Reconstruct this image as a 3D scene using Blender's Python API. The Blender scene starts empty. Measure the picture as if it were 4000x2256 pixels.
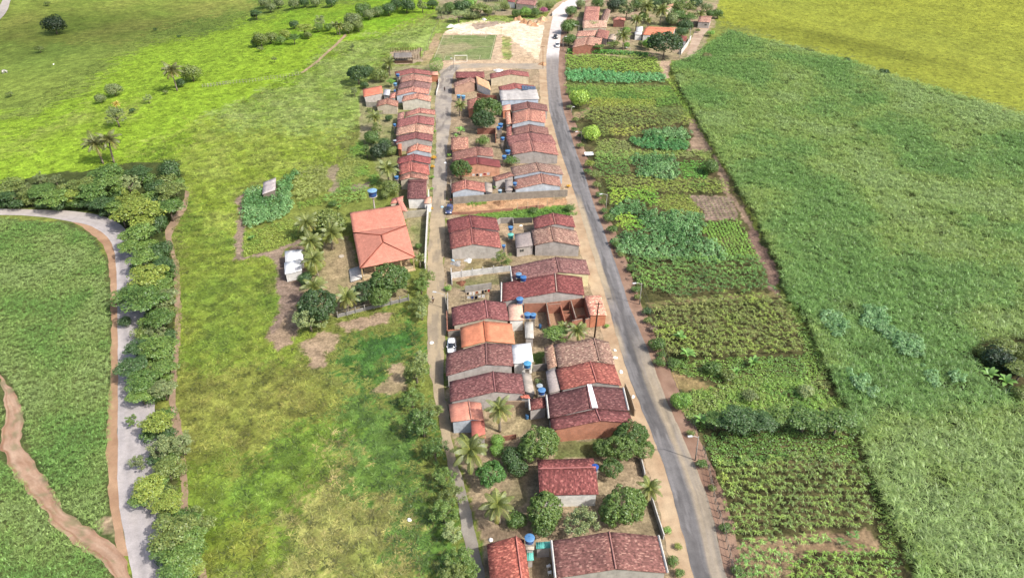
import bpy, bmesh, math, random
import numpy as np
from mathutils import Vector, Matrix
rng = np.random.default_rng(7)
random.seed(7)
sc = bpy.context.scene
COL = sc.collection
R = math.radians
# ------------------------------------------------------------------ camera
CAMH, PITCH, FPX = 90.0, R(35.5), 2778.0          # FPX: focal length in pixels of the 4000 wide frame
FWD = np.array([0, math.cos(PITCH), -math.sin(PITCH)])
UPV = np.array([0, math.sin(PITCH), math.cos(PITCH)])
cam = bpy.data.cameras.new('camera'); cam.sensor_width = 36; cam.lens = 18 / (2000 / FPX)
cam.clip_end = 5000; cam.clip_start = 1
co = bpy.data.objects.new('camera', cam); COL.objects.link(co)
co.location = (0, 0, CAMH); co.rotation_euler = (R(90) - PITCH, 0, 0)
sc.camera = co
FR = dict(A=(1300,0,2.576), B=(1700,250,4.2933), C=(1700,560,4.2733), Dd=(1700,800,3.633), E=(1700,1100,3.22),
          F=(1700,1450,2.849), G=(1800,1750,2.862), H=(900,650,2.2356), I=(0,0,2.576), J=(0,500,2.576),
          K=(0,1000,2.576), L=(0,1600,2.215), M=(900,1200,1.376), N=(2100,0,3.22), O=(2150,300,2.0753),
          Q=(2300,900,2.076), R=(2500,1500,1.9218), T=(3000,1000,2.076), U=(3000,0,2.422), V=(1300,150,4.844),
          W=(1350,280,4.541), X=(1350,540,4.8425), Y=(800,0,3.22), AA=(1800,0,5.152), AB=(2400,0,5.152),
          AD=(900,600,2.9067), AE=(1500,1000,2.905), AF=(2200,400,2.906), D=(0,0,0.644), S=(0,0,1.0))
def Z(fr, x, y):
    x0, y0, s = FR[fr]
    return (x0 + x / s, y0 + y / s)
def ZP(fr, pts):
    return np.array([Z(fr, *p) for p in pts])
def sm(t):
    t = np.clip(t, 0, 1); return t * t * (3 - 2 * t)
def in_poly(poly, x, y):
    poly = np.asarray(poly, float); x = np.asarray(x, float); y = np.asarray(y, float)
    res = np.zeros(x.shape, bool)
    bx = (x >= poly[:,0].min()) & (x <= poly[:,0].max()) & (y >= poly[:,1].min()) & (y <= poly[:,1].max())
    if not bx.any(): return res
    px, py = x[bx], y[bx]; c = np.zeros(px.shape, bool); n = len(poly)
    for i in range(n):
        x1, y1 = poly[i]; x2, y2 = poly[(i + 1) % n]
        if y1 == y2: continue
        k = ((y1 > py) != (y2 > py)) & (px < (x2 - x1) * (py - y1) / (y2 - y1) + x1)
        c ^= k
    res[bx] = c
    return res
def vnoise(x, y, scale, seed):
    g = np.random.default_rng(seed).random((128, 128))
    x = np.asarray(x) / scale + 1000.37; y = np.asarray(y) / scale + 1000.71
    xi = np.floor(x).astype(int); yi = np.floor(y).astype(int)
    fx = x - xi; fy = y - yi; fx = fx*fx*(3-2*fx); fy = fy*fy*(3-2*fy)
    a = g[xi % 128, yi % 128]; b = g[(xi+1) % 128, yi % 128]; c = g[xi % 128, (yi+1) % 128]; d = g[(xi+1) % 128, (yi+1) % 128]
    return (a*(1-fx)+b*fx)*(1-fy) + (c*(1-fx)+d*fx)*fy
def fnoise(x, y, scale, seed, o=3):
    s = 0; a = 0.5; t = 0
    for k in range(o):
        s = s + a * vnoise(x, y, scale / 2**k, seed + k); t += a; a *= 0.55
    return s / t
# ------------------------------------------------------------------ relief
RIDGE = np.array([(-420,150),(-200,172),(-148,189),(-123,207),(-101,278),(-73,321),(-40,380),(0,470),(20,700)], float)
CREST = np.array([(40,700),(60,420),(97,328),(136,279),(173,231),(232,160),(330,60),(420,-200)], float)
RIDGE_P = np.vstack([RIDGE, [(20,3000),(-3000,3000),(-3000,150)]])
CREST_P = np.vstack([CREST, [(3000,-200),(3000,3000),(40,3000)]])
def segdist(line, x, y):
    d = np.full(np.shape(x), 1e9)
    for i in range(len(line) - 1):
        a, b = line[i], line[i + 1]; ab = b - a
        t = np.clip(((x - a[0]) * ab[0] + (y - a[1]) * ab[1]) / (ab @ ab), 0, 1)
        d = np.minimum(d, np.hypot(x - a[0] - t * ab[0], y - a[1] - t * ab[1]))
    return d
def gz(x, y):
    x = np.asarray(x, float); y = np.asarray(y, float)
    l = in_poly(RIDGE_P, x, y); r = in_poly(CREST_P, x, y)
    z = np.zeros(x.shape)
    if l.any():
        d = segdist(RIDGE, x[l], y[l])
        z[l] = -9 * sm(d / 95) + sm(d / 60) * (2.4 * np.sin(x[l] / 31 + 1) * np.sin(y[l] / 37)) + 26 * sm((d - 170) / 500)
    if r.any():
        d = segdist(CREST, x[r], y[r])
        z[r] = -9 * sm(d / 95) + 30 * sm((d - 150) / 600)
    return z
def ray(S):
    S = np.atleast_2d(np.asarray(S, float))
    dx = (S[:,0] - 2000) / FPX; dy = -(S[:,1] - 1128) / FPX
    return FWD[None] + dx[:,None] * np.array([1,0,0]) + dy[:,None] * UPV[None]
def on_plane(S, z):
    d = ray(S); t = (np.asarray(z) - CAMH) / d[:,2]
    return np.array([0,0,CAMH]) + d * t[:,None]
def ground(S, h=0.0):
    """world points h above the ground seen at the photograph positions S"""
    d = ray(S); z = np.zeros(len(d))
    for _ in range(40):
        t = (z + h - CAMH) / d[:,2]
        x = d[:,0] * t; y = d[:,1] * t
        z = 0.5 * z + 0.5 * gz(x, y)
    return np.stack([x, y, z + h], 1)
def proj(p):
    p = np.atleast_2d(np.asarray(p, float)) - np.array([0,0,CAMH])
    dep = np.maximum(p @ FWD, 1e-3)
    return np.stack([2000 + FPX * p[:,0] / dep, 1128 - FPX * (p @ UPV) / dep], 1), dep
def depth_at(P): return float((np.asarray(P) - np.array([0,0,CAMH])) @ FWD)
# ------------------------------------------------------------------ materials
KLUM = 1.9
def lin(c):
    c = np.asarray(c, float) / 255.0
    return np.where(c <= 0.04045, c / 12.92, ((c + 0.055) / 1.055) ** 2.4)
DESAT = 0.13
def alb(c, k=KLUM, ds=None):
    ds = DESAT if ds is None else ds; c = np.asarray(c, float); c = c * (1 - ds) + ds * c.mean()
    return np.clip(lin(c) / k, 0.004, 0.82)
def rgba(c): return tuple(float(v) for v in c) + (1.0,)
class NT:
    def __init__(s, name):
        s.m = bpy.data.materials.new(name); s.m.use_nodes = True
        s.t = s.m.node_tree; s.t.nodes.clear()
        s.out = s.n('ShaderNodeOutputMaterial')
    def n(s, typ, **kw):
        o = s.t.nodes.new(typ)
        for k, v in kw.items(): setattr(o, k, v)
        return o
    def l(s, a, b): s.t.links.new(a, b)
    def mathn(s, op, a, b=None):
        o = s.n('ShaderNodeMath', operation=op)
        for i, v in enumerate((a, b)):
            if v is None: continue
            if isinstance(v, (int, float)): o.inputs[i].default_value = v
            else: s.l(v, o.inputs[i])
        return o.outputs[0]
    def noise(s, vec, scale, detail=3, rough=0.55):
        o = s.n('ShaderNodeTexNoise'); o.inputs['Scale'].default_value = scale; o.inputs['Detail'].default_value = detail
        o.inputs['Roughness'].default_value = rough
        if vec is not None: s.l(vec, o.inputs['Vector'])
        return o.outputs['Fac']
    def maprange(s, v, a, b, c, d):
        o = s.n('ShaderNodeMapRange'); s.l(v, o.inputs[0])
        for i, q in enumerate((a, b, c, d)): o.inputs[i + 1].default_value = q
        return o.outputs[0]
    def mix(s, fac, a, b, mode='MIX'):
        o = s.n('ShaderNodeMix', data_type='RGBA', blend_type=mode)
        for i, v in ((0, fac), (6, a), (7, b)):
            if isinstance(v, (int, float)): o.inputs[i].default_value = v
            elif isinstance(v, (tuple, list, np.ndarray)): o.inputs[i].default_value = rgba(v[:3])
            else: s.l(v, o.inputs[i])
        return o.outputs[2]
    def scale(s, col, v):
        o = s.n('ShaderNodeVectorMath', operation='SCALE'); s.l(col, o.inputs[0])
        if isinstance(v, (int, float)): o.inputs[3].default_value = v
        else: s.l(v, o.inputs[3])
        return o.outputs[0]
    def bsdf(s, col, rough=0.9, spec=0.2, metal=0.0, bump=None, bstr=0.3, bdist=0.1):
        b = s.n('ShaderNodeBsdfPrincipled')
        if isinstance(col, (tuple, list, np.ndarray)): b.inputs['Base Color'].default_value = rgba(col[:3])
        else: s.l(col, b.inputs['Base Color'])
        b.inputs['Roughness'].default_value = rough; b.inputs['Specular IOR Level'].default_value = spec
        b.inputs['Metallic'].default_value = metal
        if bump is not None:
            u = s.n('ShaderNodeBump'); u.inputs['Strength'].default_value = bstr; u.inputs['Distance'].default_value = bdist
            s.l(bump, u.inputs['Height']); s.l(u.outputs[0], b.inputs['Normal'])
        s.l(b.outputs[0], s.out.inputs[0]); return b
def m_ground():
    s = NT('ground_surface'); a = s.n('ShaderNodeAttribute', attribute_name='col')
    g = s.n('ShaderNodeNewGeometry'); p = g.outputs['Position']
    n1 = s.maprange(s.noise(p, 0.5, 5, 0.68), 0.3, 0.7, 0.6, 1.38)
    n2 = s.maprange(s.noise(p, 2.1, 3, 0.62), 0.3, 0.7, 0.66, 1.32)
    c = s.scale(a.outputs['Color'], s.mathn('MULTIPLY', n1, n2))
    s.bsdf(c, 0.95, 0.1, bump=s.noise(p, 2.2, 4, 0.65), bstr=0.5, bdist=0.25); return s.m
def m_road():
    s = NT('road_surface'); a = s.n('ShaderNodeAttribute', attribute_name='col')
    g = s.n('ShaderNodeNewGeometry'); p = g.outputs['Position']
    n1 = s.maprange(s.noise(p, 0.6, 4, 0.65), 0.3, 0.7, 0.86, 1.14)
    n2 = s.maprange(s.noise(p, 7.0, 2, 0.6), 0.3, 0.7, 0.9, 1.1)
    s.bsdf(s.scale(a.outputs['Color'], s.mathn('MULTIPLY', n1, n2)), 0.9, 0.2, bump=s.noise(p, 6, 3), bstr=0.15, bdist=0.04); return s.m
def m_leaf(name, trans=0.25):
    """leaf material: per leaf colour (attribute col) times the object colour"""
    s = NT(name); a = s.n('ShaderNodeAttribute', attribute_name='col'); oi = s.n('ShaderNodeObjectInfo')
    c = s.mix(1.0, a.outputs['Color'], oi.outputs['Color'], 'MULTIPLY')
    d = s.n('ShaderNodeBsdfDiffuse'); s.l(c, d.inputs[0])
    t = s.n('ShaderNodeBsdfTranslucent'); s.l(s.scale(c, 1.15), t.inputs[0])
    gl = s.n('ShaderNodeBsdfGlossy'); gl.inputs['Roughness'].default_value = 0.5; gl.inputs[0].default_value = (0.9, 0.95, 1, 1)
    m1 = s.n('ShaderNodeMixShader'); m1.inputs[0].default_value = trans; s.l(d.outputs[0], m1.inputs[1]); s.l(t.outputs[0], m1.inputs[2])
    m2 = s.n('ShaderNodeMixShader'); m2.inputs[0].default_value = 0.035; s.l(m1.outputs[0], m2.inputs[1]); s.l(gl.outputs[0], m2.inputs[2])
    s.l(m2.outputs[0], s.out.inputs[0]); return s.m
def m_tile():
    s = NT('clay_roof_tiles'); oi = s.n('ShaderNodeObjectInfo'); uv = s.n('ShaderNodeUVMap'); uv.uv_map = 'UVMap'
    base = oi.outputs['Color']; rnd = oi.outputs['Random']
    off = s.n('ShaderNodeCombineXYZ'); s.l(s.mathn('MULTIPLY', rnd, 91.0), off.inputs[0]); s.l(s.mathn('MULTIPLY', rnd, 57.0), off.inputs[1])
    ad = s.n('ShaderNodeVectorMath', operation='ADD'); s.l(uv.outputs[0], ad.inputs[0]); s.l(off.outputs[0], ad.inputs[1]); q = ad.outputs[0]
    ml = s.n('ShaderNodeVectorMath', operation='MULTIPLY'); s.l(q, ml.inputs[0]); ml.inputs[1].default_value = (5.0, 3.0, 1)
    fl = s.n('ShaderNodeVectorMath', operation='FLOOR'); s.l(ml.outputs[0], fl.inputs[0])
    wn = s.n('ShaderNodeTexWhiteNoise', noise_dimensions='2D'); s.l(fl.outputs[0], wn.inputs['Vector'])
    v = wn.outputs['Value']
    ml2 = s.n('ShaderNodeVectorMath', operation='MULTIPLY'); s.l(q, ml2.inputs[0]); ml2.inputs[1].default_value = (1.5, 1.1, 1)
    blot = s.noise(ml2.outputs[0], 1.9, 5, 0.68)
    big = s.noise(q, 0.32, 3, 0.6)
    c = s.scale(base, s.mathn('MULTIPLY', s.maprange(v, 0, 1, 0.62, 1.36), s.maprange(blot, 0.3, 0.7, 0.5, 1.5)))
    c = s.mix(s.maprange(big, 0.45, 0.75, 0.0, 0.45), c, s.scale(base, 0.5))
    newt = s.mathn('GREATER_THAN', s.mathn('ADD', v, s.maprange(blot, 0.35, 0.7, -0.16, 0.12)), 0.86)
    warm = s.n('ShaderNodeVectorMath', operation='MULTIPLY'); s.l(base, warm.inputs[0]); warm.inputs[1].default_value = (1.75, 2.1, 1.95)
    c = s.mix(newt, c, warm.outputs[0])
    sx = s.n('ShaderNodeSeparateXYZ'); s.l(ml.outputs[0], sx.inputs[0])
    wv = s.mathn('ABSOLUTE', s.mathn('SINE', s.mathn('MULTIPLY', sx.outputs[0], math.pi)))
    s.bsdf(c, 0.85, 0.2, bump=s.mathn('ADD', wv, s.mathn('MULTIPLY', blot, 1.6)), bstr=0.6, bdist=0.08); return s.m
def m_smooth_tile():
    s = NT('new_roof_tiles'); oi = s.n('ShaderNodeObjectInfo'); uv = s.n('ShaderNodeUVMap'); uv.uv_map = 'UVMap'; q = uv.outputs[0]
    ml = s.n('ShaderNodeVectorMath', operation='MULTIPLY'); s.l(q, ml.inputs[0]); ml.inputs[1].default_value = (4.0, 2.6, 1)
    fl = s.n('ShaderNodeVectorMath', operation='FLOOR'); s.l(ml.outputs[0], fl.inputs[0])
    wn = s.n('ShaderNodeTexWhiteNoise', noise_dimensions='2D'); s.l(fl.outputs[0], wn.inputs['Vector'])
    big = s.noise(q, 0.5, 4, 0.65)
    c = s.scale(oi.outputs['Color'], s.mathn('MULTIPLY', s.maprange(wn.outputs['Value'], 0, 1, 0.88, 1.1), s.maprange(big, 0.3, 0.7, 0.82, 1.12)))
    dirt = s.noise(q, 1.7, 5, 0.7)
    c = s.mix(s.maprange(dirt, 0.6, 0.74, 0.0, 0.55), c, s.scale(oi.outputs['Color'], 0.3))
    sx = s.n('ShaderNodeSeparateXYZ'); s.l(ml.outputs[0], sx.inputs[0])
    wv = s.mathn('ABSOLUTE', s.mathn('SINE', s.mathn('MULTIPLY', sx.outputs[0], math.pi)))
    s.bsdf(c, 0.75, 0.3, bump=wv, bstr=0.4, bdist=0.06); return s.m
def m_plaster():
    s = NT('stained_plaster'); oi = s.n('ShaderNodeObjectInfo'); g = s.n('ShaderNodeNewGeometry'); p = g.outputs['Position']
    n = s.maprange(s.noise(p, 0.9, 5, 0.65), 0.3, 0.7, 0.74, 1.16)
    mp = s.n('ShaderNodeMapping'); s.l(p, mp.inputs[0]); mp.inputs['Scale'].default_value = (1.6, 1.6, 0.3)
    st = s.maprange(s.noise(mp.outputs[0], 1.0, 4, 0.6), 0.54, 0.78, 1.0, 0.72)
    s.bsdf(s.scale(oi.outputs['Color'], s.mathn('MULTIPLY', n, st)), 0.9, 0.15, bump=s.noise(p, 5, 3), bstr=0.2, bdist=0.03); return s.m
def m_sheet():
    s = NT('corrugated_sheet'); oi = s.n('ShaderNodeObjectInfo'); uv = s.n('ShaderNodeUVMap'); uv.uv_map = 'UVMap'; q = uv.outputs[0]
    sx = s.n('ShaderNodeSeparateXYZ'); s.l(q, sx.inputs[0])
    wv = s.mathn('SINE', s.mathn('MULTIPLY', sx.outputs[0], 22.0))
    st = s.n('ShaderNodeMapping'); s.l(q, st.inputs[0]); st.inputs['Scale'].default_value = (0.9, 0.2, 1)
    pan = s.n('ShaderNodeTexWhiteNoise', noise_dimensions='2D'); fl = s.n('ShaderNodeVectorMath', operation='FLOOR')
    s.l(st.outputs[0], fl.inputs[0]); s.l(fl.outputs[0], pan.inputs['Vector'])
    n = s.maprange(s.noise(q, 0.8, 5, 0.65), 0.3, 0.7, 0.75, 1.2)
    c = s.scale(oi.outputs['Color'], s.mathn('MULTIPLY', n, s.maprange(pan.outputs['Value'], 0, 1, 0.86, 1.1)))
    s.bsdf(c, 0.7, 0.3, bump=wv, bstr=0.4, bdist=0.05); return s.m
def m_brick():
    s = NT('hollow_brick'); oi = s.n('ShaderNodeObjectInfo'); g = s.n('ShaderNodeNewGeometry'); p = g.outputs['Position']
    sx = s.n('ShaderNodeSeparateXYZ'); s.l(p, sx.inputs[0])
    cb = s.n('ShaderNodeCombineXYZ'); s.l(s.mathn('ADD', sx.outputs[0], sx.outputs[1]), cb.inputs[0]); s.l(sx.outputs[2], cb.inputs[1])
    b = s.n('ShaderNodeTexBrick'); s.l(cb.outputs[0], b.inputs['Vector']); b.inputs['Scale'].default_value = 2.6
    s.l(s.scale(oi.outputs['Color'], 1.1), b.inputs['Color1']); s.l(s.scale(oi.outputs['Color'], 0.85), b.inputs['Color2'])
    b.inputs['Mortar'].default_value = (0.22, 0.18, 0.15, 1)
    n = s.maprange(s.noise(p, 0.9, 5, 0.65), 0.3, 0.7, 0.75, 1.2)
    s.bsdf(s.scale(b.outputs[0], n), 0.9, 0.15); return s.m
def m_plain(name, rough=0.6, spec=0.4, metal=0.0, var=0.12):
    s = NT(name); oi = s.n('ShaderNodeObjectInfo'); g = s.n('ShaderNodeNewGeometry')
    n = s.maprange(s.noise(g.outputs['Position'], 2.5, 4, 0.6), 0.3, 0.7, 1 - var, 1 + var)
    s.bsdf(s.scale(oi.outputs['Color'], n), rough, spec, metal); return s.m
MG, MR = m_ground(), m_road()
ML = m_leaf('leaf_blades', 0.28)
MT, MS, MP, MC, MB = m_tile(), m_smooth_tile(), m_plaster(), m_sheet(), m_brick()
MW = m_plain('weathered_wood', 0.9, 0.1, 0, 0.3)
MPL = m_plain('plastic', 0.4, 0.5, 0, 0.06)
MPT = m_plain('car_paint', 0.25, 0.6, 0, 0.03)
MGL = m_plain('dark_glass', 0.08, 0.8, 0, 0.02)
MRB = m_plain('rubber', 0.85, 0.2)
MBK = m_plain('tree_bark', 0.95, 0.1, 0, 0.3)
MCO = m_plain('concrete', 0.9, 0.15, 0, 0.2)
MCL = m_plain('cloth', 0.9, 0.1, 0, 0.1)
MSK = m_plain('skin', 0.6, 0.3, 0, 0.05)
# ------------------------------------------------------------------ mesh helpers
def mesh_np(name, V, Q, col=None, uv=None, mat=None, smooth=False):
    """V (n,3), Q (m,4) quads, col (n,3)"""
    me = bpy.data.meshes.new(name); V = np.asarray(V, np.float32); Q = np.asarray(Q, np.int32)
    me.vertices.add(len(V)); me.vertices.foreach_set('co', V.ravel())
    me.loops.add(Q.size); me.loops.foreach_set('vertex_index', Q.ravel())
    me.polygons.add(len(Q)); me.polygons.foreach_set('loop_start', np.arange(0, Q.size, 4, dtype=np.int32))
    me.polygons.foreach_set('loop_total', np.full(len(Q), 4, np.int32))
    if smooth: me.polygons.foreach_set('use_smooth', np.ones(len(Q), bool))
    me.update(calc_edges=True)
    if col is not None:
        a = me.attributes.new('col', 'FLOAT_COLOR', 'POINT')
        c = np.ones((len(V), 4), np.float32); c[:,:3] = col; a.data.foreach_set('color', c.ravel())
    if uv is not None:
        u = me.uv_layers.new(name='UVMap'); u.data.foreach_set('uv', np.asarray(uv, np.float32)[Q.ravel()].ravel())
    if mat is not None: me.materials.append(mat)
    return me
def ob(name, me, parent=None, loc=None, color=None):
    o = bpy.data.objects.new(name, me); COL.objects.link(o)
    if parent is not None: o.parent = parent
    if loc is not None: o.location = loc
    if color is not None: o.color = tuple(float(v) for v in color[:3]) + (1,)
    return o
def tag(o, label=None, cat=None, group=None, kind=None):
    if label: o['label'] = label
    if cat: o['category'] = cat
    if group: o['group'] = group
    if kind: o['kind'] = kind
    return o
class MBd:
    """collects boxes, tubes and faces for one mesh object"""
    def __init__(s): s.v = []; s.f = []; s.uv = {}
    def add(s, vs, fs):
        b = len(s.v); s.v += [tuple(map(float, v)) for v in vs]; s.f += [tuple(b + i for i in f) for f in fs]
    def box(s, c, d, ax=None):
        c = np.asarray(c, float); X, Y, Zv = (np.asarray(a, float) for a in (ax or ((1,0,0),(0,1,0),(0,0,1))))
        vs = [c + X*d[0]*i/2 + Y*d[1]*j/2 + Zv*d[2]*k/2 for i in (-1,1) for j in (-1,1) for k in (-1,1)]
        s.add(vs, [(0,1,3,2),(4,6,7,5),(0,4,5,1),(2,3,7,6),(0,2,6,4),(1,5,7,3)])
    def tube(s, pts, rad, n=8, cap=True):
        pts = [np.asarray(p, float) for p in pts]; rings = []; b = len(s.v)
        for i, p in enumerate(pts):
            d = pts[min(i+1, len(pts)-1)] - pts[max(i-1, 0)]; d = d / (np.linalg.norm(d) + 1e-9)
            a = np.cross(d, (0,0,1.0) if abs(d[2]) < 0.9 else (1.0,0,0)); a /= np.linalg.norm(a); c = np.cross(d, a)
            r = rad[i] if hasattr(rad, '__len__') else rad
            for k in range(n):
                t = 2*math.pi*k/n; s.v.append(tuple(p + r*(math.cos(t)*a + math.sin(t)*c)))
        for i in range(len(pts)-1):
            for k in range(n):
                s.f.append((b+i*n+k, b+i*n+(k+1)%n, b+(i+1)*n+(k+1)%n, b+(i+1)*n+k))
        if cap:
            s.f.append(tuple(b+k for k in range(n-1,-1,-1))); s.f.append(tuple(b+(len(pts)-1)*n+k for k in range(n)))
    def lathe(s, prof, n=16, c=(0,0,0)):
        b = len(s.v)
        for r, z in prof:
            for k in range(n):
                t = 2*math.pi*k/n; s.v.append((c[0]+r*math.cos(t), c[1]+r*math.sin(t), c[2]+z))
        for i in range(len(prof)-1):
            for k in range(n): s.f.append((b+i*n+k, b+i*n+(k+1)%n, b+(i+1)*n+(k+1)%n, b+(i+1)*n+k))
        s.f.append(tuple(b+k for k in range(n-1,-1,-1))); s.f.append(tuple(b+(len(prof)-1)*n+k for k in range(n)))
    def mesh(s, name, mat, smooth=False, bevel=0):
        me = bpy.data.meshes.new(name); me.from_pydata(s.v, [], s.f); me.update()
        bm = bmesh.new(); bm.from_mesh(me); bmesh.ops.recalc_face_normals(bm, faces=bm.faces)
        if bevel: bmesh.ops.bevel(bm, geom=bm.edges[:], offset=bevel, segments=1, affect='EDGES')
        bm.to_mesh(me); bm.free()
        if smooth: me.polygons.foreach_set('use_smooth', np.ones(len(me.polygons), bool))
        me.materials.append(mat); return me
    def obj(s, name, mat, parent=None, loc=None, color=(0.5,0.5,0.5), smooth=False, bevel=0):
        return ob(name, s.mesh(name, mat, smooth, bevel), parent, loc, color)
def empty(name, loc, rz=0.0):
    o = bpy.data.objects.new(name, None); COL.objects.link(o); o.location = loc; o.rotation_euler = (0, 0, rz); o.empty_display_size = 0.3
    return o
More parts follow.
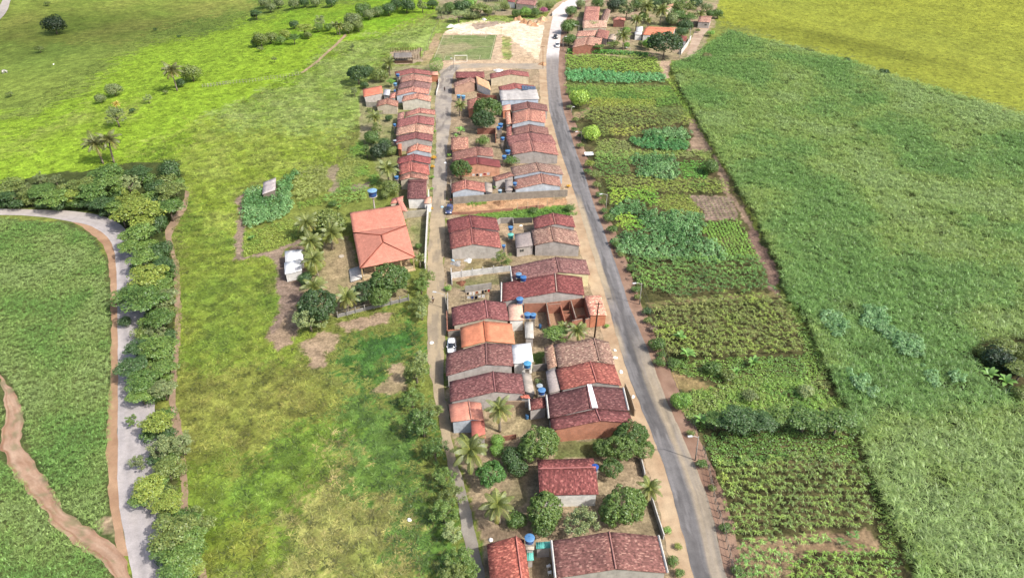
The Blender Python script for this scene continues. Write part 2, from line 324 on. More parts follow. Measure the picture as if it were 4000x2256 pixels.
# ------------------------------------------------------------------ what grows or lies where (material zones of the ground; left hills painted sunlit and shaded)
OLIVE=(138,150,66); LIME_LIT=(148,180,50); STRAW=(168,164,100); GREEN=(112,146,52); DGREEN=(66,116,50); SOIL=(178,152,124)
PALE=(168,188,104); DULL_SHADE=(140,160,68); YEL=(160,168,58); BROWN=(150,124,104); SAND=(214,168,124); WHITE=(255,242,222)
ZONES = [  # (frame, polygon, colour, second colour, patch size m, grassy)
 ('D',[(-900,-400),(1150,-400),(1120,20),(880,100),(500,300),(330,390),(-900,500)],DULL_SHADE,(118,144,60),26,1),  # dull tone paints the clouded valley's shade into the grass colour
 ('D',[(-300,100),(60,120),(300,110),(420,60),(640,30),(640,-60),(300,-60),(-300,0)],(124,146,58),(150,156,74),20,1),
 ('D',[(1820,62),(1960,105),(2130,148),(2240,190),(2400,235),(2580,290),(3600,600),(3600,-500),(1700,-500),(1760,-40)],YEL,(152,162,60),24,1),
 ('D',[(-100,300),(100,286),(200,232),(270,165),(370,118),(500,90),(640,46),(760,20),(950,-10),(1110,-10),(1100,25),(870,110),(860,90),(770,170),(640,230),(500,300),(330,390),(240,430),(0,470),(-300,490)],LIME_LIT,(150,184,52),14,1),  # brighter tone paints the sunlit slope into the grass colour
 ('D',[(740,20),(1120,-30),(1110,20),(900,90),(860,60),(700,130),(640,130)],(126,172,44),LIME_LIT,14,1),
 ('D',[(-100,350),(120,320),(250,270),(330,250),(400,220),(300,300),(230,330),(100,380),(-100,420)],(160,172,84),LIME_LIT,10,1),
 ('D',[(870,100),(1105,48),(1085,150),(990,130),(920,240),(915,320),(870,340),(700,400),(560,330),(500,300),(640,240),(760,180)],PALE,(142,170,70),4,1),
 ('D',[(500,300),(760,180),(870,110),(760,172),(640,228),(520,262),(380,330)],(138,178,50),LIME_LIT,10,1),
 ('D',[(300,395),(500,300),(640,330),(860,330),(870,420),(760,440),(610,480),(600,640),(440,560),(470,470),(400,420)],(146,170,56),(166,184,82),4,1),
 ('D',[(0,470),(240,430),(330,390),(480,330),(430,420),(300,440),(0,500)],(148,178,50),(130,164,48),5,1),
 ('D',[(440,500),(600,640),(690,660),(720,790),(800,860),(640,1010),(450,1010),(430,700)],(142,160,60),(122,152,58),6,1),
 ('M',[(0,300),(240,240),(440,340),(640,470),(560,560),(420,610),(260,720),(0,880),(-600,900),(-600,500)],(150,154,74),(138,150,64),6,1),
 ('M',[(-620,760),(-300,760),(0,870),(250,740),(420,600),(600,560),(720,520),(740,700),(620,900),(480,1040),(400,1100),(230,1250),(180,1470),(-560,1470)],(130,154,56),(114,146,54),5,1),
 ('M',[(-600,1180),(-200,1140),(0,1000),(200,1260),(160,1470),(-600,1470)],(116,146,48),(140,150,60),4,1),
 ('M',[(400,1080),(620,900),(900,1000),(1000,1240),(1040,1470),(160,1470),(230,1250)],(172,168,98),(138,150,72),4,1),
 ('M',[(880,20),(990,60),(1000,240),(880,330),(850,420),(700,450),(640,280),(600,180),(700,140),(870,80)],(76,122,54),(94,136,56),5,1),
 ('M',[(640,420),(850,480),(920,520),(1010,700),(1060,980),(850,1050),(690,960),(700,800),(640,640),(560,560)],(88,126,58),(108,140,60),6,1),
 ('M',[(940,990),(1060,980),(1180,1300),(1240,1470),(1010,1470),(950,1240)],(92,130,54),(110,140,60),4,1),
 ('M',[(560,760),(640,720),(700,820),(690,960),(600,960)],(182,170,110),(150,156,80),4,1),
 ('M',[(190,165),(330,-10),(420,60),(350,190),(300,205),(240,225)],SOIL,(166,142,114),3,0),
 ('M',[(375,205),(500,125),(600,140),(570,225),(500,255),(520,300),(440,328),(415,262)],(182,158,124),SOIL,3,0),
 ('M',[(560,85),(700,50),(885,15),(860,82),(640,135)],(182,156,126),SOIL,3,0),
 ('M',[(740,468),(880,318),(940,300),(950,440),(880,455)],(186,160,126),(160,150,100),3,0),
 ('AD',[(70,470),(180,440),(170,560),(140,860),(150,1190),(230,1170),(560,1060),(800,950),(820,1010),(640,1100),(560,1240),(640,1420),(560,1453),(490,1453),(530,1250),(420,1160),(150,1210),(40,1215),(10,980),(100,690)],(172,148,126),(150,130,112),2,0),
 ('H',[(430,830),(590,690),(640,700),(640,1000),(600,1180),(500,1260),(420,1460),(350,1460),(420,1150),(390,980)],(164,140,120),(140,118,104),2,0),
 ('H',[(780,650),(1030,610),(1140,890),(1180,980),(1530,900),(1560,1130),(930,1310),(860,1300),(600,1180),(640,990),(800,900)],(184,160,122),(160,148,104),4,0),
 ('AD',[(1115,150),(1245,140),(1240,430),(1150,430),(1105,290)],(168,150,124),(150,140,104),3,0),
 ('AD',[(1370,350),(1580,320),(1590,390),(1390,428)],(164,146,124),(150,136,110),2,0),
 ('H',[(1530,380),(1720,380),(1700,880),(1600,800),(1530,520)],(166,160,106),(180,156,120),3,0),
 # village
 ('D',[(1130,168),(1392,160),(1450,470),(1500,640),(1600,960),(1700,1300),(1745,1470),(1222,1470),(1190,1230),(1125,1080),(1118,700),(1116,400)],(188,162,130),(168,150,116),5,0),
 ('D',[(905,225),(985,165),(1120,158),(1108,330),(1085,560),(1070,680),(1020,530),(985,480),(905,350)],(178,164,124),(140,150,84),5,0),
 ('C',[(280,985),(2250,880),(2230,1080),(1600,1110),(290,1200)],(222,172,128),(200,156,112),3,0),
 ('C',[(440,1230),(830,1180),(1600,1080),(2330,1010),(2350,1210),(1600,1250),(1000,1260)],(124,152,62),(100,140,54),3,1),
 ('C',[(530,980),(790,970),(800,1030),(540,1030)],(130,156,62),(112,146,54),2,1),
 ('Dd',[(450,770),(1100,760),(1050,900),(700,960),(420,930)],(150,140,90),(170,150,110),4,0),
 ('Dd',[(250,1060),(1000,980),(940,1120),(420,1200),(250,1160)],(168,148,112),(130,134,80),3,0),
 ('F',[(1330,790),(1930,730),(1900,900),(1780,980),(1340,975)],(134,130,84),(112,122,66),3,0),
 ('F',[(570,560),(760,440),(1100,480),(1050,600),(900,730),(740,720),(580,640)],(186,166,126),(168,152,110),4,0),
 ('E',[(1230,880),(1340,870),(1400,1090),(1230,1100)],(112,130,70),(96,122,58),2,1),
 ('E',[(2150,500),(2290,620),(2420,1290),(2330,1290),(2200,760)],(190,166,118),(160,152,96),3,0),
 ('G',[(480,280),(700,300),(740,620),(600,700),(480,560)],(176,156,122),(140,132,92),3,0),
 ('G',[(200,860),(720,930),(700,1010),(300,1060)],(150,128,104),(128,112,90),3,0),
 # top of the village, sand lot and right edge
 ('D',[(1100,-200),(1420,-200),(1400,30),(1100,48)],(176,160,126),(132,146,80),8,0),
 ('D',[(1415,-200),(1830,-200),(1800,60),(1750,150),(1640,156),(1415,136)],(194,166,138),(150,150,96),7,0),
 ('A',[(1090,190),(2180,165),(2160,205),(1800,215),(1300,240),(1130,300),(1080,260)],(132,164,70),(160,160,96),5,1),
 ('A',[(1110,640),(1110,345),(1140,325),(1290,240),(1800,212),(2190,170),(2200,130),(2170,270),(2150,545),(2120,700),(1780,700),(1230,720),(960,655),(1100,560)],(226,196,162),(214,184,146),6,0),
 ('A',[(1130,320),(1280,235),(1480,195),(1600,220),(1900,215),(2150,265),(2160,560),(2060,600),(1960,520),(1850,430),(1760,372),(1690,345),(1130,338)],WHITE,(250,226,184),7,0),
 ('A',[(1400,245),(1640,205),(1780,215),(1620,262),(1420,300)],(186,166,148),(206,176,148),4,0),
 ('A',[(1700,365),(1800,375),(1790,600),(1700,600)],(140,168,84),(190,176,120),3,1),
 ('A',[(1030,330),(1110,330),(1000,620),(930,660),(880,640)],(196,166,130),(170,160,100),3,0),
 ('A',[(580,520),(890,490),(900,630),(600,640)],(196,174,140),(170,150,124),2,0),
 ('N',[(370,690),(1500,740),(1600,1000),(1700,1000),(1760,1080),(1950,1450),(330,1450)],(120,122,72),(96,112,56),5,1),
 ('D',[(1425,240),(1745,300),(1760,340),(1850,470),(1960,740),(2000,790),(2100,960),(2230,1300),(2290,1470),(1850,1470),(1780,1220),(1620,800),(1500,480)],(88,92,52),(112,102,70),4,1),
 ('N',[(1490,765),(1650,765),(1670,985),(1590,985)],(214,182,152),(190,160,130),2,0),
 ('O',[(1120,340),(1170,350),(1290,560),(1400,760),(1500,970),(1600,1170),(1730,1400),(1764,1453),(1660,1453),(1560,1170),(1440,960),(1390,880),(1310,600),(1130,600),(1110,520),(1160,480)],(176,148,122),(150,126,104),2,0),
 ('O',[(1150,965),(1440,965),(1520,1160),(1260,1150)],(166,142,124),(156,132,114),2,0),
 ('Q',[(1270,0),(1360,0),(1480,200),(1590,560),(1500,480),(1400,290)],(158,126,110),(140,112,98),2,0),
 ('Q',[(440,580),(1540,500),(1560,545),(700,600),(480,640)],(150,130,92),(120,122,66),2,0),
 ('Q',[(600,1130),(760,1180),(1100,1260),(1000,1300),(740,1290),(640,1250)],(180,148,104),(150,140,84),2,0),
 ('R',[(680,1170),(1740,1100),(1790,1240),(1250,1270),(1100,1410),(1000,1453),(700,1453),(720,1240)],(176,148,112),(160,132,100),2,0),
 ('O',[(180,290),(320,250),(280,330),(190,360)],(200,166,130),(160,150,100),2,0),
 ('D',[(1690,158),(1770,130),(1832,75),(1960,108),(2130,152),(2240,192),(2400,238),(2580,295),(3600,620),(3600,1900),(2330,1900),(2290,1453),(2230,1300),(2150,1090),(2090,960),(2030,830),(1960,700),(1900,560),(1850,470),(1750,300),(1705,215)],(70,84,44),(88,92,52),4,0),
 ('T',[(1620,830),(1700,720),(1850,690),(2300,690),(2500,1500),(2076,1260),(1900,1150),(1720,1010)],(92,84,54),(60,66,40),3,0),
 # lower left
 ('D',[(-900,540),(0,545),(150,556),(235,585),(290,680),(300,1000),(290,1330),(330,1453),(330,1900),(-900,1900)],(86,104,54),(104,112,62),4,0),
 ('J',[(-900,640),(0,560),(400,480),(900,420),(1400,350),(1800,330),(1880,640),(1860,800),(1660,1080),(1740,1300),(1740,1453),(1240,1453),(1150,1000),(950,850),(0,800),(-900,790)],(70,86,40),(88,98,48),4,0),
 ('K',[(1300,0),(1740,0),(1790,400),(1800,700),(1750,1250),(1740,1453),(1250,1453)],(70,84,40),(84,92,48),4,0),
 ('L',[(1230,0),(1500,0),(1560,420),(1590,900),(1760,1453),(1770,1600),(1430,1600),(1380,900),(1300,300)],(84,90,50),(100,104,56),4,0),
 ('L',[(860,960),(1060,930),(1130,1200),(1000,1130),(900,1080)],(190,160,134),(150,150,100),2,0),
]
ZP_ = [ZP(fr, p) for fr, p, *_ in ZONES]
def ground_color(X, Y, wob=1.0):
    """albedo and grass flag at world points on the ground"""
    P = np.stack([X, Y, gz(X, Y)], 1); S, dep = proj(P)
    pxm = FPX / np.maximum(dep, 20)
    w = wob * np.minimum(pxm, 30)
    sx = S[:,0] + w * 1.5 * (fnoise(X, Y, 5.0, 21) - .5) * 2 + w * .5 * (vnoise(X, Y, 0.9, 23) - .5)
    sy = S[:,1] + w * 0.9 * (fnoise(X, Y, 5.0, 31) - .5) * 2 + w * .3 * (vnoise(X, Y, 0.9, 33) - .5)
    sx = np.where(dep < 5, -9e4, sx)
    n1 = fnoise(X, Y, 5, 41, 3)
    gx_ = sx + np.minimum(pxm, 26) * (5.5 * (fnoise(X, Y, 11.0, 61) - .5) * 2 + 3.2 * (fnoise(X, Y, 2.0, 63, 2) - .5) * 2)
    gy_ = sy + np.minimum(pxm, 26) * .65 * (5.5 * (fnoise(X, Y, 11.0, 65) - .5) * 2 + 3.2 * (fnoise(X, Y, 2.0, 67, 2) - .5) * 2)
    wr = np.random.default_rng(99); q1 = np.minimum(pxm, 26) * 3.0
    gx_ = gx_ + q1 * (wr.random(len(X)) - .5) * 2; gy_ = gy_ + q1 * .65 * (wr.random(len(X)) - .5) * 2
    C = alb(OLIVE)[None] * (0.8 + .4 * n1[:,None]); G = np.ones(len(X), np.int8)
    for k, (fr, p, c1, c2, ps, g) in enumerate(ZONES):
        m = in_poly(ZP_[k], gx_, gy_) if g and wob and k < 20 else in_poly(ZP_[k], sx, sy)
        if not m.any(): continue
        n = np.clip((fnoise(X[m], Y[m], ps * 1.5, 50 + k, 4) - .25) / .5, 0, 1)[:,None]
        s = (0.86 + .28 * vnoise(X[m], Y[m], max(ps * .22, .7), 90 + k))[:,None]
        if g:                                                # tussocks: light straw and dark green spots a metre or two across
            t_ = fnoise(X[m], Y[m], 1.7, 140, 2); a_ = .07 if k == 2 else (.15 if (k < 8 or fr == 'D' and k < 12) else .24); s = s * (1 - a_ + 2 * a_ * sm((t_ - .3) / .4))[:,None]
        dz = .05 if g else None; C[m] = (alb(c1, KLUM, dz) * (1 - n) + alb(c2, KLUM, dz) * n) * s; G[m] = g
    return C, G
def axis(lo, hi, seg):
    out = [lo]
    while out[-1] < hi:
        v = out[-1]; st = [s for a, b, s in seg if a <= v < b]; out.append(v + (st[0] if st else 20.0))
    return np.array(out)
gx = axis(-900, 900, [(-300,-150,1.6),(-150,-75,.8),(-75,75,.5),(75,150,.8),(150,320,1.6)])
gy = axis(-60, 1500, [(-60,44,8.0),(44,150,.5),(150,260,.7),(260,420,1.0),(420,700,4.0)])
XX, YY = np.meshgrid(gx, gy, indexing='ij'); X_, Y_ = XX.ravel(), YY.ravel()
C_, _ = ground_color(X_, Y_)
Zt = gz(X_, Y_) + 0.10 * (fnoise(X_, Y_, 3.0, 5) - .5) * 0
nx, ny = len(gx), len(gy); ii = np.arange(nx * ny).reshape(nx, ny)
Qg = np.stack([ii[:-1,:-1], ii[1:,:-1], ii[1:,1:], ii[:-1,1:]], -1).reshape(-1, 4)
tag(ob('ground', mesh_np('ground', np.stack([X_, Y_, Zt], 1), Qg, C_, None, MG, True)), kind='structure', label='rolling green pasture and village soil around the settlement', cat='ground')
# ------------------------------------------------------------------ ribbons: roads, tracks and verges
def resample(pts, n):
    pts = np.asarray(pts, float); d = np.r_[0, np.cumsum(np.linalg.norm(np.diff(pts, axis=0), axis=1))]
    t = np.linspace(0, d[-1], n); return np.stack([np.interp(t, d, pts[:,k]) for k in range(pts.shape[1])], 1), d[-1]
def ribbon(name, label, cat, left, right, colf, lift, across=14, jit=0.25, step=0.8, mat=None):
    Lw, Rw = ground(left), ground(right)
    n = max(8, int(max(resample(Lw, 9)[1], resample(Rw, 9)[1]) / step))
    def smooth(P):
        P = P.copy()
        for _ in range(3): P[1:-1] = (P[:-2] + 2 * P[1:-1] + P[2:]) / 4
        return P
    k = max(3, n // 60)
    Lr = resample(Lw, n)[0]; Rr = resample(Rw, n)[0]
    for _ in range(k): Lr, Rr = smooth(Lr), smooth(Rr)
    t = np.linspace(0, 1, across); s = np.arange(n) * step
    P = Lr[:,None] * (1 - t)[None,:,None] + Rr[:,None] * t[None,:,None]
    w = (Rr - Lr); w /= np.linalg.norm(w, axis=1)[:,None] + 1e-9
    jl = jit * (fnoise(s, s * 0, 2.2, 301) - .5) * 2; jr = jit * (fnoise(s, s * 0 + 77, 2.2, 302) - .5) * 2
    P += (w * jl[:,None])[:,None] * (1 - t)[None,:,None] + (w * jr[:,None])[:,None] * t[None,:,None]
    x, y = P[...,0].ravel(), P[...,1].ravel()
    V = np.stack([x, y, gz(x, y) + lift], 1)
    i = np.arange(n * across).reshape(n, across)
    Q = np.stack([i[:-1,:-1], i[:-1,1:], i[1:,1:], i[1:,:-1]], -1).reshape(-1, 4)
    C = colf(np.tile(t, n), np.repeat(s, across), V)
    return tag(ob(name, mesh_np(name, V, Q, C, None, mat or MR, True)), label, cat, None, 'structure')
def S2(fr, l): return [Z(fr, *p) for p in l]
def blend(a, b, t): return np.asarray(a)[None] * (1 - t)[:,None] + np.asarray(b)[None] * t[:,None]
road = [(0,2225,2290),(16,2190,2262),(62,2160,2218),(125,2147,2192),(214,2134,2184),(300,2135,2181),(435,2146,2202),(590,2189,2249),(685,2222,2287),(782,2253,2314),(900,2287,2358),(1093,2346,2428),(1190,2377,2455),(1333,2413,2517),(1478,2460,2572),(1598,2505,2615),(1656,2533,2646),(1812,2592,2714),(1968,2638,2776),(2124,2677,2807),(2256,2712,2836),(2420,2748,2905)]
rL = [(-0,2240)]
def road_col(t, s, V):
    S, _ = proj(V); y = S[:,1]
    x, yy = V[:,0], V[:,1]
    asph = blend(alb((124,122,123)), alb((158,154,154)), np.clip(fnoise(t * 9, s * .12, 1.0, 61, 3) * 1.6 - .3, 0, 1))
    asph = asph * (0.82 + .36 * np.abs(t - .42))[:,None]
    pat = sm((fnoise(t * 4, s * .11, 1.0, 77, 3) - .58) / .06) * .3; asph = asph * (1 - pat)[:,None]
    st = fnoise(t * 11, s * .05, 1.0, 71, 3)
    sand = alb((200,180,148))
    near = sm((y - 1250) / 250) * sm((t - .42 + .1 * (st - .5)) / .2) * np.clip(.35 + 1.1 * (st - .2), 0, 1) * .85
    mid = sm((y - 740) / 80) * sm((1230 - y) / 160) * sm((.42 - t + .3 * (st - .5)) / .2) * .95
    mid2 = sm((y - 1240) / 60) * sm((1420 - y) / 80) * sm((.25 - t) / .2) * .8
    top = sm((240 - y) / 40)
    k = np.clip(np.maximum.reduce([near, mid, mid2]), 0, .95)
    c = asph * (1 - k)[:,None] + sand[None] * k[:,None]
    c = c * (1 - .8 * sm((500 - y) / 300) * (1 - top))[:,None] + blend(alb((150,144,142)), alb((186,172,160)), np.clip(st, 0, 1)) * (.8 * sm((500 - y) / 300) * (1 - top))[:,None]
    dust = blend(alb((246,240,236)), alb((226,210,200)), np.clip(fnoise(x, yy, 6, 81) * 1.6 - .4, 0, 1))
    return c * (1 - top)[:,None] + dust * top[:,None]
Lr_ = [(l, y) for y, l, r in road]; Rr_ = [(r, y) for y, l, r in road]
Lr_ = [(2300,-70),(2262,-25)] + Lr_; Rr_ = [(2420,-70),(2345,-25)] + Rr_
ribbon('asphalt_road', 'grey asphalt road with sandy lanes running along the right side of the village', 'road', Lr_, Rr_, road_col, 0.06, 22, .18)
def verge(c1, c2, sc_=2.5, seed=5, rut=0):
    def f(t, s, V):
        if rut:
            n = np.clip(fnoise(t * 6, s * .35, 1.0, seed, 4) * 1.9 - .45, 0, 1); c = blend(alb(c1), alb(c2), n)
            d = np.exp(-((t - .16 - .08*np.sin(s*.13)) / .05) ** 2) * .6 + np.exp(-((t - .95) / .08) ** 2) * .3
            g = sm((fnoise(V[:,0], V[:,1], 1.6, 19, 3) - .6) / .1)[:,None] * .6
            c = c * (1 - d)[:,None] + alb((150,96,62))[None] * d[:,None]; return c * (1 - g) + alb((132,134,92))[None] * g
        n = np.clip(fnoise(V[:,0], V[:,1], sc_, seed, 3) * 1.7 - .35, 0, 1); return blend(alb(c1), alb(c2), n)
    return f
def offs(pts, f): return [(x + f(y), y) for x, y in pts]
ribbon('dirt_verge', 'sandy orange verge between the houses and the asphalt road', 'verge', offs(Lr_, lambda y: -22 - y * .024), offs(Lr_, lambda y: 6), verge((218,190,152), (192,158,122)), 0.035, 10, .5)
ribbon('dirt_verge', 'reddish earth bank between the asphalt road and the crop plots', 'verge', offs(Rr_, lambda y: -6), offs(Rr_, lambda y: 20 + y * .026), verge((184,148,124), (148,112,92)), 0.035, 10, .6)
st = [(255,1760,1800),(290,1722,1772),(330,1706,1766),(388,1700,1764),(505,1703,1758),(581,1705,1746),(700,1690,1746),(808,1688,1744),(930,1674,1738),(1010,1671,1732),(1155,1670,1742),(1240,1670,1742),(1327,1668,1742),(1418,1672,1730),(1563,1700,1742),(1709,1726,1764),(1800,1745,1785),(1927,1780,1824),(2072,1802,1854),(2217,1846,1884),(2380,1890,1930)]
def street_col(t, s, V):
    S, _ = proj(V); y = S[:,1]; x, yy = V[:,0], V[:,1]
    n = np.clip(fnoise(x, yy, 3.2, 91, 4) * 2 - .5, 0, 1)
    a = blend(alb((186,166,134)), alb((204,182,146)), n)
    b = blend(alb((160,152,146)), alb((196,184,166)), n)
    k = sm((y - 640) / 250)
    c = b * (1 - k)[:,None] + a * k[:,None]
    mud = sm((fnoise(x * 1.5, yy * .35, 2.0, 95, 3) - .55) / .1) * (.65 - .25 * k)
    c = c * (1 - mud)[:,None] + alb((126,118,112))[None] * mud[:,None]
    low = sm((y - 1780) / 150)
    return c * (1 - low)[:,None] + blend(alb((176,168,156)), alb((150,140,128)), n) * low[:,None]
ribbon('village_street', 'pale rutted dirt street between the two rows of houses', 'street', [(l, y) for y, l, r in st], [(r, y) for y, l, r in st], street_col, 0.05, 16, .4)
ribbon('village_street', 'short dirt street passing the football pitch goal', 'street', S2('A', [(1065,720),(1110,690),(1200,655),(1300,640),(1600,640),(1800,640),(2140,640)]), S2('A', [(1110,790),(1180,740),(1260,700),(1340,690),(1600,682),(1800,690),(2140,700)]), verge((206,184,154), (178,166,150), 4, 7), 0.045, 8, .5)
tr = S2('J', [(-400,806),(0,812),(300,820),(700,832),(950,864),(1120,915),(1240,985)]) + [(508,930),(545,1000),(560,1100),(575,1250),(592,1400),(604,1564),(616,1750),(624,1900),(632,2050),(650,2256),(672,2450)]
tl = S2('J', [(-400,868),(0,875),(250,880),(500,903),(700,940),(900,975),(1050,1060),(1110,1130)]) + [(449,985),(455,1060),(459,1200),(461,1400),(461,1600),(459,1850),(463,1940),(473,2029),(497,2142),(519,2256),(545,2450)]
def lroad(t, s, V):
    n = np.clip(fnoise(t * 7, s * .1, 1.0, 101, 3) * 1.6 - .3, 0, 1)
    c = blend(alb((206,197,194)), alb((182,175,176)), n) * (1.06 - .12 * np.exp(-((t - .3) / .12) ** 2) - .1 * np.exp(-((t - .72) / .12) ** 2))[:,None]
    S, _ = proj(V); k = sm((900 - S[:,1]) / 120)[:,None]
    return c * (1 - k) + alb((206,194,184))[None] * k
ribbon('asphalt_road', 'pale grey country road bending round the left field beneath the trees', 'road', tl, tr, lroad, 0.06, 14, .12)
ribbon('dirt_verge', 'orange earth verge along the left side of the country road', 'verge', S2('J', [(720,945),(850,1010),(960,1090),(1050,1190),(1090,1320),(1100,1453)]) + [(433,1150),(436,1300),(430,1500),(420,1620),(416,1760),(424,1900),(434,2000),(440,2080),(470,2170)], S2('J', [(740,925),(900,965),(1060,1060),(1120,1130),(1160,1220),(1180,1330),(1185,1453)]) + [(464,1150),(466,1300),(466,1500),(464,1620),(463,1760),(466,1900),(474,2000),(488,2090),(505,2170)], verge((204,164,128), (178,136,104)), 0.04, 8, .4)
ribbon('dirt_path', 'eroded pink dirt track running down to the country road', 'path', S2('D', [(-90,900),(0,938)]) + S2('L', [(56,0),(40,120),(14,220),(4,330),(84,505),(184,630),(300,750),(400,920),(500,1040),(650,1150),(830,1280),(960,1400),(1020,1500)]), S2('D', [(-60,880),(22,960)]) + S2('L', [(220,0),(190,130),(168,265),(236,410),(408,590),(506,790),(560,900),(700,990),(870,1085),(1000,1130),(1065,1220),(1110,1340),(1160,1500)]), verge((208,174,146), (180,138,110), 2.0, 9, 1), 0.05, 18, .8)
ribbon('dirt_path', 'narrow dry cattle track between the roadside trees and the pasture', 'path', S2('J', [(1865,630),(1835,780),(1735,900),(1650,1050),(1690,1200)]) + S2('K', [(1720,0),(1750,100),(1760,400),(1770,700),(1760,850),(1735,1050),(1715,1250),(1705,1453)]) + S2('L', [(1500,150),(1530,420),(1560,600),(1560,800),(1560,920),(1740,1453)]), S2('J', [(1905,640),(1885,810),(1800,950),(1720,1090),(1745,1200)]) + S2('K', [(1770,0),(1805,100),(1815,400),(1830,700),(1820,850),(1795,1050),(1775,1250),(1775,1453)]) + S2('L', [(1570,150),(1605,420),(1640,600),(1640,800),(1630,920),(1810,1453)]), verge((190,160,130), (166,138,112), 1.6, 11), 0.05, 6, .5)
ribbon('dirt_path', 'thin brown footpath crossing the meadow below the tree clump', 'path', S2('Y', [(1765,430),(1640,560),(1500,680),(1380,790),(1200,925)]), S2('Y', [(1785,450),(1670,570),(1530,690),(1410,800),(1230,925)]), verge((202,170,136), (176,150,116), 2, 13), 0.12, 4, .3)
ribbon('dirt_path', 'dirt lane between the upper houses and the cane field', 'path', S2('N', [(2060,340),(1990,380),(1940,480),(1900,640),(1880,720)]), S2('N', [(2190,330),(2110,420),(2050,520),(1990,640),(1970,720)]), verge((212,186,160), (190,160,134), 3, 15), 0.05, 6, .6)
ribbon('asphalt_road', 'short piece of grey road at the top left corner', 'road', S2('I', [(-60,260),(0,200),(50,150),(85,90),(110,0),(118,-60)]), S2('I', [(-60,120),(0,60),(15,30),(30,0),(36,-60),(40,-120)]), verge((206,196,186), (190,180,172), 5, 17), 0.2, 6, .2)
# football pitch
fp = ZP('A', [(1105,356),(1652,352),(1590,602),(1000,612)])
pw = ground(fp)
def quadgrid(P4, nu, nv, lift):
    u = np.linspace(0, 1, nu); v = np.linspace(0, 1, nv); U, W = np.meshgrid(u, v, indexing='ij')
    P = (P4[3][None,None]*(1-U)[...,None]*(1-W)[...,None] + P4[2]*U[...,None]*(1-W)[...,None] + P4[1]*U[...,None]*W[...,None] + P4[0]*(1-U)[...,None]*W[...,None]).reshape(-1, 3)
    P[:,2] = gz(P[:,0], P[:,1]) + lift
    i = np.arange(nu*nv).reshape(nu, nv); Q = np.stack([i[:-1,:-1], i[1:,:-1], i[1:,1:], i[:-1,1:]], -1).reshape(-1, 4)
    return P, Q
P, Q = quadgrid(pw, 50, 70, 0.04)
nn = np.clip(fnoise(P[:,0], P[:,1], 6, 111, 4) * 2 - .5, 0, 1)
worn = sm((fnoise(P[:,0], P[:,1], 9, 117, 3) - .5) / .16) * .65
Cp = blend(alb((132,154,88)), alb((150,158,100)), nn); Cp = Cp * (1 - worn)[:,None] + alb((186,168,130))[None] * worn[:,None]
tag(ob('football_pitch', mesh_np('football_pitch', P, Q, Cp, None, MG, True)), 'small worn grass football pitch with faint white lines', 'football pitch', None, 'structure')
# chalk lines: one mesh, markings of the pitch
ml = MBd()
def pl(a, b, w=.16):
    a = np.array([*a, 0.09]); b = np.array([*b, 0.09]); d = (b - a) / np.linalg.norm(b - a); n = np.cross(d, (0,0,1))
    ml.add([a - n*w/2, b - n*w/2, b + n*w/2, a + n*w/2], [(0,1,2,3)])
def pq(u, v):
    q = pw[3]*(1-u)*(1-v) + pw[2]*u*(1-v) + pw[1]*u*v + pw[0]*(1-u)*v; return q[:2]
for a, b in (((.02,.02),(.98,.02)),((.98,.02),(.98,.98)),((.98,.98),(.02,.98)),((.02,.98),(.02,.02)),((.02,.5),(.98,.5)),((.2,.02),(.2,.16)),((.2,.16),(.8,.16)),((.8,.16),(.8,.02)),((.2,.98),(.2,.84)),((.2,.84),(.8,.84)),((.8,.84),(.8,.98))):
    pl(pq(*a), pq(*b))
tag(ml.obj('pitch_markings', MCO, None, None, alb((214,206,170))), 'faint chalk lines marked on the football pitch', 'markings', None, 'structure')
# ------------------------------------------------------------------ plants that cover the ground
def blades(n, L, w, up, droop, seg=2, base_r=.12, seed=0, h0=0.0):
    """n arching leaf blades round a centre, unit clump"""
    r = np.random.default_rng(seed); V = []; Q = []
    for k in range(n):
        a = r.random() * 6.283; el = up + (r.random() - .5) * .5; l = L * (.7 + .5 * r.random())
        d = np.array([math.cos(a), math.sin(a)]); b0 = len(V); p = np.array([*(d * base_r * r.random()), h0 + .25 * r.random() * h0])
        for i in range(seg + 1):
            t = i / seg; ww = w * (1 - .75 * t) * (.8 + .4 * r.random())
            e = el - droop * t; 
            if i: p = p + np.array([*(d * math.cos(e)), math.sin(e)]) * l / seg
            s = np.array([-d[1], d[0], 0]) * ww / 2
            V += [p - s, p + s]
        for i in range(seg): Q.append((b0+2*i, b0+2*i+1, b0+2*i+3, b0+2*i+2))
    return np.array(V), np.array(Q)
def bush_proto(n, rad, hgt, leaf, seed, flat=.5):
    r = np.random.default_rng(seed); V = []; Q = []
    for k in range(n):
        a = r.random() * 6.283; e = math.acos(1 - r.random() * .95); d = np.array([math.sin(e)*math.cos(a), math.sin(e)*math.sin(a), math.cos(e)])
        p = d * np.array([rad, rad, hgt * .55]) * (.75 + .3 * r.random()) + (0, 0, hgt * .42)
        nrm = d * (1 - flat) + np.array([0,0,1]) * flat + (r.random(3) - .5) * .8; nrm /= np.linalg.norm(nrm)
        t = np.cross(nrm, r.random(3) - .5); t /= np.linalg.norm(t); b = np.cross(nrm, t); l = leaf * (.7 + .6 * r.random()); b0 = len(V)
        V += [p - t*l*.5, p + b*l*.32 - nrm*l*.1, p + t*l*.5, p - b*l*.32 - nrm*l*.1]; Q.append((b0, b0+1, b0+2, b0+3))
    return np.array(V), np.array(Q)
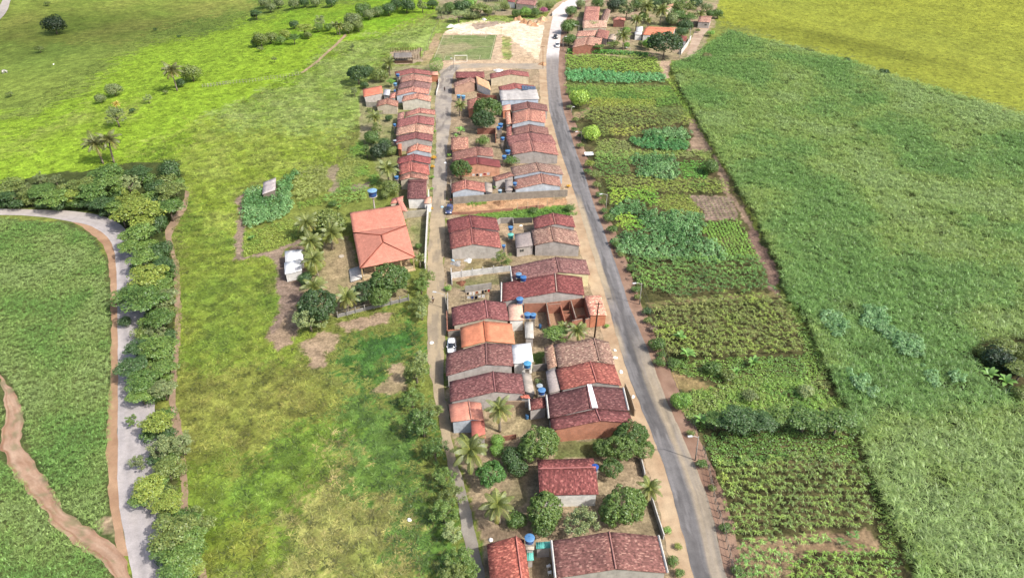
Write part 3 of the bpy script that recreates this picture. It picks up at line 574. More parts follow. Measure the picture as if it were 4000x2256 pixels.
def scatter(name, label, cat, pts, protos, size, colf, mat=ML, zs=(.8,1.25), lift=0.0, tip=None):
    """one stuff object: copies of small plants at pts (n,2)"""
    n = len(pts)
    if not n: return None
    which = rng.integers(0, len(protos), n); ang = rng.random(n) * 6.283; s = size * (.75 + .5 * rng.random(n)); z = s * (zs[0] + (zs[1]-zs[0]) * rng.random(n))
    C = colf(pts[:,0], pts[:,1]); g = gz(pts[:,0], pts[:,1]) + lift
    VV, QQ, CC, b = [], [], [], 0
    for k, (V, Q) in enumerate(protos):
        m = which == k; q = m.sum()
        if not q: continue
        ca, sa = np.cos(ang[m])[:,None], np.sin(ang[m])[:,None]
        x = (V[None,:,0]*ca - V[None,:,1]*sa) * s[m][:,None] + pts[m,0][:,None]
        y = (V[None,:,0]*sa + V[None,:,1]*ca) * s[m][:,None] + pts[m,1][:,None]
        zz = V[None,:,2] * z[m][:,None] + g[m][:,None]
        VV.append(np.stack([x, y, zz], -1).reshape(-1, 3))
        QQ.append((Q[None] + (np.arange(q) * len(V))[:,None,None] + b).reshape(-1, 4)); b += q * len(V)
        lv = (.8 + .4 * rng.random((q, len(Q))))                        # each leaf its own tone
        per = np.ones((q, len(V)))
        for j in range(Q.shape[1]): per[:, Q[:, j]] = lv
        c = C[m][:,None,:] * per[...,None]
        CC.append(np.broadcast_to(c, (q, len(V), 3)).reshape(-1, 3))
    return tag(ob(name, mesh_np(name, np.concatenate(VV), np.concatenate(QQ), np.concatenate(CC), None, mat), None, None, (1,1,1)), label, cat, None, 'stuff')
def region_pts(polys, spacing, holes=(), rows=None, jit=.45):
    """jittered grid of ground points inside photograph polygons"""
    W = np.concatenate([ground(p)[:,:2] for p in polys]); lo, hi = W.min(0) - 2, W.max(0) + 2
    if rows:
        dx, dy = rows; 
    else: dx = dy = spacing
    xs = np.arange(lo[0], hi[0], dx); ys = np.arange(lo[1], hi[1], dy); A, B = np.meshgrid(xs, ys); A = A.ravel(); B = B.ravel()
    jx, jy = (jit*dx, jit*dy); A = A + (rng.random(len(A))-.5)*2*jx; B = B + (rng.random(len(B))-.5)*2*jy
    S, dep = proj(np.stack([A, B, gz(A, B)], 1)); S = S + (rng.random(S.shape) - .5) * 14
    m = np.zeros(len(A), bool)
    for p in polys: m |= in_poly(p, S[:,0], S[:,1])
    for p in holes: m &= ~in_poly(p, S[:,0], S[:,1])
    return np.stack([A[m], B[m]], 1)
VEG = 2.1     # leaves shade each other: their own colour is lighter than the mass looks
def vcol(cs, patch, seed, amp=.3, k=VEG):
    cs = [alb(c, KLUM / k, .07) for c in cs]
    def f(x, y):
        n = np.clip((fnoise(x, y, patch, seed, 3) - .28) / .44, 0, .999) * (len(cs) - 1) + (rng.random(len(x)) - .5) * .9
        n = np.clip(n, 0, len(cs) - 1.001); i = n.astype(int); t = (n - i)[:,None]; a = np.array(cs)
        return (a[i] * (1 - t) + a[i + 1] * t) * (1 - amp/2 + amp * rng.random(len(x)))[:,None]
    return f
cane_pr = [blades(13, 1.05, .07, 1.15, 1.6, 3, .3, 100 + i, 1.15) for i in range(7)]
corn_pr = [blades(13, .5, .11, 1.05, 1.7, 3, .08, 200 + i, .75) for i in range(5)]
grass_pr = [blades(15, .75, .12, .8, 1.0, 2, .5, 300 + i, 0) for i in range(6)]
cass_pr = [bush_proto(52, .62, 1.3, .3, 400 + i, .5) for i in range(5)]
bean_pr = [bush_proto(16, .36, .55, .24, 500 + i, .6) for i in range(5)]
# right hand sugar cane
cane_poly = ZP('D', [(1688,170),(1740,150),(1785,118),(1835,86),(1960,118),(2130,160),(2240,200),(2400,246),(2580,302),(3100,470),(3100,1640),(2330,1640),(2290,1453),(2230,1300),(2150,1090),(2092,960),(2032,830),(1985,765),(1962,700),(1903,560),(1850,470),(1800,390),(1752,305),(1708,222)])
ravine = ZP('T', [(1620,830),(1700,740),(1850,700),(2300,690),(2500,1500),(2076,1250),(1900,1150),(1720,1010)])
pts = region_pts([cane_poly], 0.55, [ravine])
rowm = fnoise(pts[:,0], pts[:,1], 9, 131, 3); keep = rng.random(len(pts)) < np.where(fnoise(pts[:,0], pts[:,1], 3.2, 138, 2) > .64, .5, .97); pts = pts[keep]
scatter('sugar_cane', 'dense tall sugar cane filling the right hand field', 'sugar cane', pts, cane_pr, 1.05, vcol([(100,136,64),(110,143,72),(126,149,72),(130,154,88)], 18, 133, .6))
vine = [ZP('T', p) for p in ([(400,500),(560,540),(640,640),(560,740),(440,620)],[(760,480),(900,480),(960,640),(1240,760),(1240,880),(1080,860),(860,660),(720,620)],[(620,1000),(760,1040),(830,1160),(800,1210),(660,1120)],[(1220,960),(1360,1040),(1340,1120),(1220,1020)],[(1440,1000),(1560,1020),(1580,1110),(1460,1060)])]
scatter('climbing_vine', 'blue green broad leaved vine spreading over the sugar cane', 'vine', region_pts(vine, .75), cass_pr, .95, vcol([(100,140,84),(118,154,100)], 4, 137), lift=1.5)
# lower left field
lf = [ZP('D', p) for p in ([(-500,570),(0,558),(150,568),(225,596),(266,660),(278,800),(282,1000),(272,1180),(266,1346),(250,1336),(203,1310),(163,1284),(142,1256),(113,1197),(76,1125),(66,1050),(45,990),(0,930),(-500,800)], [(-500,1165),(0,1160),(26,1178),(58,1214),(87,1252),(116,1300),(145,1336),(189,1368),(241,1404),(284,1453),(284,1640),(-500,1640)], [(-500,960),(-5,1000),(15,1060),(-5,1105),(-500,1120)])]
pts = region_pts(lf, 0.55)
scatter('sugar_cane', 'young leafy sugar cane inside the bend of the country road', 'sugar cane', pts, cane_pr, .62, vcol([(104,144,64),(114,150,70),(128,154,78),(136,160,90)], 9, 141, .5))
# grass tufts, coloured as the pasture they stand in
def tuft_poly(): return [ZP('D', [(465,480),(436,600),(446,1000),(470,1600),(1160,1600),(1120,1200),(1050,1010),(1050,800),(1000,780),(720,780),(680,650),(600,650),(600,480),(870,420),(905,330),(890,250),(1090,60),(870,106),(640,238),(490,318),(300,400),(0,480),(-200,520),(-200,560),(360,420)])]
pts = region_pts(tuft_poly(), 0.7)
Cg, Gg = ground_color(pts[:,0], pts[:,1]); ok = (Gg == 1) & (rng.random(len(pts)) < .1 + 1.1 * fnoise(pts[:,0], pts[:,1], 3.0, 151, 3)); pts = pts[ok]
gc = {}
def gcol(x, y):
    c, _ = ground_color(x, y); f = np.where(rng.random(len(x)) < .42, .52, 1.15)[:,None] * (.8 + .4 * rng.random(len(x)))[:,None]; w = (rng.random(len(x)) ** 3)[:,None]
    return np.clip(c * f * 1.3 * (1 - w) + w * c * np.array([1.5, 1.3, 1.5]) * 1.3, 0, .8)
scatter('pasture_grass', 'tufted uneven grass of the long pasture left of the street', 'grass', pts, grass_pr, .95, gcol)
pts = region_pts([ZP('D', [(1820,70),(2130,155),(2240,195),(2400,240),(2600,300),(2600,-20),(1800,-20)])], 2.2)
scatter('pasture_grass', 'yellow meadow grass beyond the sugar cane', 'grass', pts, grass_pr, .8, gcol)
pts = region_pts([ZP('D', [(0,470),(0,300),(400,60),(900,-10),(1100,0),(870,100),(480,310),(300,400)])], 1.7)
scatter('pasture_grass', 'bright green grass on the slopes of the upper left valley', 'grass', pts, grass_pr, .9, gcol)
# crop plots
G1=[(84,120,48),(104,138,56),(122,146,62)]; YG=[(96,130,48),(118,144,54),(136,150,60)]; CORN=[(90,112,56),(126,142,66),(158,164,70)]; CORNG=[(84,122,54),(110,144,66),(132,156,74)]
OLV=[(96,106,60),(126,130,70),(146,142,76)]; CAS=[(78,122,62),(98,142,78),(120,160,98)]; WEED=[(92,128,50),(116,148,58),(112,128,62),(138,148,74)]
PLOTS = [
 ('bean','leafy low green crop above the yellowing corn at the lower right',G1,.55,1.0,'R',[[(470,390),(700,350),(1080,330),(1600,400),(1650,610),(1200,570),(560,620)]]),
 ('corn','large dark corn plot with yellowing left edge at the lower right',[(154,162,60),(122,144,60),(108,130,58),(100,120,58)],.62,1.35,'R',[[(560,610),(900,580),(1200,560),(1640,600),(1770,1080),(1400,1110),(1000,1140),(700,1160),(610,980)]]),
 ('corn','thin rows of corn standing on bare soil near the bottom right',CORNG,.6,1.2,'R',[[(730,1210),(1000,1180),(1020,1230),(740,1265)],[(1050,1220),(1130,1180),(1400,1150),(1400,1200),(1200,1230),(1060,1260)],[(1440,1170),(1640,1140),(1640,1195),(1450,1215)]]),
 ('corn','green corn clump at the bottom edge beside the road bank',CORNG,.62,1.25,'R',[[(700,1300),(900,1260),(1130,1260),(1140,1330),(1060,1400),(1000,1600),(720,1600)]]),
 ('corn','yellow tinged corn at the bottom edge beside the cane',YG,.62,1.25,'R',[[(1250,1290),(1500,1250),(1820,1240),(1880,1600),(1060,1600),(1110,1400),(1180,1340)]]),
 ('bean','bright creeping greenery in the strip along the cane edge',G1,.55,.9,'R',[[(1600,540),(1720,620),(1800,900),(1900,1050),(1970,1453),(2000,1600),(1880,1600),(1800,1200),(1780,1060),(1700,750)]]),
 ('weed','weedy green ground with small shrubs above the bean plot',WEED,.6,1.0,'R',[[(280,150),(400,60),(700,-20),(1150,-60),(1500,120),(1600,380),(1080,320),(600,330),(450,340),(330,240)]]),
 ('bean','low green rows below the brownish corn',WEED,.7,1.0,'Q',[[(560,1080),(700,1050),(950,1050),(1350,1040),(1880,1000),(1970,1300),(1300,1250),(1050,1230),(760,1170)]]),
 ('corn','brownish ripe corn plot in the middle of the right side',[(126,144,58),(114,130,58),(110,122,60),(124,130,68)],.72,1.35,'Q',[[(490,640),(700,590),(1100,540),(1560,560),(1650,700),(1740,1000),(1350,1030),(950,1050),(640,1030),(540,900)]]),
 ('bean','bright green strip between the brown corn and the cane',G1,.6,1.0,'Q',[[(1560,560),(1640,560),(1760,800),(1880,1000),(1760,1010),(1680,760)]]),
 ('corn','tall green crop plot just below the cassava',[(80,112,54),(96,132,60),(112,146,66)],.7,1.4,'Q',[[(300,250),(480,220),(700,240),(1000,230),(1400,240),(1430,460),(1530,510),(1100,510),(850,540),(640,560),(430,480),(340,400)]]),
 ('cassava','big blue green cassava patch in the middle of the right plots',CAS,1.05,1.15,'O',[[(500,1320),(640,1280),(800,1270),(700,1190),(720,1120),(880,1110),(1230,1130),(1260,1210),(1200,1290),(1370,1400),(1420,1490),(1380,1530),(1000,1500),(780,1500),(520,1440)],[(480,1080),(640,1010),(780,1060),(730,1130),(560,1120),(500,1180),(470,1170)]]),
 ('bean','neat light green rows beside the big cassava patch',[(104,150,56),(124,164,64)],.5,.85,'O',[[(1250,1180),(1520,1165),(1640,1380),(1680,1480),(1420,1480),(1220,1260)]],(0.85,.42)),
 ('bean','yellow green bean patch left of the seed beds',YG,.55,.95,'O',[[(900,960),(1120,960),(1230,1120),(960,1110),(860,1020)]]),
 ('corn','green corn rows above the cassava patch',[(96,146,50),(124,168,58),(150,176,60)],.62,1.1,'O',[[(470,940),(850,900),(880,1050),(800,1070),(650,1010),(500,1060)],[(540,1130),(700,1140),(760,1260),(620,1270),(520,1220)]]),
 ('corn','yellowish corn strip below the middle cassava bed',[(104,136,56),(132,148,62),(118,130,66)],.6,1.15,'O',[[(410,830),(700,830),(1000,850),(1420,860),(1440,960),(1110,960),(860,960),(480,940)]]),
 ('cassava','cassava bed left of the small lush green bed',CAS,1.0,1.1,'O',[[(630,660),(900,640),(1030,680),(1050,800),(1000,850),(690,820),(720,760),(660,720)]]),
 ('bean','small lush even green bed right of a cassava bed',[(92,156,56),(108,168,62)],.42,.8,'O',[[(1030,690),(1250,690),(1290,840),(1080,830)]]),
 ('corn','grey green corn stand beside the road shrubs',CORNG,.62,1.25,'O',[[(370,640),(620,640),(650,720),(640,820),(400,820),(350,740)]]),
 ('weed','mixed weedy strip between two cassava beds',[(104,130,60),(132,150,72),(120,128,76)],.6,.9,'O',[[(380,520),(620,520),(700,600),(1290,600),(1310,660),(640,650),(370,640)]]),
 ('cassava','long narrow cassava bed beside a bare brown bed',[(76,136,72),(100,150,76),(112,150,74)],.9,.95,'O',[[(630,510),(880,500),(1110,530),(1130,600),(840,600),(690,580)]]),
 ('cassava','dark cassava strip below the upper corn field',CAS,1.0,1.1,'O',[[(730,450),(1000,430),(1130,480),(1120,520),(760,500)]]),
 ('corn','broad olive corn field below the yellow bean strip',[(92,110,58),(114,130,64),(134,144,66)],.66,1.35,'O',[[(270,290),(330,265),(780,255),(1110,290),(1140,400),(900,430),(400,420),(300,380),(230,330)]]),
 ('corn','narrow row of brownish corn beside the tall clipped tree',CORN,.6,1.2,'O',[[(390,425),(740,430),(730,490),(400,490)]]),
 ('bean','yellowing bean strip right of the round bright tree',[(128,148,56),(148,156,62)],.6,1.0,'O',[[(330,180),(850,185),(840,250),(310,250)]]),
 ('weed','green mixed crop behind the round bright tree',G1,.62,1.0,'O',[[(125,70),(680,80),(830,190),(330,180),(140,140)],[(690,80),(960,80),(1060,220),(860,240),(850,180)]]),
 ('corn','upper corn field just below the clipped hedge',[(116,150,60),(140,166,66),(124,142,66)],.7,1.3,'N',[[(362,720),(1490,735),(1590,960),(1560,960),(1000,930),(380,880)]]),
 ('cassava','pale green cassava rows edging the upper corn field',[(92,156,88),(120,176,112)],.95,1.0,'N',[[(360,890),(700,890),(1000,935),(1570,960),(1610,1030),(1080,1050),(370,1030)]]),
 ('weed','rough grass strip beside the uppermost cane edge',[(128,160,60),(146,166,72)],.7,.9,'N',[[(1600,1000),(1700,1010),(1960,1450),(1880,1450),(1740,1180)]]),
 ('cassava','round topped cassava garden in front of the small grey shed',CAS,1.0,1.2,'AD',[[(190,470),(350,400),(360,460),(520,470),(540,370),(600,330),(740,220),(780,230),(700,350),(720,560),(740,650),(550,760),(160,870),(140,760)]]),
 ('bean','yellow green bean garden below the left cassava garden',YG,.55,.95,'AD',[[(150,940),(300,870),(500,800),(720,760),(800,830),(760,960),(600,1040),(150,1190)]]),
 ('corn','dry thin corn garden behind the coconut palms',[(122,146,66),(146,158,84),(120,128,70)],.75,1.1,'AD',[[(780,200),(1110,150),(1140,430),(1000,510),(760,560),(720,400)]]),
 ('bean','bright yellow green strip above the school palms',YG,.6,1.0,'AD',[[(740,560),(1060,500),(1070,580),(780,630)]]),
 ('corn','green corn garden below the blue water tower',CORNG,.65,1.1,'AD',[[(1200,430),(1540,390),(1560,540),(1300,600),(1080,590),(1090,520)]]),
 ('weed','weedy garden ground behind the street houses',WEED,.6,1.0,'AD',[[(1250,140),(1540,130),(1580,230),(1380,280),(1360,400),(1250,420),(1210,260)],[(1370,-60),(1500,-150),(1560,100),(1290,120)],[(1580,250),(1680,240),(1680,340),(1590,360)]]),
 ('weed','tall roadside weeds in the vacant lot between the houses',G1,.55,.8,'C',[[(560,1220),(830,1185),(1600,1090),(2330,1030),(2350,1200),(1560,1250),(1000,1260)],[(545,985),(785,975),(795,1025),(545,1030)]]),
 ('weed','rough grass on the far side of the football pitch',[(128,164,66),(150,170,84)],.9,.8,'A',[[(1100,195),(1480,185),(2180,170),(2150,205),(1800,210),(1300,235)]]),
]
PR = dict(bean=bean_pr, corn=corn_pr, cassava=cass_pr, weed=bean_pr + grass_pr[:3])
NM = dict(bean='bean_crop', corn='corn_crop', cassava='cassava_crop', weed='weeds'); CT = dict(bean='bean crop', corn='corn', cassava='cassava', weed='weeds')
for i, pl_ in enumerate(PLOTS):
    t, lab, cs, sp, sz, fr, polys = pl_[:7]; rows = pl_[7] if len(pl_) > 7 else {'corn': (.6*sz/1.1, 1.12*sz/1.2), 'bean': (.5, .82)}.get(t)
    p = region_pts([ZP(fr, q) for q in polys], sp, rows=rows, jit=.24 if rows else .4)
    scatter(NM[t], lab, CT[t], p, PR[t], sz, vcol(cs, 9, 600 + i, .4, {'cassava': 1.9, 'bean': 2.2}.get(t, 2.3)))
mounds = MBd(); p = region_pts([ZP('O', [(1160,975),(1440,975),(1510,1150),(1265,1140)])], 1.15, jit=.05)
scatter('seed_beds', 'brown seed bed mounds with small green sprouts', 'seed beds', p, bean_pr, .9, vcol([(96,104,62),(120,124,70)], 5, 777))
# ------------------------------------------------------------------ trees
def leaf_mesh(name, P, N, size, cvar, seed, drop=.0):
    r = np.random.default_rng(seed); n = len(P)
    N = N + (r.random((n,3)) - .5) * 1.1; N /= np.linalg.norm(N, axis=1)[:,None]
    T = np.cross(N, r.random((n,3)) - .5); T /= np.linalg.norm(T, axis=1)[:,None]; B = np.cross(N, T)
    l = (size * (.65 + .7 * r.random(n)))[:,None]
    a = P - T*l*.55; b = P + B*l*.34 - N*l*.12; c = P + T*l*.55 - N*l*.08; d = P - B*l*.34 - N*l*.12
    V = np.stack([a, b, c, d], 1).reshape(-1, 3); Q = np.arange(4*n).reshape(n, 4)
    g = 1 + cvar * (r.random(n) - .5) * 2; hue = r.random(n)
    col = np.stack([g * (1 + .25 * (hue - .4)), g, g * (1 - .2 * (hue - .5))], 1)
    return mesh_np(name, V, Q, np.repeat(col, 4, 0), None, ML)
def sph(n, r, up=-1.0):
    z = up + (1 - up) * r.random(n); a = r.random(n) * 6.283; q = np.sqrt(np.maximum(0, 1 - z*z))
    return np.stack([q*np.cos(a), q*np.sin(a), z], 1)
def crown(kind, seed):
    r = np.random.default_rng(1000 + seed); P = []; N = []; size = .1; cv = .28
    if kind == 'mango':                                   # dense dome of rounded leaf heads
        lob = [((0,0,.1), .78)] + [((math.cos(a)*.36, math.sin(a)*.36, -.05 + .3*r.random()), .5 + .14*r.random()) for a in r.random(6)*6.283]
        for c, R_ in lob:
            m = int(62 * R_ / .6)
            D = sph(m, r, -.45)
            for d in D:
                q = np.array(c) + d * R_ * (.86 + .2*r.random()); h = .1 + .07*r.random()
                if any(np.linalg.norm(q - np.array(c2)) < R2*.72 for c2, R2 in lob): continue
                k = 26; dd = sph(k, r, -.5); dd = dd + d*.5; dd /= np.linalg.norm(dd, axis=1)[:,None]
                P.append(q + dd * h); N.append(dd)
        D = sph(700, r, -.6); P.append(D * np.array([.74,.74,.62])); N.append(D); size = .085
    elif kind == 'broad':                                 # spreading roadside tree, flat leafy layers with gaps
        n = 19
        for k in range(n):
            a = k * 2.4 + r.random() * .7; q = math.sqrt((k + .5) / n) * (.6 + .34 * r.random()); z = .5 * (1 - q*q) + (r.random() - .5) * .5 - .12
            rr = .18 + .2 * r.random(); m = int(1500 * rr * rr) + 30
            D = sph(m, r, -.25); D2 = D * np.array([rr*1.25, rr*1.25, rr*.62]) * (.6 + .45 * r.random(m))[:,None]
            P.append(D2 + (math.cos(a)*q, math.sin(a)*q, z)); N.append(D * .5 + (0,0,.6))
        D = sph(160, r, -.4); P.append(D * np.array([.6,.6,.3])); N.append(D); size = .095; cv = .4
    elif kind == 'airy':                                  # thin feathery crown
        n = 34
        for k in range(n):
            d = sph(1, r, -.5)[0] * (.35 + .6 * r.random()); rr = .12 + .14 * r.random(); m = int(32 + 420 * rr)
            D = sph(m, r, -1); P.append(D * rr * (.4 + .8 * r.random(m))[:,None] * np.array([1,1,.8]) + d); N.append(D * .4 + (0,0,.5))
        size = .075; cv = .36
    elif kind == 'dense':                                 # dark round bushy crown
        lob = [((0,0,0), .7)] + [((math.cos(a)*.42, math.sin(a)*.42, (r.random()-.4)*.5), .36 + .2*r.random()) for a in r.random(9)*6.283]
        for c, R_ in lob:
            m = int(1100 * R_ * R_); D = sph(m, r, -.7); P.append(D * R_ * (.84 + .2*r.random(m))[:,None] + np.array(c)); N.append(D)
        size = .1; cv = .34
    elif kind == 'clip':                                  # smooth clipped round crown
        m = 2600; D = sph(m, r, -.75); P.append(D * (.93 + .08 * r.random(m))[:,None]); N.append(D); size = .075; cv = .2
    elif kind == 'layer':                                 # flat topped savannah tree
        for k in range(16):
            a = k*2.4; q = math.sqrt((k+.5)/16)*.9; rr = .2 + .12*r.random(); D = sph(150, r, -.3)
            P.append(D * np.array([rr*1.3, rr*1.3, rr*.5]) + (math.cos(a)*q, math.sin(a)*q, .22*(1-q*q) - .18*(k%3))); N.append(D*.5 + (0,0,.5))
        size = .1
    else:                                                 # bush
        for k in range(9):
            a = k*2.4; q = math.sqrt(k/9)*.62; rr = .36 + .16*r.random(); m = 150; D = sph(m, r, -.6)
            P.append(D * rr * (.7 + .4*r.random(m))[:,None] + (math.cos(a)*q, math.sin(a)*q, .1 + .3*r.random())); N.append(D)
        size = .13; cv = .32
    return leaf_mesh('crown', np.concatenate(P), np.concatenate(N), size, cv, seed)
CRN = {k: [crown(k, i*17 + j*3) for j in range(n)] for i, (k, n) in enumerate((('mango',4),('broad',6),('airy',5),('dense',4),('clip',2),('layer',2),('bush',5)))}
def trunk_mesh(seed, limbs=5):
    r = np.random.default_rng(seed); b = MBd()
    b.tube([(0,0,-.05),(.02,.01,.3),(.03,-.02,.62)], [.075,.055,.045], 7)
    for k in range(limbs):
        a = k*6.283/limbs + r.random(); q = .3 + .2*r.random()
        b.tube([(.03,-.02,.6),(math.cos(a)*q*.5, math.sin(a)*q*.5, .8),(math.cos(a)*q, math.sin(a)*q, 1.02)], [.04,.026,.01], 5)
    return b.mesh('trunk', MBK, True)
TRK = [trunk_mesh(i) for i in range(4)]
TREE_N = [0]
BARK = alb((150,135,118)); 
def tree(fr, x, y, r, kind, c, name, label, group=None, squash=None, hc=None, base=None):
    """crown seen at photograph point (x,y) with radius r, all in the pixels of frame fr"""
    S = Z(fr, x, y); rS = r / FR[fr][2] * ({'dense':1.1,'broad':1.36,'airy':1.1,'mango':1.07}.get(kind,1.0) if name != 'undergrowth_shrub' else 1.35)
    P = ground([S], 2.0)[0]; Rm = rS * depth_at(P) / FPX
    h = (hc if hc is not None else {'bush': .5*Rm + .1, 'clip': .95*Rm, 'airy': .85*Rm + .5, 'mango': .76*Rm + .5, 'dense': .66*Rm + .2, 'layer': .5*Rm + .4}.get(kind, .66*Rm + .9))
    P = ground([S], h)[0]; Rm = rS * depth_at(P) / FPX
    gzv = float(gz(P[:1], P[1:2])[0]); i = TREE_N[0]; TREE_N[0] += 1
    root = empty(name, (P[0], P[1], gzv), random.random()*6.28)
    tag(root, label, {'mango':'tree','broad':'tree','airy':'tree','dense':'tree','layer':'tree','clip':'tree'}.get(kind, 'shrub') if name != 'hedge' else 'hedge', group)
    col = alb(c, KLUM / (1.55 if kind == 'mango' else 1.95)) * (.93 + .14*random.random())
    ms = CRN[kind]; o = ob('crown' if kind != 'bush' else 'foliage', ms[i % len(ms)], root, (0, 0, h), col)
    sq = squash or {'mango': .82, 'broad': .72, 'airy': .9, 'dense': .9, 'clip': .95, 'layer': .75, 'bush': .75}[kind]
    o.scale = (Rm, Rm * (.9 + .2*random.random()), Rm * sq)
    if kind != 'bush':
        t = ob('trunk', TRK[i % 4], root, (0,0,0), BARK); k = min(Rm, 4.0) * 1.15; t.scale = (k, k, max(h * 1.0, .5))
    else:
        t = ob('stem', TRK[i % 4], root, (0,0,0), BARK); k = min(Rm, 2.5) * .5; t.scale = (k, k, max(h * .9, .3))
    return root
def frond_mesh(seed, nf=20, L=3.0, yellow=.2):
    r = np.random.default_rng(seed); V = []; Q = []; C = []
    for k in range(nf):
        a = k*2.39996 + r.random()*.3; el = 1.25 - 1.75 * (k / nf) ** .9 + .1*(r.random()-.5); l = L * (.8 + .3*r.random())
        d = np.array([math.cos(a), math.sin(a), 0]); side = np.array([-d[1], d[0], 0]); p = np.array([0,0,.0]); seg = 9; pts = [p]
        for i in range(seg):
            e = el - 1.25 * (i / seg) ** 1.4; p = p + (d*math.cos(e) + np.array([0,0,math.sin(e)])) * l / seg; pts.append(p)
        old = k > nf * (1 - yellow); tone = np.array([1.3,1.08,.9]) if old else np.array([1,1,1]) * (.85 + .35*r.random())
        for i in range(seg):                                           # midrib
            b0 = len(V); w = .07 * (1 - i/seg*.7); V += [pts[i]-side*w, pts[i]+side*w, pts[i+1]+side*w*.9, pts[i+1]-side*w*.9]; Q.append((b0,b0+1,b0+2,b0+3)); C += [tone*np.array([1.5,1.35,1.1])]*4
        for i in range(3*seg):
            t = (i + 1.2) / (3*seg + 1); q = t*seg; j = min(int(q), seg-1); p0 = pts[j] + (pts[j+1]-pts[j])*(q-j); ax = (pts[j+1]-pts[j]); ax /= np.linalg.norm(ax)
            ll = .8 * math.sin(math.pi*(.12 + .8*t)) * L/3.0
            for s in (-1, 1):
                dd = side*s*.82 + ax*.5 + np.array([0,0,-.42 - .25*r.random()]); dd /= np.linalg.norm(dd); w = .085 * L/3.0; b0 = len(V)
                m_ = p0 + dd*ll*.5; V += [p0 - ax*w*.4, p0 + ax*w*.5, m_ + ax*w*.6 + dd*ll*.45 + np.array([0,0,-.12*ll]), m_ - ax*w*.3 + dd*ll*.4 + np.array([0,0,-.12*ll])]
                Q.append((b0,b0+1,b0+2,b0+3)); C += [tone*(.8 + .4*r.random())]*4
    return mesh_np('fronds', np.array(V), np.array(Q), np.clip(np.array(C), 0, 2), None, ML)
FRN = [frond_mesh(40 + i, 19 + i, 3.0, .18 + .06*i) for i in range(4)]
FRN_UP = [frond_mesh(60, 13, 3.0, .1)]
def palm(fr, x, y, r, label, base=None, c=(132,146,66), hc=None, group='coconut palms', name='coconut_palm'):
    S = Z(fr, x, y); rS = r / FR[fr][2]
    if base is not None:
        G = ground([Z(fr, *base)])[0]; lo, hi = .3, 25
        for _ in range(40):
            h = (lo + hi)/2; s, dep = proj(G + (0,0,h))
            if s[0][1] > S[1]: lo = h
            else: hi = h
        dep = dep[0]; lean = (S[0] - s[0][0]) * dep / FPX
    else:
        P = ground([S], 4)[0]; dep = depth_at(P); h = hc or 1.25 * rS*dep/FPX + 1.2
        P = ground([S], h)[0]; lean = (random.random()-.5) * 1.0; gzb = float(gz(P[:1], P[1:2])[0]); G = np.array([P[0]-lean, P[1], gzb]); dep = depth_at(P)
    Rm = rS*dep/FPX
    root = empty(name, tuple(G)); tag(root, label, 'palm tree', group)
    b = MBd(); tw = .13 + .012*h; b.tube([(lean*t**1.6, 0, h*t - .05) for t in np.linspace(0,1,9)], [tw*(1.35 - .55*t) for t in np.linspace(0,1,9)], 8)
    b.obj('trunk', MBK, root, None, alb((164,150,132)), True)
    i = TREE_N[0]; TREE_N[0] += 1
    o = ob('fronds', FRN[i % 4], root, (lean, 0, h - .05), alb(c, KLUM/1.25)); k = Rm/2.75; o.scale = (k,k,k); o.rotation_euler = (0,0,random.random()*6.28)
    nb = MBd(); 
    for k2 in range(5): a = k2*1.26; nb.lathe([(.02,-.16),(.11,-.06),(.12,.04),(.03,.15)], 7, (math.cos(a)*.24, math.sin(a)*.24, -.28))
    q = nb.obj('coconuts', MW, root, (lean,0,h-.05), alb((120,110,56)), True); q.scale = (min(k,1.3),)*3
    return root
def banana_mesh(seed):
    r = np.random.default_rng(seed); V = []; Q = []; C = []
    for k in range(9):
        a = k*2.4 + r.random()*.4; el = 1.35 - .7*r.random(); L = 1.0 + .4*r.random(); d = np.array([math.cos(a),math.sin(a),0]); s = np.array([-d[1],d[0],0]); p = np.array([0,0,.75]); seg = 6; b0 = len(V); tone = .85 + .4*r.random()
        for i in range(seg+1):
            t = i/seg; w = .24*math.sin(math.pi*min(.98,.08+.92*t))**.6 * (1 if t < .97 else .4)
            V += [p - s*w + (0,0,.06*w), p, p + s*w + (0,0,.06*w)]; C += [(tone,tone,tone),(tone*1.35,tone*1.3,tone),(tone,tone,tone)]
            e = el - 1.5*t**1.5; p = p + (d*math.cos(e) + np.array([0,0,math.sin(e)]))*L/seg
        for i in range(seg): Q += [(b0+3*i,b0+3*i+1,b0+3*i+4,b0+3*i+3),(b0+3*i+1,b0+3*i+2,b0+3*i+5,b0+3*i+4)]
    return mesh_np('leaves', np.array(V), np.array(Q), np.array(C), None, ML)
BAN = [banana_mesh(i) for i in range(3)]
bs = MBd(); bs.tube([(0,0,-.03),(.01,0,.4),(0,0,.8)], [.09,.075,.05], 8); BST = bs.mesh('stalk', MBK, True)
def banana(fr, x, y, r, label, c=(98,138,66)):
    r = r * .8
    S = Z(fr, x, y); P = ground([S], 1.2)[0]; Rm = r/FR[fr][2]*depth_at(P)/FPX; P = ground([S], Rm)[0]
    root = empty('banana_plant', (P[0],P[1],float(gz(P[:1],P[1:2])[0])), random.random()*6); tag(root, label, 'banana plant', 'banana plants')
    i = TREE_N[0]; TREE_N[0] += 1; k = Rm/1.05
    o = ob('leaves', BAN[i%3], root, (0,0,0), alb(c, KLUM/2.0)); o.scale = (k,k,k); o = ob('stalk', BST, root, (0,0,0), alb((130,140,70))); o.scale = (k,k,k)
BG=(104,134,56); MG_=(88,120,50); DK=(70,100,50); YGc=(128,146,54); OL=(112,130,60); GY=(116,132,78); LG=(116,160,62); PL=(140,158,96); DD=(52,72,42)
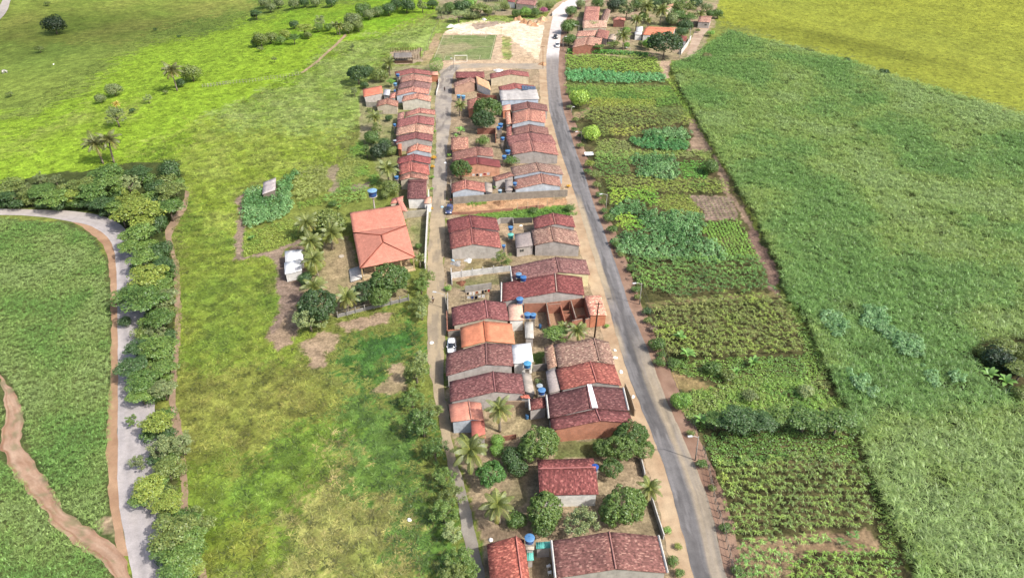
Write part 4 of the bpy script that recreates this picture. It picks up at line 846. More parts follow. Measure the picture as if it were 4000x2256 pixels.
ORD = ['lowest', 'second','third','fourth','fifth','sixth','seventh','eighth','ninth','tenth'] + [t for t in '11th 12th 13th 14th 15th 16th 17th 18th 19th 20th 21st 22nd 23rd 24th 25th 26th 27th 28th 29th 30th 31st 32nd 33rd 34th 35th 36th 37th 38th 39th 40th 41st 42nd 43rd 44th 45th 46th 47th 48th 49th 50th'.split()]
CN = {BG:'mid green',MG_:'green',DK:'dark green',YGc:'yellow green',OL:'olive',GY:'grey green',LG:'bright green',PL:'pale green',DD:'very dark'}
KN = dict(broad='spreading', airy='feathery', dense='dense rounded', mango='domed', bush='low bushy', layer='flat topped', clip='clipped round')
SEG = {'J': ' at the country road bend exit', 'K': ' along the middle country road', 'L': ' along the lowest country road'}
def row3(items, name, what, group):
    for f in 'JKL': row([t for t in items if t[0] == f], name, what + SEG[f], group)
def row(items, name, tail, group):
    """rows of similar trees; the ordinal counts up from the bottom of the photograph"""
    lst = sorted(items, key=lambda t: -Z(t[0], t[1], t[2])[1])
    for k, (fr, x, y, r, kind, c) in enumerate(lst):
        if name in ('village_tree', 'hillside_tree', 'gully_tree') and kind == 'broad' and k % 4: kind = 'dense'
        tree(fr, x, y, r, kind, c, name, f'{CN[c]} {"tree" if kind != "bush" else "shrub"}, {ORD[k]} {"from the bottom " if k else ""}{tail}', group)
B_='broad'; A_='airy'; D_='dense'; U_='bush'
row([('J',100,600,110,B_,OL),('J',230,700,85,A_,OL),('J',50,700,90,B_,DK),('J',400,650,100,B_,MG_),('J',560,705,110,B_,BG),('J',700,690,85,B_,YGc),('J',560,520,60,A_,GY),('J',400,510,70,A_,GY),('J',1070,470,130,B_,MG_),('J',830,580,110,B_,OL),('J',960,640,120,B_,MG_),('J',1110,570,120,B_,BG),('J',1390,450,90,B_,DK),('J',1300,570,105,A_,PL),('J',240,610,70,A_,GY),('J',850,700,80,D_,DK),('J',1060,770,100,B_,DK)],
    'roadside_tree', 'in the tree band above the road bend', 'trees in the band above the bend')
row3([('J',1690,430,125,D_,DK),('J',1550,600,115,D_,DK),('J',1730,640,120,B_,OL),('J',1290,730,125,A_,YGc),('J',1400,840,160,B_,YGc),('J',1230,890,95,B_,YGc),('J',1700,810,120,B_,MG_),('J',1590,960,115,D_,DK),('J',1390,1080,140,B_,BG),('J',1330,1200,105,B_,BG),('J',1630,1230,120,D_,DK),('J',1450,1330,120,B_,BG),('J',1640,1390,100,B_,DK),('J',1450,960,100,B_,YGc),('J',1170,800,90,B_,BG),
     ('K',1500,210,150,B_,YGc),('K',1310,400,140,B_,MG_),('K',1480,470,180,B_,MG_),('K',1650,430,120,B_,GY),('K',1620,650,130,B_,MG_),('K',1255,660,75,D_,DK),('K',1560,780,100,A_,GY),('K',1600,930,135,B_,BG),('K',1400,940,110,B_,DK),('K',1340,1120,125,B_,DK),('K',1640,1150,110,B_,BG),('K',1450,1260,130,B_,MG_),('K',1640,1340,105,B_,GY),('K',1420,1390,95,B_,BG),('K',1640,300,100,B_,BG),
     ('L',1360,120,115,B_,YGc),('L',1390,340,130,A_,GY),('L',1570,300,110,A_,GY),('L',1200,450,75,A_,GY),('L',1450,510,105,B_,OL),('L',1290,680,110,B_,YGc),('L',1220,770,70,B_,BG),('L',1440,810,95,B_,YGc),('L',1690,960,125,A_,OL),('L',1490,1060,150,B_,OL),('L',1600,1010,110,B_,MG_),('L',1420,1200,105,B_,MG_),('L',1660,1120,105,B_,BG),('L',1580,1290,130,B_,BG),('L',1690,1370,80,B_,YGc),('L',1510,1400,105,B_,MG_),('L',1360,620,70,B_,BG),('L',1140,90,55,A_,BG)],
    'roadside_tree', 'in the row', 'trees along the country road')
under = [('J',int(x),int(y),int(r),U_,c) for x,y,r,c in ((60,760,70,DK),(180,770,70,DK),(310,740,75,OL),(450,770,70,DK),(600,790,70,DK),(760,770,70,MG_),(880,770,75,DK),(980,800,70,DK),(1080,850,70,DK),(330,640,70,OL),(480,620,70,MG_),(650,620,70,OL),(180,560,60,OL),(760,640,70,MG_),(1200,660,80,MG_),(1180,480,80,BG),(960,520,80,MG_),(1480,520,80,MG_),(1500,720,90,BG),(1600,760,90,DK),(1550,860,90,BG),(1500,1060,90,DK),(1520,1200,90,BG),(1400,1150,90,MG_),(1560,1330,90,DK),(1750,760,70,MG_),(1800,560,60,BG),(1690,540,90,OL))]
under += [('K',x,y,r,U_,c) for x,y,r,c in ((1400,130,90,MG_),(1620,100,90,DK),(1680,200,80,MG_),(1400,320,90,DK),(1560,350,90,BG),(1700,560,80,OL),(1560,600,90,DK),(1500,700,100,BG),(1450,790,90,OL),(1700,820,80,DK),(1500,860,90,BG),(1480,1000,100,DK),(1560,1060,90,BG),(1700,1040,60,MG_),(1450,1140,90,OL),(1540,1200,90,DK),(1560,1420,90,MG_),(1680,1240,60,BG),(1400,1200,80,DK))]
under += [('L',x,y,r,U_,c) for x,y,r,c in ((1440,60,80,MG_),(1300,220,80,MG_),(1440,230,80,DK),(1480,420,90,MG_),(1370,430,80,DK),(1540,540,70,OL),(1400,590,80,MG_),(1380,720,80,DK),(1470,720,70,OL),(1450,900,80,OL),(1560,930,90,MG_),(1780,1000,80,OL),(1560,1160,100,DK),(1700,1220,90,MG_),(1480,1300,90,DK),(1620,1440,90,MG_))]
row3(under, 'undergrowth_shrub', 'in undergrowth', 'undergrowth along the country road')
rs = [('O',x,y,r,U_,c) for x,y,r,c in ((148,130,30,OL),(155,250,34,GY),(200,350,34,OL),(195,430,34,MG_),(240,560,38,OL),(235,480,30,DK),(300,770,40,MG_),(375,880,44,OL),(392,960,40,MG_),(420,1020,40,OL),(436,1090,40,MG_))]
rs += [('Q',x,y,r,U_,c) for x,y,r,c in ((225,120,44,MG_),(262,200,40,OL),(345,310,44,MG_),(385,480,50,MG_),(395,545,40,OL),(440,400,40,BG),(478,730,44,OL),(520,800,40,(150,130,110)),(590,1010,44,MG_))]
rs += [('R',x,y,r,U_,c) for x,y,r,c in ((384,370,40,OL),(462,600,52,MG_),(540,780,40,OL),(640,1080,56,MG_),(735,1400,60,MG_))]
CN[(150,130,110)] = 'dry brownish'
row(rs, 'roadside_shrub', 'along the earth bank right of the asphalt road', 'shrubs along the asphalt road bank')
row([('AE',470,240,100,A_,OL),('AE',420,330,100,A_,BG),('AE',400,520,110,A_,OL),('AE',430,640,85,A_,PL),('AE',430,1150,85,A_,PL),('M',1000,350,70,A_,OL),('M',975,490,58,A_,BG),('M',1075,560,60,A_,OL),('M',1035,620,95,A_,MG_),('M',1100,770,70,A_,MG_),('M',1150,920,66,A_,BG),('M',1190,1010,65,A_,OL),('M',1150,1100,75,A_,BG),('M',1195,1210,62,A_,PL),('M',1245,1350,80,A_,BG),('M',1200,1430,70,A_,OL),('M',1295,1410,50,A_,BG),('M',1000,430,40,A_,YGc)],
    'street_tree', 'in the feathery row beside the lower street', 'feathery trees beside the lower street')
row([('Y',640,170,60,B_,DK),('Y',750,30,90,B_,GY),('Y',820,90,80,B_,GY),('Y',920,40,80,D_,GY),('Y',1120,40,90,B_,GY),('Y',1250,25,80,D_,DK),('Y',1390,20,80,D_,GY),('Y',1590,20,80,D_,DK),('A',740,60,90,D_,DK),('A',560,90,80,B_,DK),('A',460,110,70,B_,MG_),('A',900,60,60,A_,GY),('A',1000,40,60,B_,DK),('A',640,40,70,B_,DK)],
    'hillside_tree', 'in the dark hilltop tree line', 'trees along the hilltop line')
row([('Y',700,500,110,D_,OL),('Y',820,470,100,B_,OL),('Y',950,500,75,B_,BG),('Y',640,540,65,D_,DK),('Y',1000,440,80,B_,YGc),('Y',1120,305,70,D_,DK),('Y',1250,360,85,B_,YGc),('Y',1450,275,80,A_,PL),('Y',1420,350,70,B_,BG),('Y',1300,440,60,B_,OL),('Y',1560,340,60,B_,BG),('Y',1120,480,60,B_,MG_),('Y',700,620,55,'bush',OL)],
    'gully_tree', 'in the scrubby gully on the lit hillside', 'scrub and trees in the gully')
row([('Y',1850,260,140,D_,GY),('Y',1800,350,95,D_,OL),('Y',1990,130,110,D_,MG_),('Y',2060,180,85,B_,GY),('Y',2160,150,80,D_,GY),('Y',1930,330,90,D_,OL)],
    'hillside_tree', 'in the clump heading the footpath', 'big tree clump above the footpath')
row([('A',1180,80,75,D_,MG_),('A',1300,60,90,D_,DK),('A',1370,30,80,B_,LG),('A',1265,150,60,B_,PL),('A',1350,140,70,B_,PL),('A',1480,90,80,B_,OL),('A',1560,110,60,B_,OL),('A',1730,70,50,B_,OL),('A',1940,120,65,B_,LG),('A',1850,135,50,B_,MG_),('A',2030,125,60,D_,MG_),('A',1420,150,60,B_,GY),('A',1090,120,60,A_,GY),('A',1640,90,45,A_,PL),('A',2080,50,40,A_,OL),('A',2180,60,50,B_,OL)],
    'village_tree', 'in the leafy band behind the football pitch', 'trees behind the football pitch')
row([('N',420,140,85,B_,MG_),('N',380,330,110,B_,MG_),('N',390,500,100,B_,MG_),('N',700,320,85,'bush',PL),('N',640,445,60,'bush',DK),('N',750,30,100,D_,MG_),('N',960,60,110,D_,DD),('N',1120,130,105,A_,GY),('N',1250,60,100,D_,MG_),('N',1740,200,115,B_,MG_),('N',1850,110,130,A_,OL),('N',1680,240,100,D_,GY),('N',1860,320,110,D_,DK),('N',1600,570,185,'mango',DK),('N',1400,560,85,B_,LG),('N',2000,40,95,D_,DK),('N',2130,90,75,D_,GY),('N',2270,170,80,D_,MG_),('N',2180,180,70,B_,MG_),('N',960,560,65,B_,OL),('N',1110,570,55,B_,LG),('N',760,590,55,B_,MG_),('N',540,50,75,B_,GY),('N',1480,60,90,D_,DK),('N',1660,40,90,B_,PL),('N',1780,60,90,D_,MG_),('N',1330,200,80,B_,BG),('N',1440,500,60,'bush',MG_),('N',1820,400,80,D_,DK),('N',470,300,55,B_,MG_),('N',1050,30,90,D_,DK),('N',1560,10,90,D_,DK),('N',1900,230,80,B_,MG_),('N',1120,380,60,B_,LG),('N',1310,550,50,B_,GY)],
    'village_tree', 'among the trees round the upper houses', 'trees round the upper houses')
row([('I',540,245,122,D_,DD),('I',1145,900,85,D_,GY),('I',1010,985,62,D_,GY),('I',1165,1165,105,A_,GY),('I',1930,735,105,D_,OL),('I',1820,835,55,D_,DK),('I',1665,930,38,'bush',OL),('I',1490,990,42,A_,PL),('I',1330,1115,40,'bush',DK),('I',1560,300,24,'bush',DK),('I',1800,370,26,'bush',DK),('I',400,500,60,'bush',OL),('I',480,40,40,'bush',OL),('I',2560,150,45,D_,DK),('Y',1850,590,36,A_,GY),('Y',870,740,34,A_,GY),('I',100,950,45,'bush',OL)],
    'pasture_tree', 'scattered over the upper left pasture', 'lone trees in the upper left pasture')
row([('V',480,690,195,'mango',DK),('V',660,610,135,D_,DK),('V',900,690,170,D_,OL),('V',1010,560,110,D_,OL),('V',400,1000,90,A_,GY),('V',1100,820,70,B_,LG),('V',600,880,90,D_,DK)],
    'backyard_tree', 'in the clump behind the upper street', 'tree clump behind the upper street row')
row([('W',770,820,70,D_,DK),('W',470,1160,165,D_,MG_),('W',560,1010,110,A_,OL),('W',690,1290,150,D_,DK),('W',420,680,60,'bush',OL),('X',650,230,200,D_,DD),('X',860,240,120,D_,OL),('X',830,930,200,D_,OL),('X',760,1070,110,D_,OL),('X',400,240,120,A_,MG_)],
    'backyard_tree', 'behind the middle of the street row', 'trees behind the street row')
for t in ((('B',880,780,235),'mango',MG_,'big dark mango tree between two rows of red roofs'),(('B',790,950,200),'mango',DK,'lower dark lobe mango tree touching the big backyard mango'),
          (('C',430,440,185),'mango',MG_,'round green tree overhanging the street beside a maroon roof'),(('C',1270,310,140),'bush',MG_,'squat green shrub between a maroon roof and a grey gable'),
          (('B',800,1310,140),'bush',BG,'bushy shrub in the walled yard below the big mango'),(('C',1640,1120,90),'bush',MG_,'dark weedy shrub in the vacant lot'),(('C',2240,1090,95),'bush',MG_,'tall shrub at the road end of the vacant lot'),
          (('C',230,200,50),'bush',LG,'small street shrub at the wall opposite yellow flowers'),(('Dd',950,770,130),A_,OL,'thin olive tree in the yard by stacked blue drums'),(('Dd',180,1190,65),'bush',LG,'bright shrub on the street edge near the junk yard'),
          (('E',1510,670,125),B_,BG,'leafy tree below the unfinished brick walls'),(('E',1300,1255,55),'bush',PL,'papaya like pale shrub between two water tanks and roofs'),(('E',2160,560,40),'bush',LG,'small weed clump on the verge below a tiled porch'),
          (('F',690,760,90),D_,LG,'slim bright green tree beside the little orange roof'),(('F',690,880,85),D_,LG,'lower bright green vine covered tree beside the palm'),(('F',1140,800,215),'mango',BG,'large domed mango tree below the long maroon roofs'),
          (('F',860,950,150),D_,DK,'dark shaded tree at the left of the large mango'),(('F',930,1070,130),D_,DK,'dark tree left of the lone maroon house'),(('F',620,1150,155),'mango',(88,140,56),'glossy green tree with an orange patch near the lower street'),
          (('F',2170,700,180),'mango',MG_,'highest of the merged mango domes beside the asphalt road'),(('F',2060,850,160),'mango',BG,'middle dome of the merged mango trees beside the road'),(('F',1880,860,110),'mango',BG,'small left dome of the mango trees beside the road'),
          (('F',1960,1080,125),'mango',MG_,'lowest dome of the mango trees by the blue tank'),(('F',2330,880,115),'mango',BG,'mango dome overhanging the road verge'),
          (('G',950,700,205),'mango',BG,'mango tree in front of the white veranda'),(('G',930,880,130),'mango',MG_,'lower crown of mango in front of the bottom tank'),(('G',1340,820,200),A_,GY,'grey green thin leaved tree between two mangoes'),
          (('G',1800,640,235),'mango',BG,'broad mango tree beside the white boundary fence'),(('G',620,800,125),D_,MG_,'olive shrubby tree below the yellow palm'),(('G',2310,920,62),'bush',LG,'round garden shrub outside the white fence'),
          (('G',2430,1100,50),'bush',YGc,'yellow green garden shrub near the bottom road verge'),(('G',2370,1270,80),'bush',MG_,'flowering shrub by the bottom house front'),(('G',2440,1400,75),'bush',MG_,'last flowering shrub at the bottom frame edge by the verge'),
          (('H',800,480,150),D_,OL,'olive tree behind the upper school palms'),(('H',930,500,110),D_,OL,'olive tree between palms and the big pink roof'),(('H',1380,990,165),'mango',MG_,'broad mango in front of the school veranda'),
          (('H',1150,1110,115),'mango',DK,'dark glossy mango left of the school veranda'),(('H',1300,1130,105),'mango',BG,'lower mango head near the concrete fence'),(('H',760,1230,175),'mango',DK,'dark mango at the corner of the concrete fence'),
          (('H',690,1330,125),A_,PL,'pale silvery tree below the dark corner mango'),(('H',650,980,75),D_,DK,'dark bush tree beside the white sheds'),(('H',900,330,50),'bush',MG_,'dark shrub in the gardens below the dry corn'),
          (('H',1640,700,42),'bush',MG_,'small shrub inside the school side wall'),(('A',1040,650,72),'clip',LG,'round clipped bush at the pitch corner'),
          (('O',235,172,94),'dense',(146,178,66),'round bright clipped tree beside the upper road'),(('O',338,460,84),'dense',(150,184,66),'tall clipped yellow green tree beside the upper road'),(('O',1290,730,70),D_,MG_,'small dark tree at the right end of the lush bed'),
          (('O',320,710,52),'bush',YGc,'yellow green roadside shrub near the white cart'),(('O',360,800,60),'bush',OL,'olive roadside shrub below the yellow green one'),(('O',1590,95,18),'bush',DK,'tiny dark bush standing in the cane field'),
          (('O',470,1150,60),'bush',MG_,'leafy roadside shrub left of the big cassava patch'),(('O',500,1240,55),'bush',MG_,'second leafy roadside shrub left of the cassava patch'),
          (('Q',470,660,55),'bush',DK,'dark shrub at the road corner of the brown corn'),(('Q',545,920,80),D_,MG_,'dense roadside bush beside the brown corn'),(('Q',570,1070,55),'bush',MG_,'low shrub on the bank by the banana plants'),
          (('Q',690,1075,65),'bush',MG_,'low shrub below the banana plants near the bank'),(('Q',1000,1120,90),'bush',MG_,'shrub among the weeds below brown corn'),(('Q',1130,1180,80),'bush',OL,'olive shrub beside a dry stubble patch'),
          (('R',310,120,80),D_,LG,'round shrub on the earth bank above the banana'),(('R',575,270,65),B_,MG_,'leafy shrub right of the roadside banana'),(('R',730,260,110),B_,DK,'wide dark shrub heading the hedge across the plots'),
          (('R',910,290,90),B_,DK,'second dark shrub of the hedge across the plots'),(('R',1050,230,80),B_,BG,'lighter shrub in the hedge across the plots'),(('R',1240,270,105),B_,MG_,'rounded shrub in the right part of the plot hedge'),
          (('R',1490,285,105),B_,MG_,'rightmost shrub of the plot hedge next to the cane'),(('R',830,90,70),'bush',GY,'blue grey shrub in the weeds above the plot hedge'),(('R',1240,60,80),'bush',PL,'pale climbing shrub in the weeds near the cane'),
          (('T',1880,830,135),D_,DD,'very dark tree in the ravine at the right edge'),(('T',1760,790,90),D_,OL,'olive shrub tree on the ravine rim'),(('T',2040,780,100),D_,OL,'yellowish tree at the right frame edge in the ravine'),
          (('T',1900,740,90),B_,OL,'spreading olive tree behind the ravine'),(('T',2060,930,90),B_,OL,'lower spreading tree at the right frame edge'),
          (('T',2010,900,100),D_,DD,'dark shrub tree beside the banana plants in the ravine'),(('T',1830,900,70),'bush',DK,'dark low bush at the left lip of the ravine'),(('T',2060,1130,90),D_,OL,'olive shrub at the lowest right edge of the ravine'),(('T',1960,1100,70),'bush',DK,'dark bush below the larger ravine banana'),
          (('U',750,572,42),'bush',DK,'small dark bush on the cane crest, the upper of two'),(('U',1100,692,62),'bush',DK,'dark bush on the cane crest, the lower of two'),
          (('N',2180,425,62),'bush',LG,'leafy bush beside the lane to the small red roof'),(('N',2130,715,70),'bush',(130,120,80),'brownish bush at the cane edge below the lane'),(('N',2020,390,40),'bush',OL,'low shrub in front of the small red roof'),
          (('W',1585,1060,38),'bush',LG,'small green front garden bush on the upper street'),(('H',620,590,60),'bush',YGc,'yellow green shrub in the garden left of the palms')):
    (fr, x, y, r), kind, c, lab = t
    nm = 'mango_tree' if kind == 'mango' else ('garden_shrub' if kind == 'bush' else 'garden_tree')
    tree(fr, x, y, r, kind, c, nm, lab, None)
YF = (206,160,36)
for fr, x, y, r, c, lab in (('X',1670,370,62,YF,'yellow flowering shrub on the street front of the maroon house'),('X',1650,540,52,YF,'orange yellow flowering shrub at the white gate post'),('X',1620,1330,48,YF,'yellow flowering shrub below the little pink gate roof'),('X',1640,740,50,LG,'bright green shrub outside the white street wall'),('X',1630,960,48,LG,'long green shrub along the white street wall'),('C',2230,715,45,YF,'bright orange yellow shrub at the roadside wall end'),('A',2120,110,52,(176,96,130),'magenta bougainvillea near the white upper walls')):
    tree(fr, x, y, r, 'bush', c, 'flowering_shrub', lab, 'flowering shrubs')
# palms
for a in (('I',1720,700,110,'tall lone palm on the lit valley slope',(1785,915)),('J',950,150,135,'thicker left palm of the pair above the tree band',(1040,360)),('J',1090,110,120,'slimmer right palm of the pair above the tree band',(1150,350))):
    palm(*a, c=(120,124,66))
palm('I',1168,1040,44,'small yellowing palm behind the grey pasture tree', None, (206,182,80))
for a in (('W',510,790,165,'coconut palm behind the upper street row by the field'),('X',790,560,235,'broad coconut palm behind the middle street row'),('B',420,680,120,'upright palm on the street side of the big mango'),
          ('E',1790,600,160,'coconut palm below the unfinished brick walls'),('E',1600,560,95,'smaller palm left of the coconut palm by the brick walls'),('F',390,870,235,'large coconut palm over the lower street'),
          ('G',410,620,210,'yellowish coconut palm in the lower orchard'),('G',2110,430,155,'small coconut palm beside the white roadside fence'),
          ('H',660,480,115,'uppermost palm of the school yard row'),('H',700,645,115,'second highest palm of the school yard row'),('H',725,800,120,'palm of the school row shading the white sheds'),('H',730,1040,125,'lowest left palm in the school yard row'),('H',1010,1130,115,'palm at the concrete fence below the school yard'),
          ('H',1650,790,55,'small palm at the corner of the big pink roof'),('N',1370,70,120,'coconut palm left of the two tall ones at the top'),('N',1560,120,120,'coconut palm with brown skirt at the top of the village'),('N',1250,235,90,'short palm beside the white roofed hut'),
          ('N',1080,440,115,'coconut palm right of the yard with white walls'),('N',1740,110,70,'yellowish palm among the top village trees'),('N',2050,170,70,'palm beside the small red roof by the yellow field'),('N',1390,250,60,'small pale palm above the long orange roof'),
          ('A',560,630,80,'palm beside the cattle pen fence'),('Y',1640,310,70,'low palm in the gully below the tree clump'),('A',60,250,60,'spiky palm at the left of the tree clump')):
    palm(*a)
palm('F',710,400,165,'leaning coconut palm in the bare yard with blue drum',(720,670))
palm('H',880,575,125,'twin trunk palm in the middle of the school yard',(890,725))
for a in (('C',1000,730,50,'small bright banana between the two lower gables'),('B',430,1100,120,'banana clump under the big backyard mango'),('B',350,1200,70,'lower banana by the street under the mango'),('Q',740,850,70,'banana plant at the left edge of the brown corn'),('Q',800,990,90,'big banana plant at the foot of the brown corn'),('Q',1340,1060,75,'banana plant below the middle of the brown corn'),('Q',1190,1140,60,'small banana plant right of a dark shrub'),
          ('R',460,260,85,'banana plant beside the street lamp bank'),('R',1105,225,45,'banana leaf cluster in the plot hedge'),('R',935,215,40,'small banana in the plot hedge'),('T',1800,950,90,'banana plant on the ravine edge'),('T',1930,1010,100,'larger banana plant lower in the ravine'),('H',950,350,35,'small banana in the school gardens'),('H',180,620,45,'banana like clump in the left garden')):
    banana(*a)
# clipped hedge
hb = ground(ZP('N', [(380,665),(700,668),(1100,690),(1385,712)]), 0)
hr = np.random.default_rng(5); hp, hn = [], []
for i in range(len(hb)-1):
    L = np.linalg.norm(hb[i+1]-hb[i]); m = int(L*110); t = hr.random(m)[:,None]; d = sph(m, hr, -.2); p = hb[i]*(1-t)+hb[i+1]*t
    hp.append(p + d*np.array([.5,1.0,1.25]) + (0,0,.5)); hn.append(d)
hc_ = np.concatenate(hp); h0 = hb.mean(0)
e = empty('hedge', tuple(h0)); tag(e, 'long clipped green hedge closing off the upper houses', 'hedge')
o = ob('foliage', leaf_mesh('foliage', hc_ - h0, np.concatenate(hn), .42, .25, 5), e, None, alb((92,150,56), KLUM/2.1))
# ------------------------------------------------------------------ houses
MAR=(128,62,60); DRK=(116,64,58); RED=(158,78,66); BRN=(172,112,90); PCH=(208,134,104); ORG=(228,138,98); PNK=(232,142,118); PIN=(206,112,88); RUF=(160,106,84)
GRY=(178,170,164); BLU=(188,196,206); BEI=(196,182,160); WHT=(236,234,228); CRM=(226,206,166); BRK=(196,124,92); YLW=(232,204,110)
def V3(p): return np.asarray(p, float)
def roof_plane(mb, P00, P10, P01, P11, nu, nv, amp, seed, thick=.1):
    """one slope as a slightly uneven slab; u runs P00->P10 along the eave, v runs up to the ridge"""
    r = np.random.default_rng(seed); b = len(mb['v'])
    L = np.linalg.norm(P10 - P00); W = np.linalg.norm(P01 - P00)
    nz = amp * (r.random((nu+1, nv+1)) - .5) * 2
    for off in (0, -thick):
        for i in range(nu+1):
            for j in range(nv+1):
                u, v = i/nu, j/nv
                p = P00*(1-u)*(1-v) + P10*u*(1-v) + P01*(1-u)*v + P11*u*v
                e = amp * 1.1 * (r.random() - .5) if j == 0 else 0
                mb['v'].append((p[0], p[1], p[2] + nz[i, j] * (.6 if j in (0, nv) else 1) + off)); mb['uv'].append((u*L, v*W))
    n = (nu+1)*(nv+1); id_ = lambda i, j, k: b + k*n + i*(nv+1) + j
    for i in range(nu):
        for j in range(nv):
            mb['q'].append((id_(i,j,0), id_(i+1,j,0), id_(i+1,j+1,0), id_(i,j+1,0)))
            mb['q'].append((id_(i,j,1), id_(i,j+1,1), id_(i+1,j+1,1), id_(i+1,j,1)))
    for i in range(nu):
        mb['q'].append((id_(i,0,0), id_(i,0,1), id_(i+1,0,1), id_(i+1,0,0))); mb['q'].append((id_(i,nv,0), id_(i+1,nv,0), id_(i+1,nv,1), id_(i,nv,1)))
    for j in range(nv):
        mb['q'].append((id_(0,j,0), id_(0,j+1,0), id_(0,j+1,1), id_(0,j,1))); mb['q'].append((id_(nu,j,0), id_(nu,j,1), id_(nu,j+1,1), id_(nu,j+1,0)))
HN = [0]
def unit(v): v = V3(v); return v / (np.linalg.norm(v) + 1e-9)
def opening(parent, kind, p, along, out, w, h, color=None):
    """door or window standing p (bottom centre) on a wall with direction along and outward normal out"""
    Zv = np.array([0,0,1.0]); b = MBd()
    if kind == 'door':
        b.box(p + Zv*h/2 + out*.02, (w, .06, h), (along, out, Zv)); o = b.obj('door', MW, parent, None, color if color is not None else alb((120,86,64)))
        k = MBd(); k.box(p + Zv*h*.5 + along*w*.36 + out*.07, (.1,.05,.05), (along, out, Zv)); k.obj('handle', MPL, o, None, alb((190,190,190)))
    else:
        c = p + Zv*h/2 + out*.03
        for s in (-1, 1):
            b.box(c + along*s*w/2, (.07,.08,h+.07), (along,out,Zv)); b.box(c + Zv*s*h/2, (w-.07,.08,.07), (along,out,Zv))
        b.box(c, (.05,.07,h-.07), (along,out,Zv)); o = b.obj('window', MW, parent, None, color if color is not None else alb((208,200,186)))
        k = MBd(); k.box(c - out*.012, (w-.07,.03,h-.07), (along,out,Zv)); k.obj('pane', MGL, o, None, (.03,.035,.04))
def house(label, fr, NL, NR, FL, FRr=None, c=MAR, wall=GRY, he=2.8, rise=1.25, r=.5, ridge='y', mat=None, sides='LR', cap=None, gable_win=None, name='house', cat='house', amp=.05, inset=(.35,.12), brick=False, group=None, wall_parts=True, parapet=None):
    mat = mat or MT; HN[0] += 1; sd = HN[0]
    pts = [on_plane([Z(fr, *q)], he)[0] if q is not None else None for q in (NL, NR, FL, FRr)]
    A, B, C, D = pts
    v = (C - A) if D is None else ((C - A) + (D - B)) / 2
    if D is not None:                                       # keep far-left measured
        pass
    u = B - A
    C, D = A + v, B + v
    cen = (A + B + C + D) / 4; org = np.array([cen[0], cen[1], 0.0])
    root = empty(name, tuple(org)); tag(root, label, cat, group)
    A, B, C, D = (q - org for q in (A, B, C, D))
    jr_ = np.random.default_rng(sd * 7); q_ = jr_.random(3)
    if mat is MT: c = (c[0]*(.92 + .2*q_[0]), c[1]*(.94 + .17*q_[1]) + 3, c[2]*(.94 + .2*q_[1]) + 2)
    g_ = sum(c)/3; ch = alb(tuple(v + (g_-v)*(0.2 if mat is MT else 0) + (4 if mat is MT else 0) for v in c), KLUM/1.2); n = lambda d, s: max(2, int(np.linalg.norm(d) / s))
    mb = dict(v=[], q=[], uv=[]); Zv = np.array([0,0,1.0]); up = Zv * rise
    if ridge == 'y':
        R0, R1 = A + u*r + up, C + u*r + up
        roof_plane(mb, C, A, R1, R0, n(v,1.1), n(u*r,1.1), amp, sd); roof_plane(mb, B, D, R0, R1, n(v,1.1), n(u*(1-r),1.1), amp, sd+500)
        prof = lambda s: rise * (s/r if s < r else (1-s)/(1-r))
    elif ridge == 'x':
        R0, R1 = A + v*r + up, B + v*r + up
        roof_plane(mb, A, B, R0, R1, n(u,1.1), n(v*r,1.1), amp, sd); roof_plane(mb, D, C, R1, R0, n(u,1.1), n(v*(1-r),1.1), amp, sd+500)
    else:                                                   # one plane, ridge = which side is high
        hi = {'N': (A,B,C,D), 'F': (C,D,A,B), 'L': (A,C,B,D), 'R': (B,D,A,C), '0': (C,D,A,B)}[ridge]
        for q in hi[:2]: q += 0
        up_ = {'N': (rise,rise,0,0), 'F': (0,0,rise,rise), 'L': (rise,0,rise,0), 'R': (0,rise,0,rise), '0': (0,0,0,0)}[ridge]
        A2, B2, C2, D2 = (q + Zv*h for q, h in zip((A,B,C,D), up_))
        if ridge in 'LR': 
            (roof_plane(mb, B2, D2, A2, C2, n(v,1.1), n(u,1.1), amp, sd) if ridge == 'L' else roof_plane(mb, C2, A2, D2, B2, n(v,1.1), n(u,1.1), amp, sd))
        elif ridge == 'N': roof_plane(mb, D2, C2, B2, A2, n(u,1.1), n(v,1.1), amp, sd)
        else: roof_plane(mb, A2, B2, C2, D2, n(u,1.1), n(v,1.1), amp, sd)
    ro = ob('roof', mesh_np('roof', np.array(mb['v']), np.array(mb['q']), None, np.array(mb['uv']), mat), root, None, ch)
    if ridge in 'xy' and mat in (MT, MS):
        k = MBd(); m = max(3, int(np.linalg.norm(R1-R0)/.45)); jr = np.random.default_rng(sd)
        k.tube([R0*(1-t) + R1*t + Zv*(.02 + .05*jr.random()) for t in np.linspace(0, 1, m)], .13, 6)
        k.obj('ridge_cap', MP, ro, None, alb(cap or tuple(min(255, int(x*(.75 + .2*q_[2]) + 30 + 40*q_[0])) for x in c)), True)
    # walls under the roof
    iu, iv = inset; eu, ev = unit(u), unit(v); U, W = np.linalg.norm(u), np.linalg.norm(v)
    w = MBd(); lw = A + eu*iu + ev*iv; base = np.array([lw[0], lw[1], 0.0]); uu = eu*(U-2*iu); vv = ev*(W-2*iv)
    def top(s, t):                                          # underside of the roof at footprint fractions
        su = (iu + s*(U-2*iu))/U; tv = (iv + t*(W-2*iv))/W
        if ridge == 'y': z = rise * (su/r if su < r else (1-su)/(1-r))
        elif ridge == 'x': z = rise * (tv/r if tv < r else (1-tv)/(1-r))
        else: z = rise * {'N': 1-tv, 'F': tv, 'L': 1-su, 'R': su, '0': 0}[ridge]
        return he + z - .1 - .04
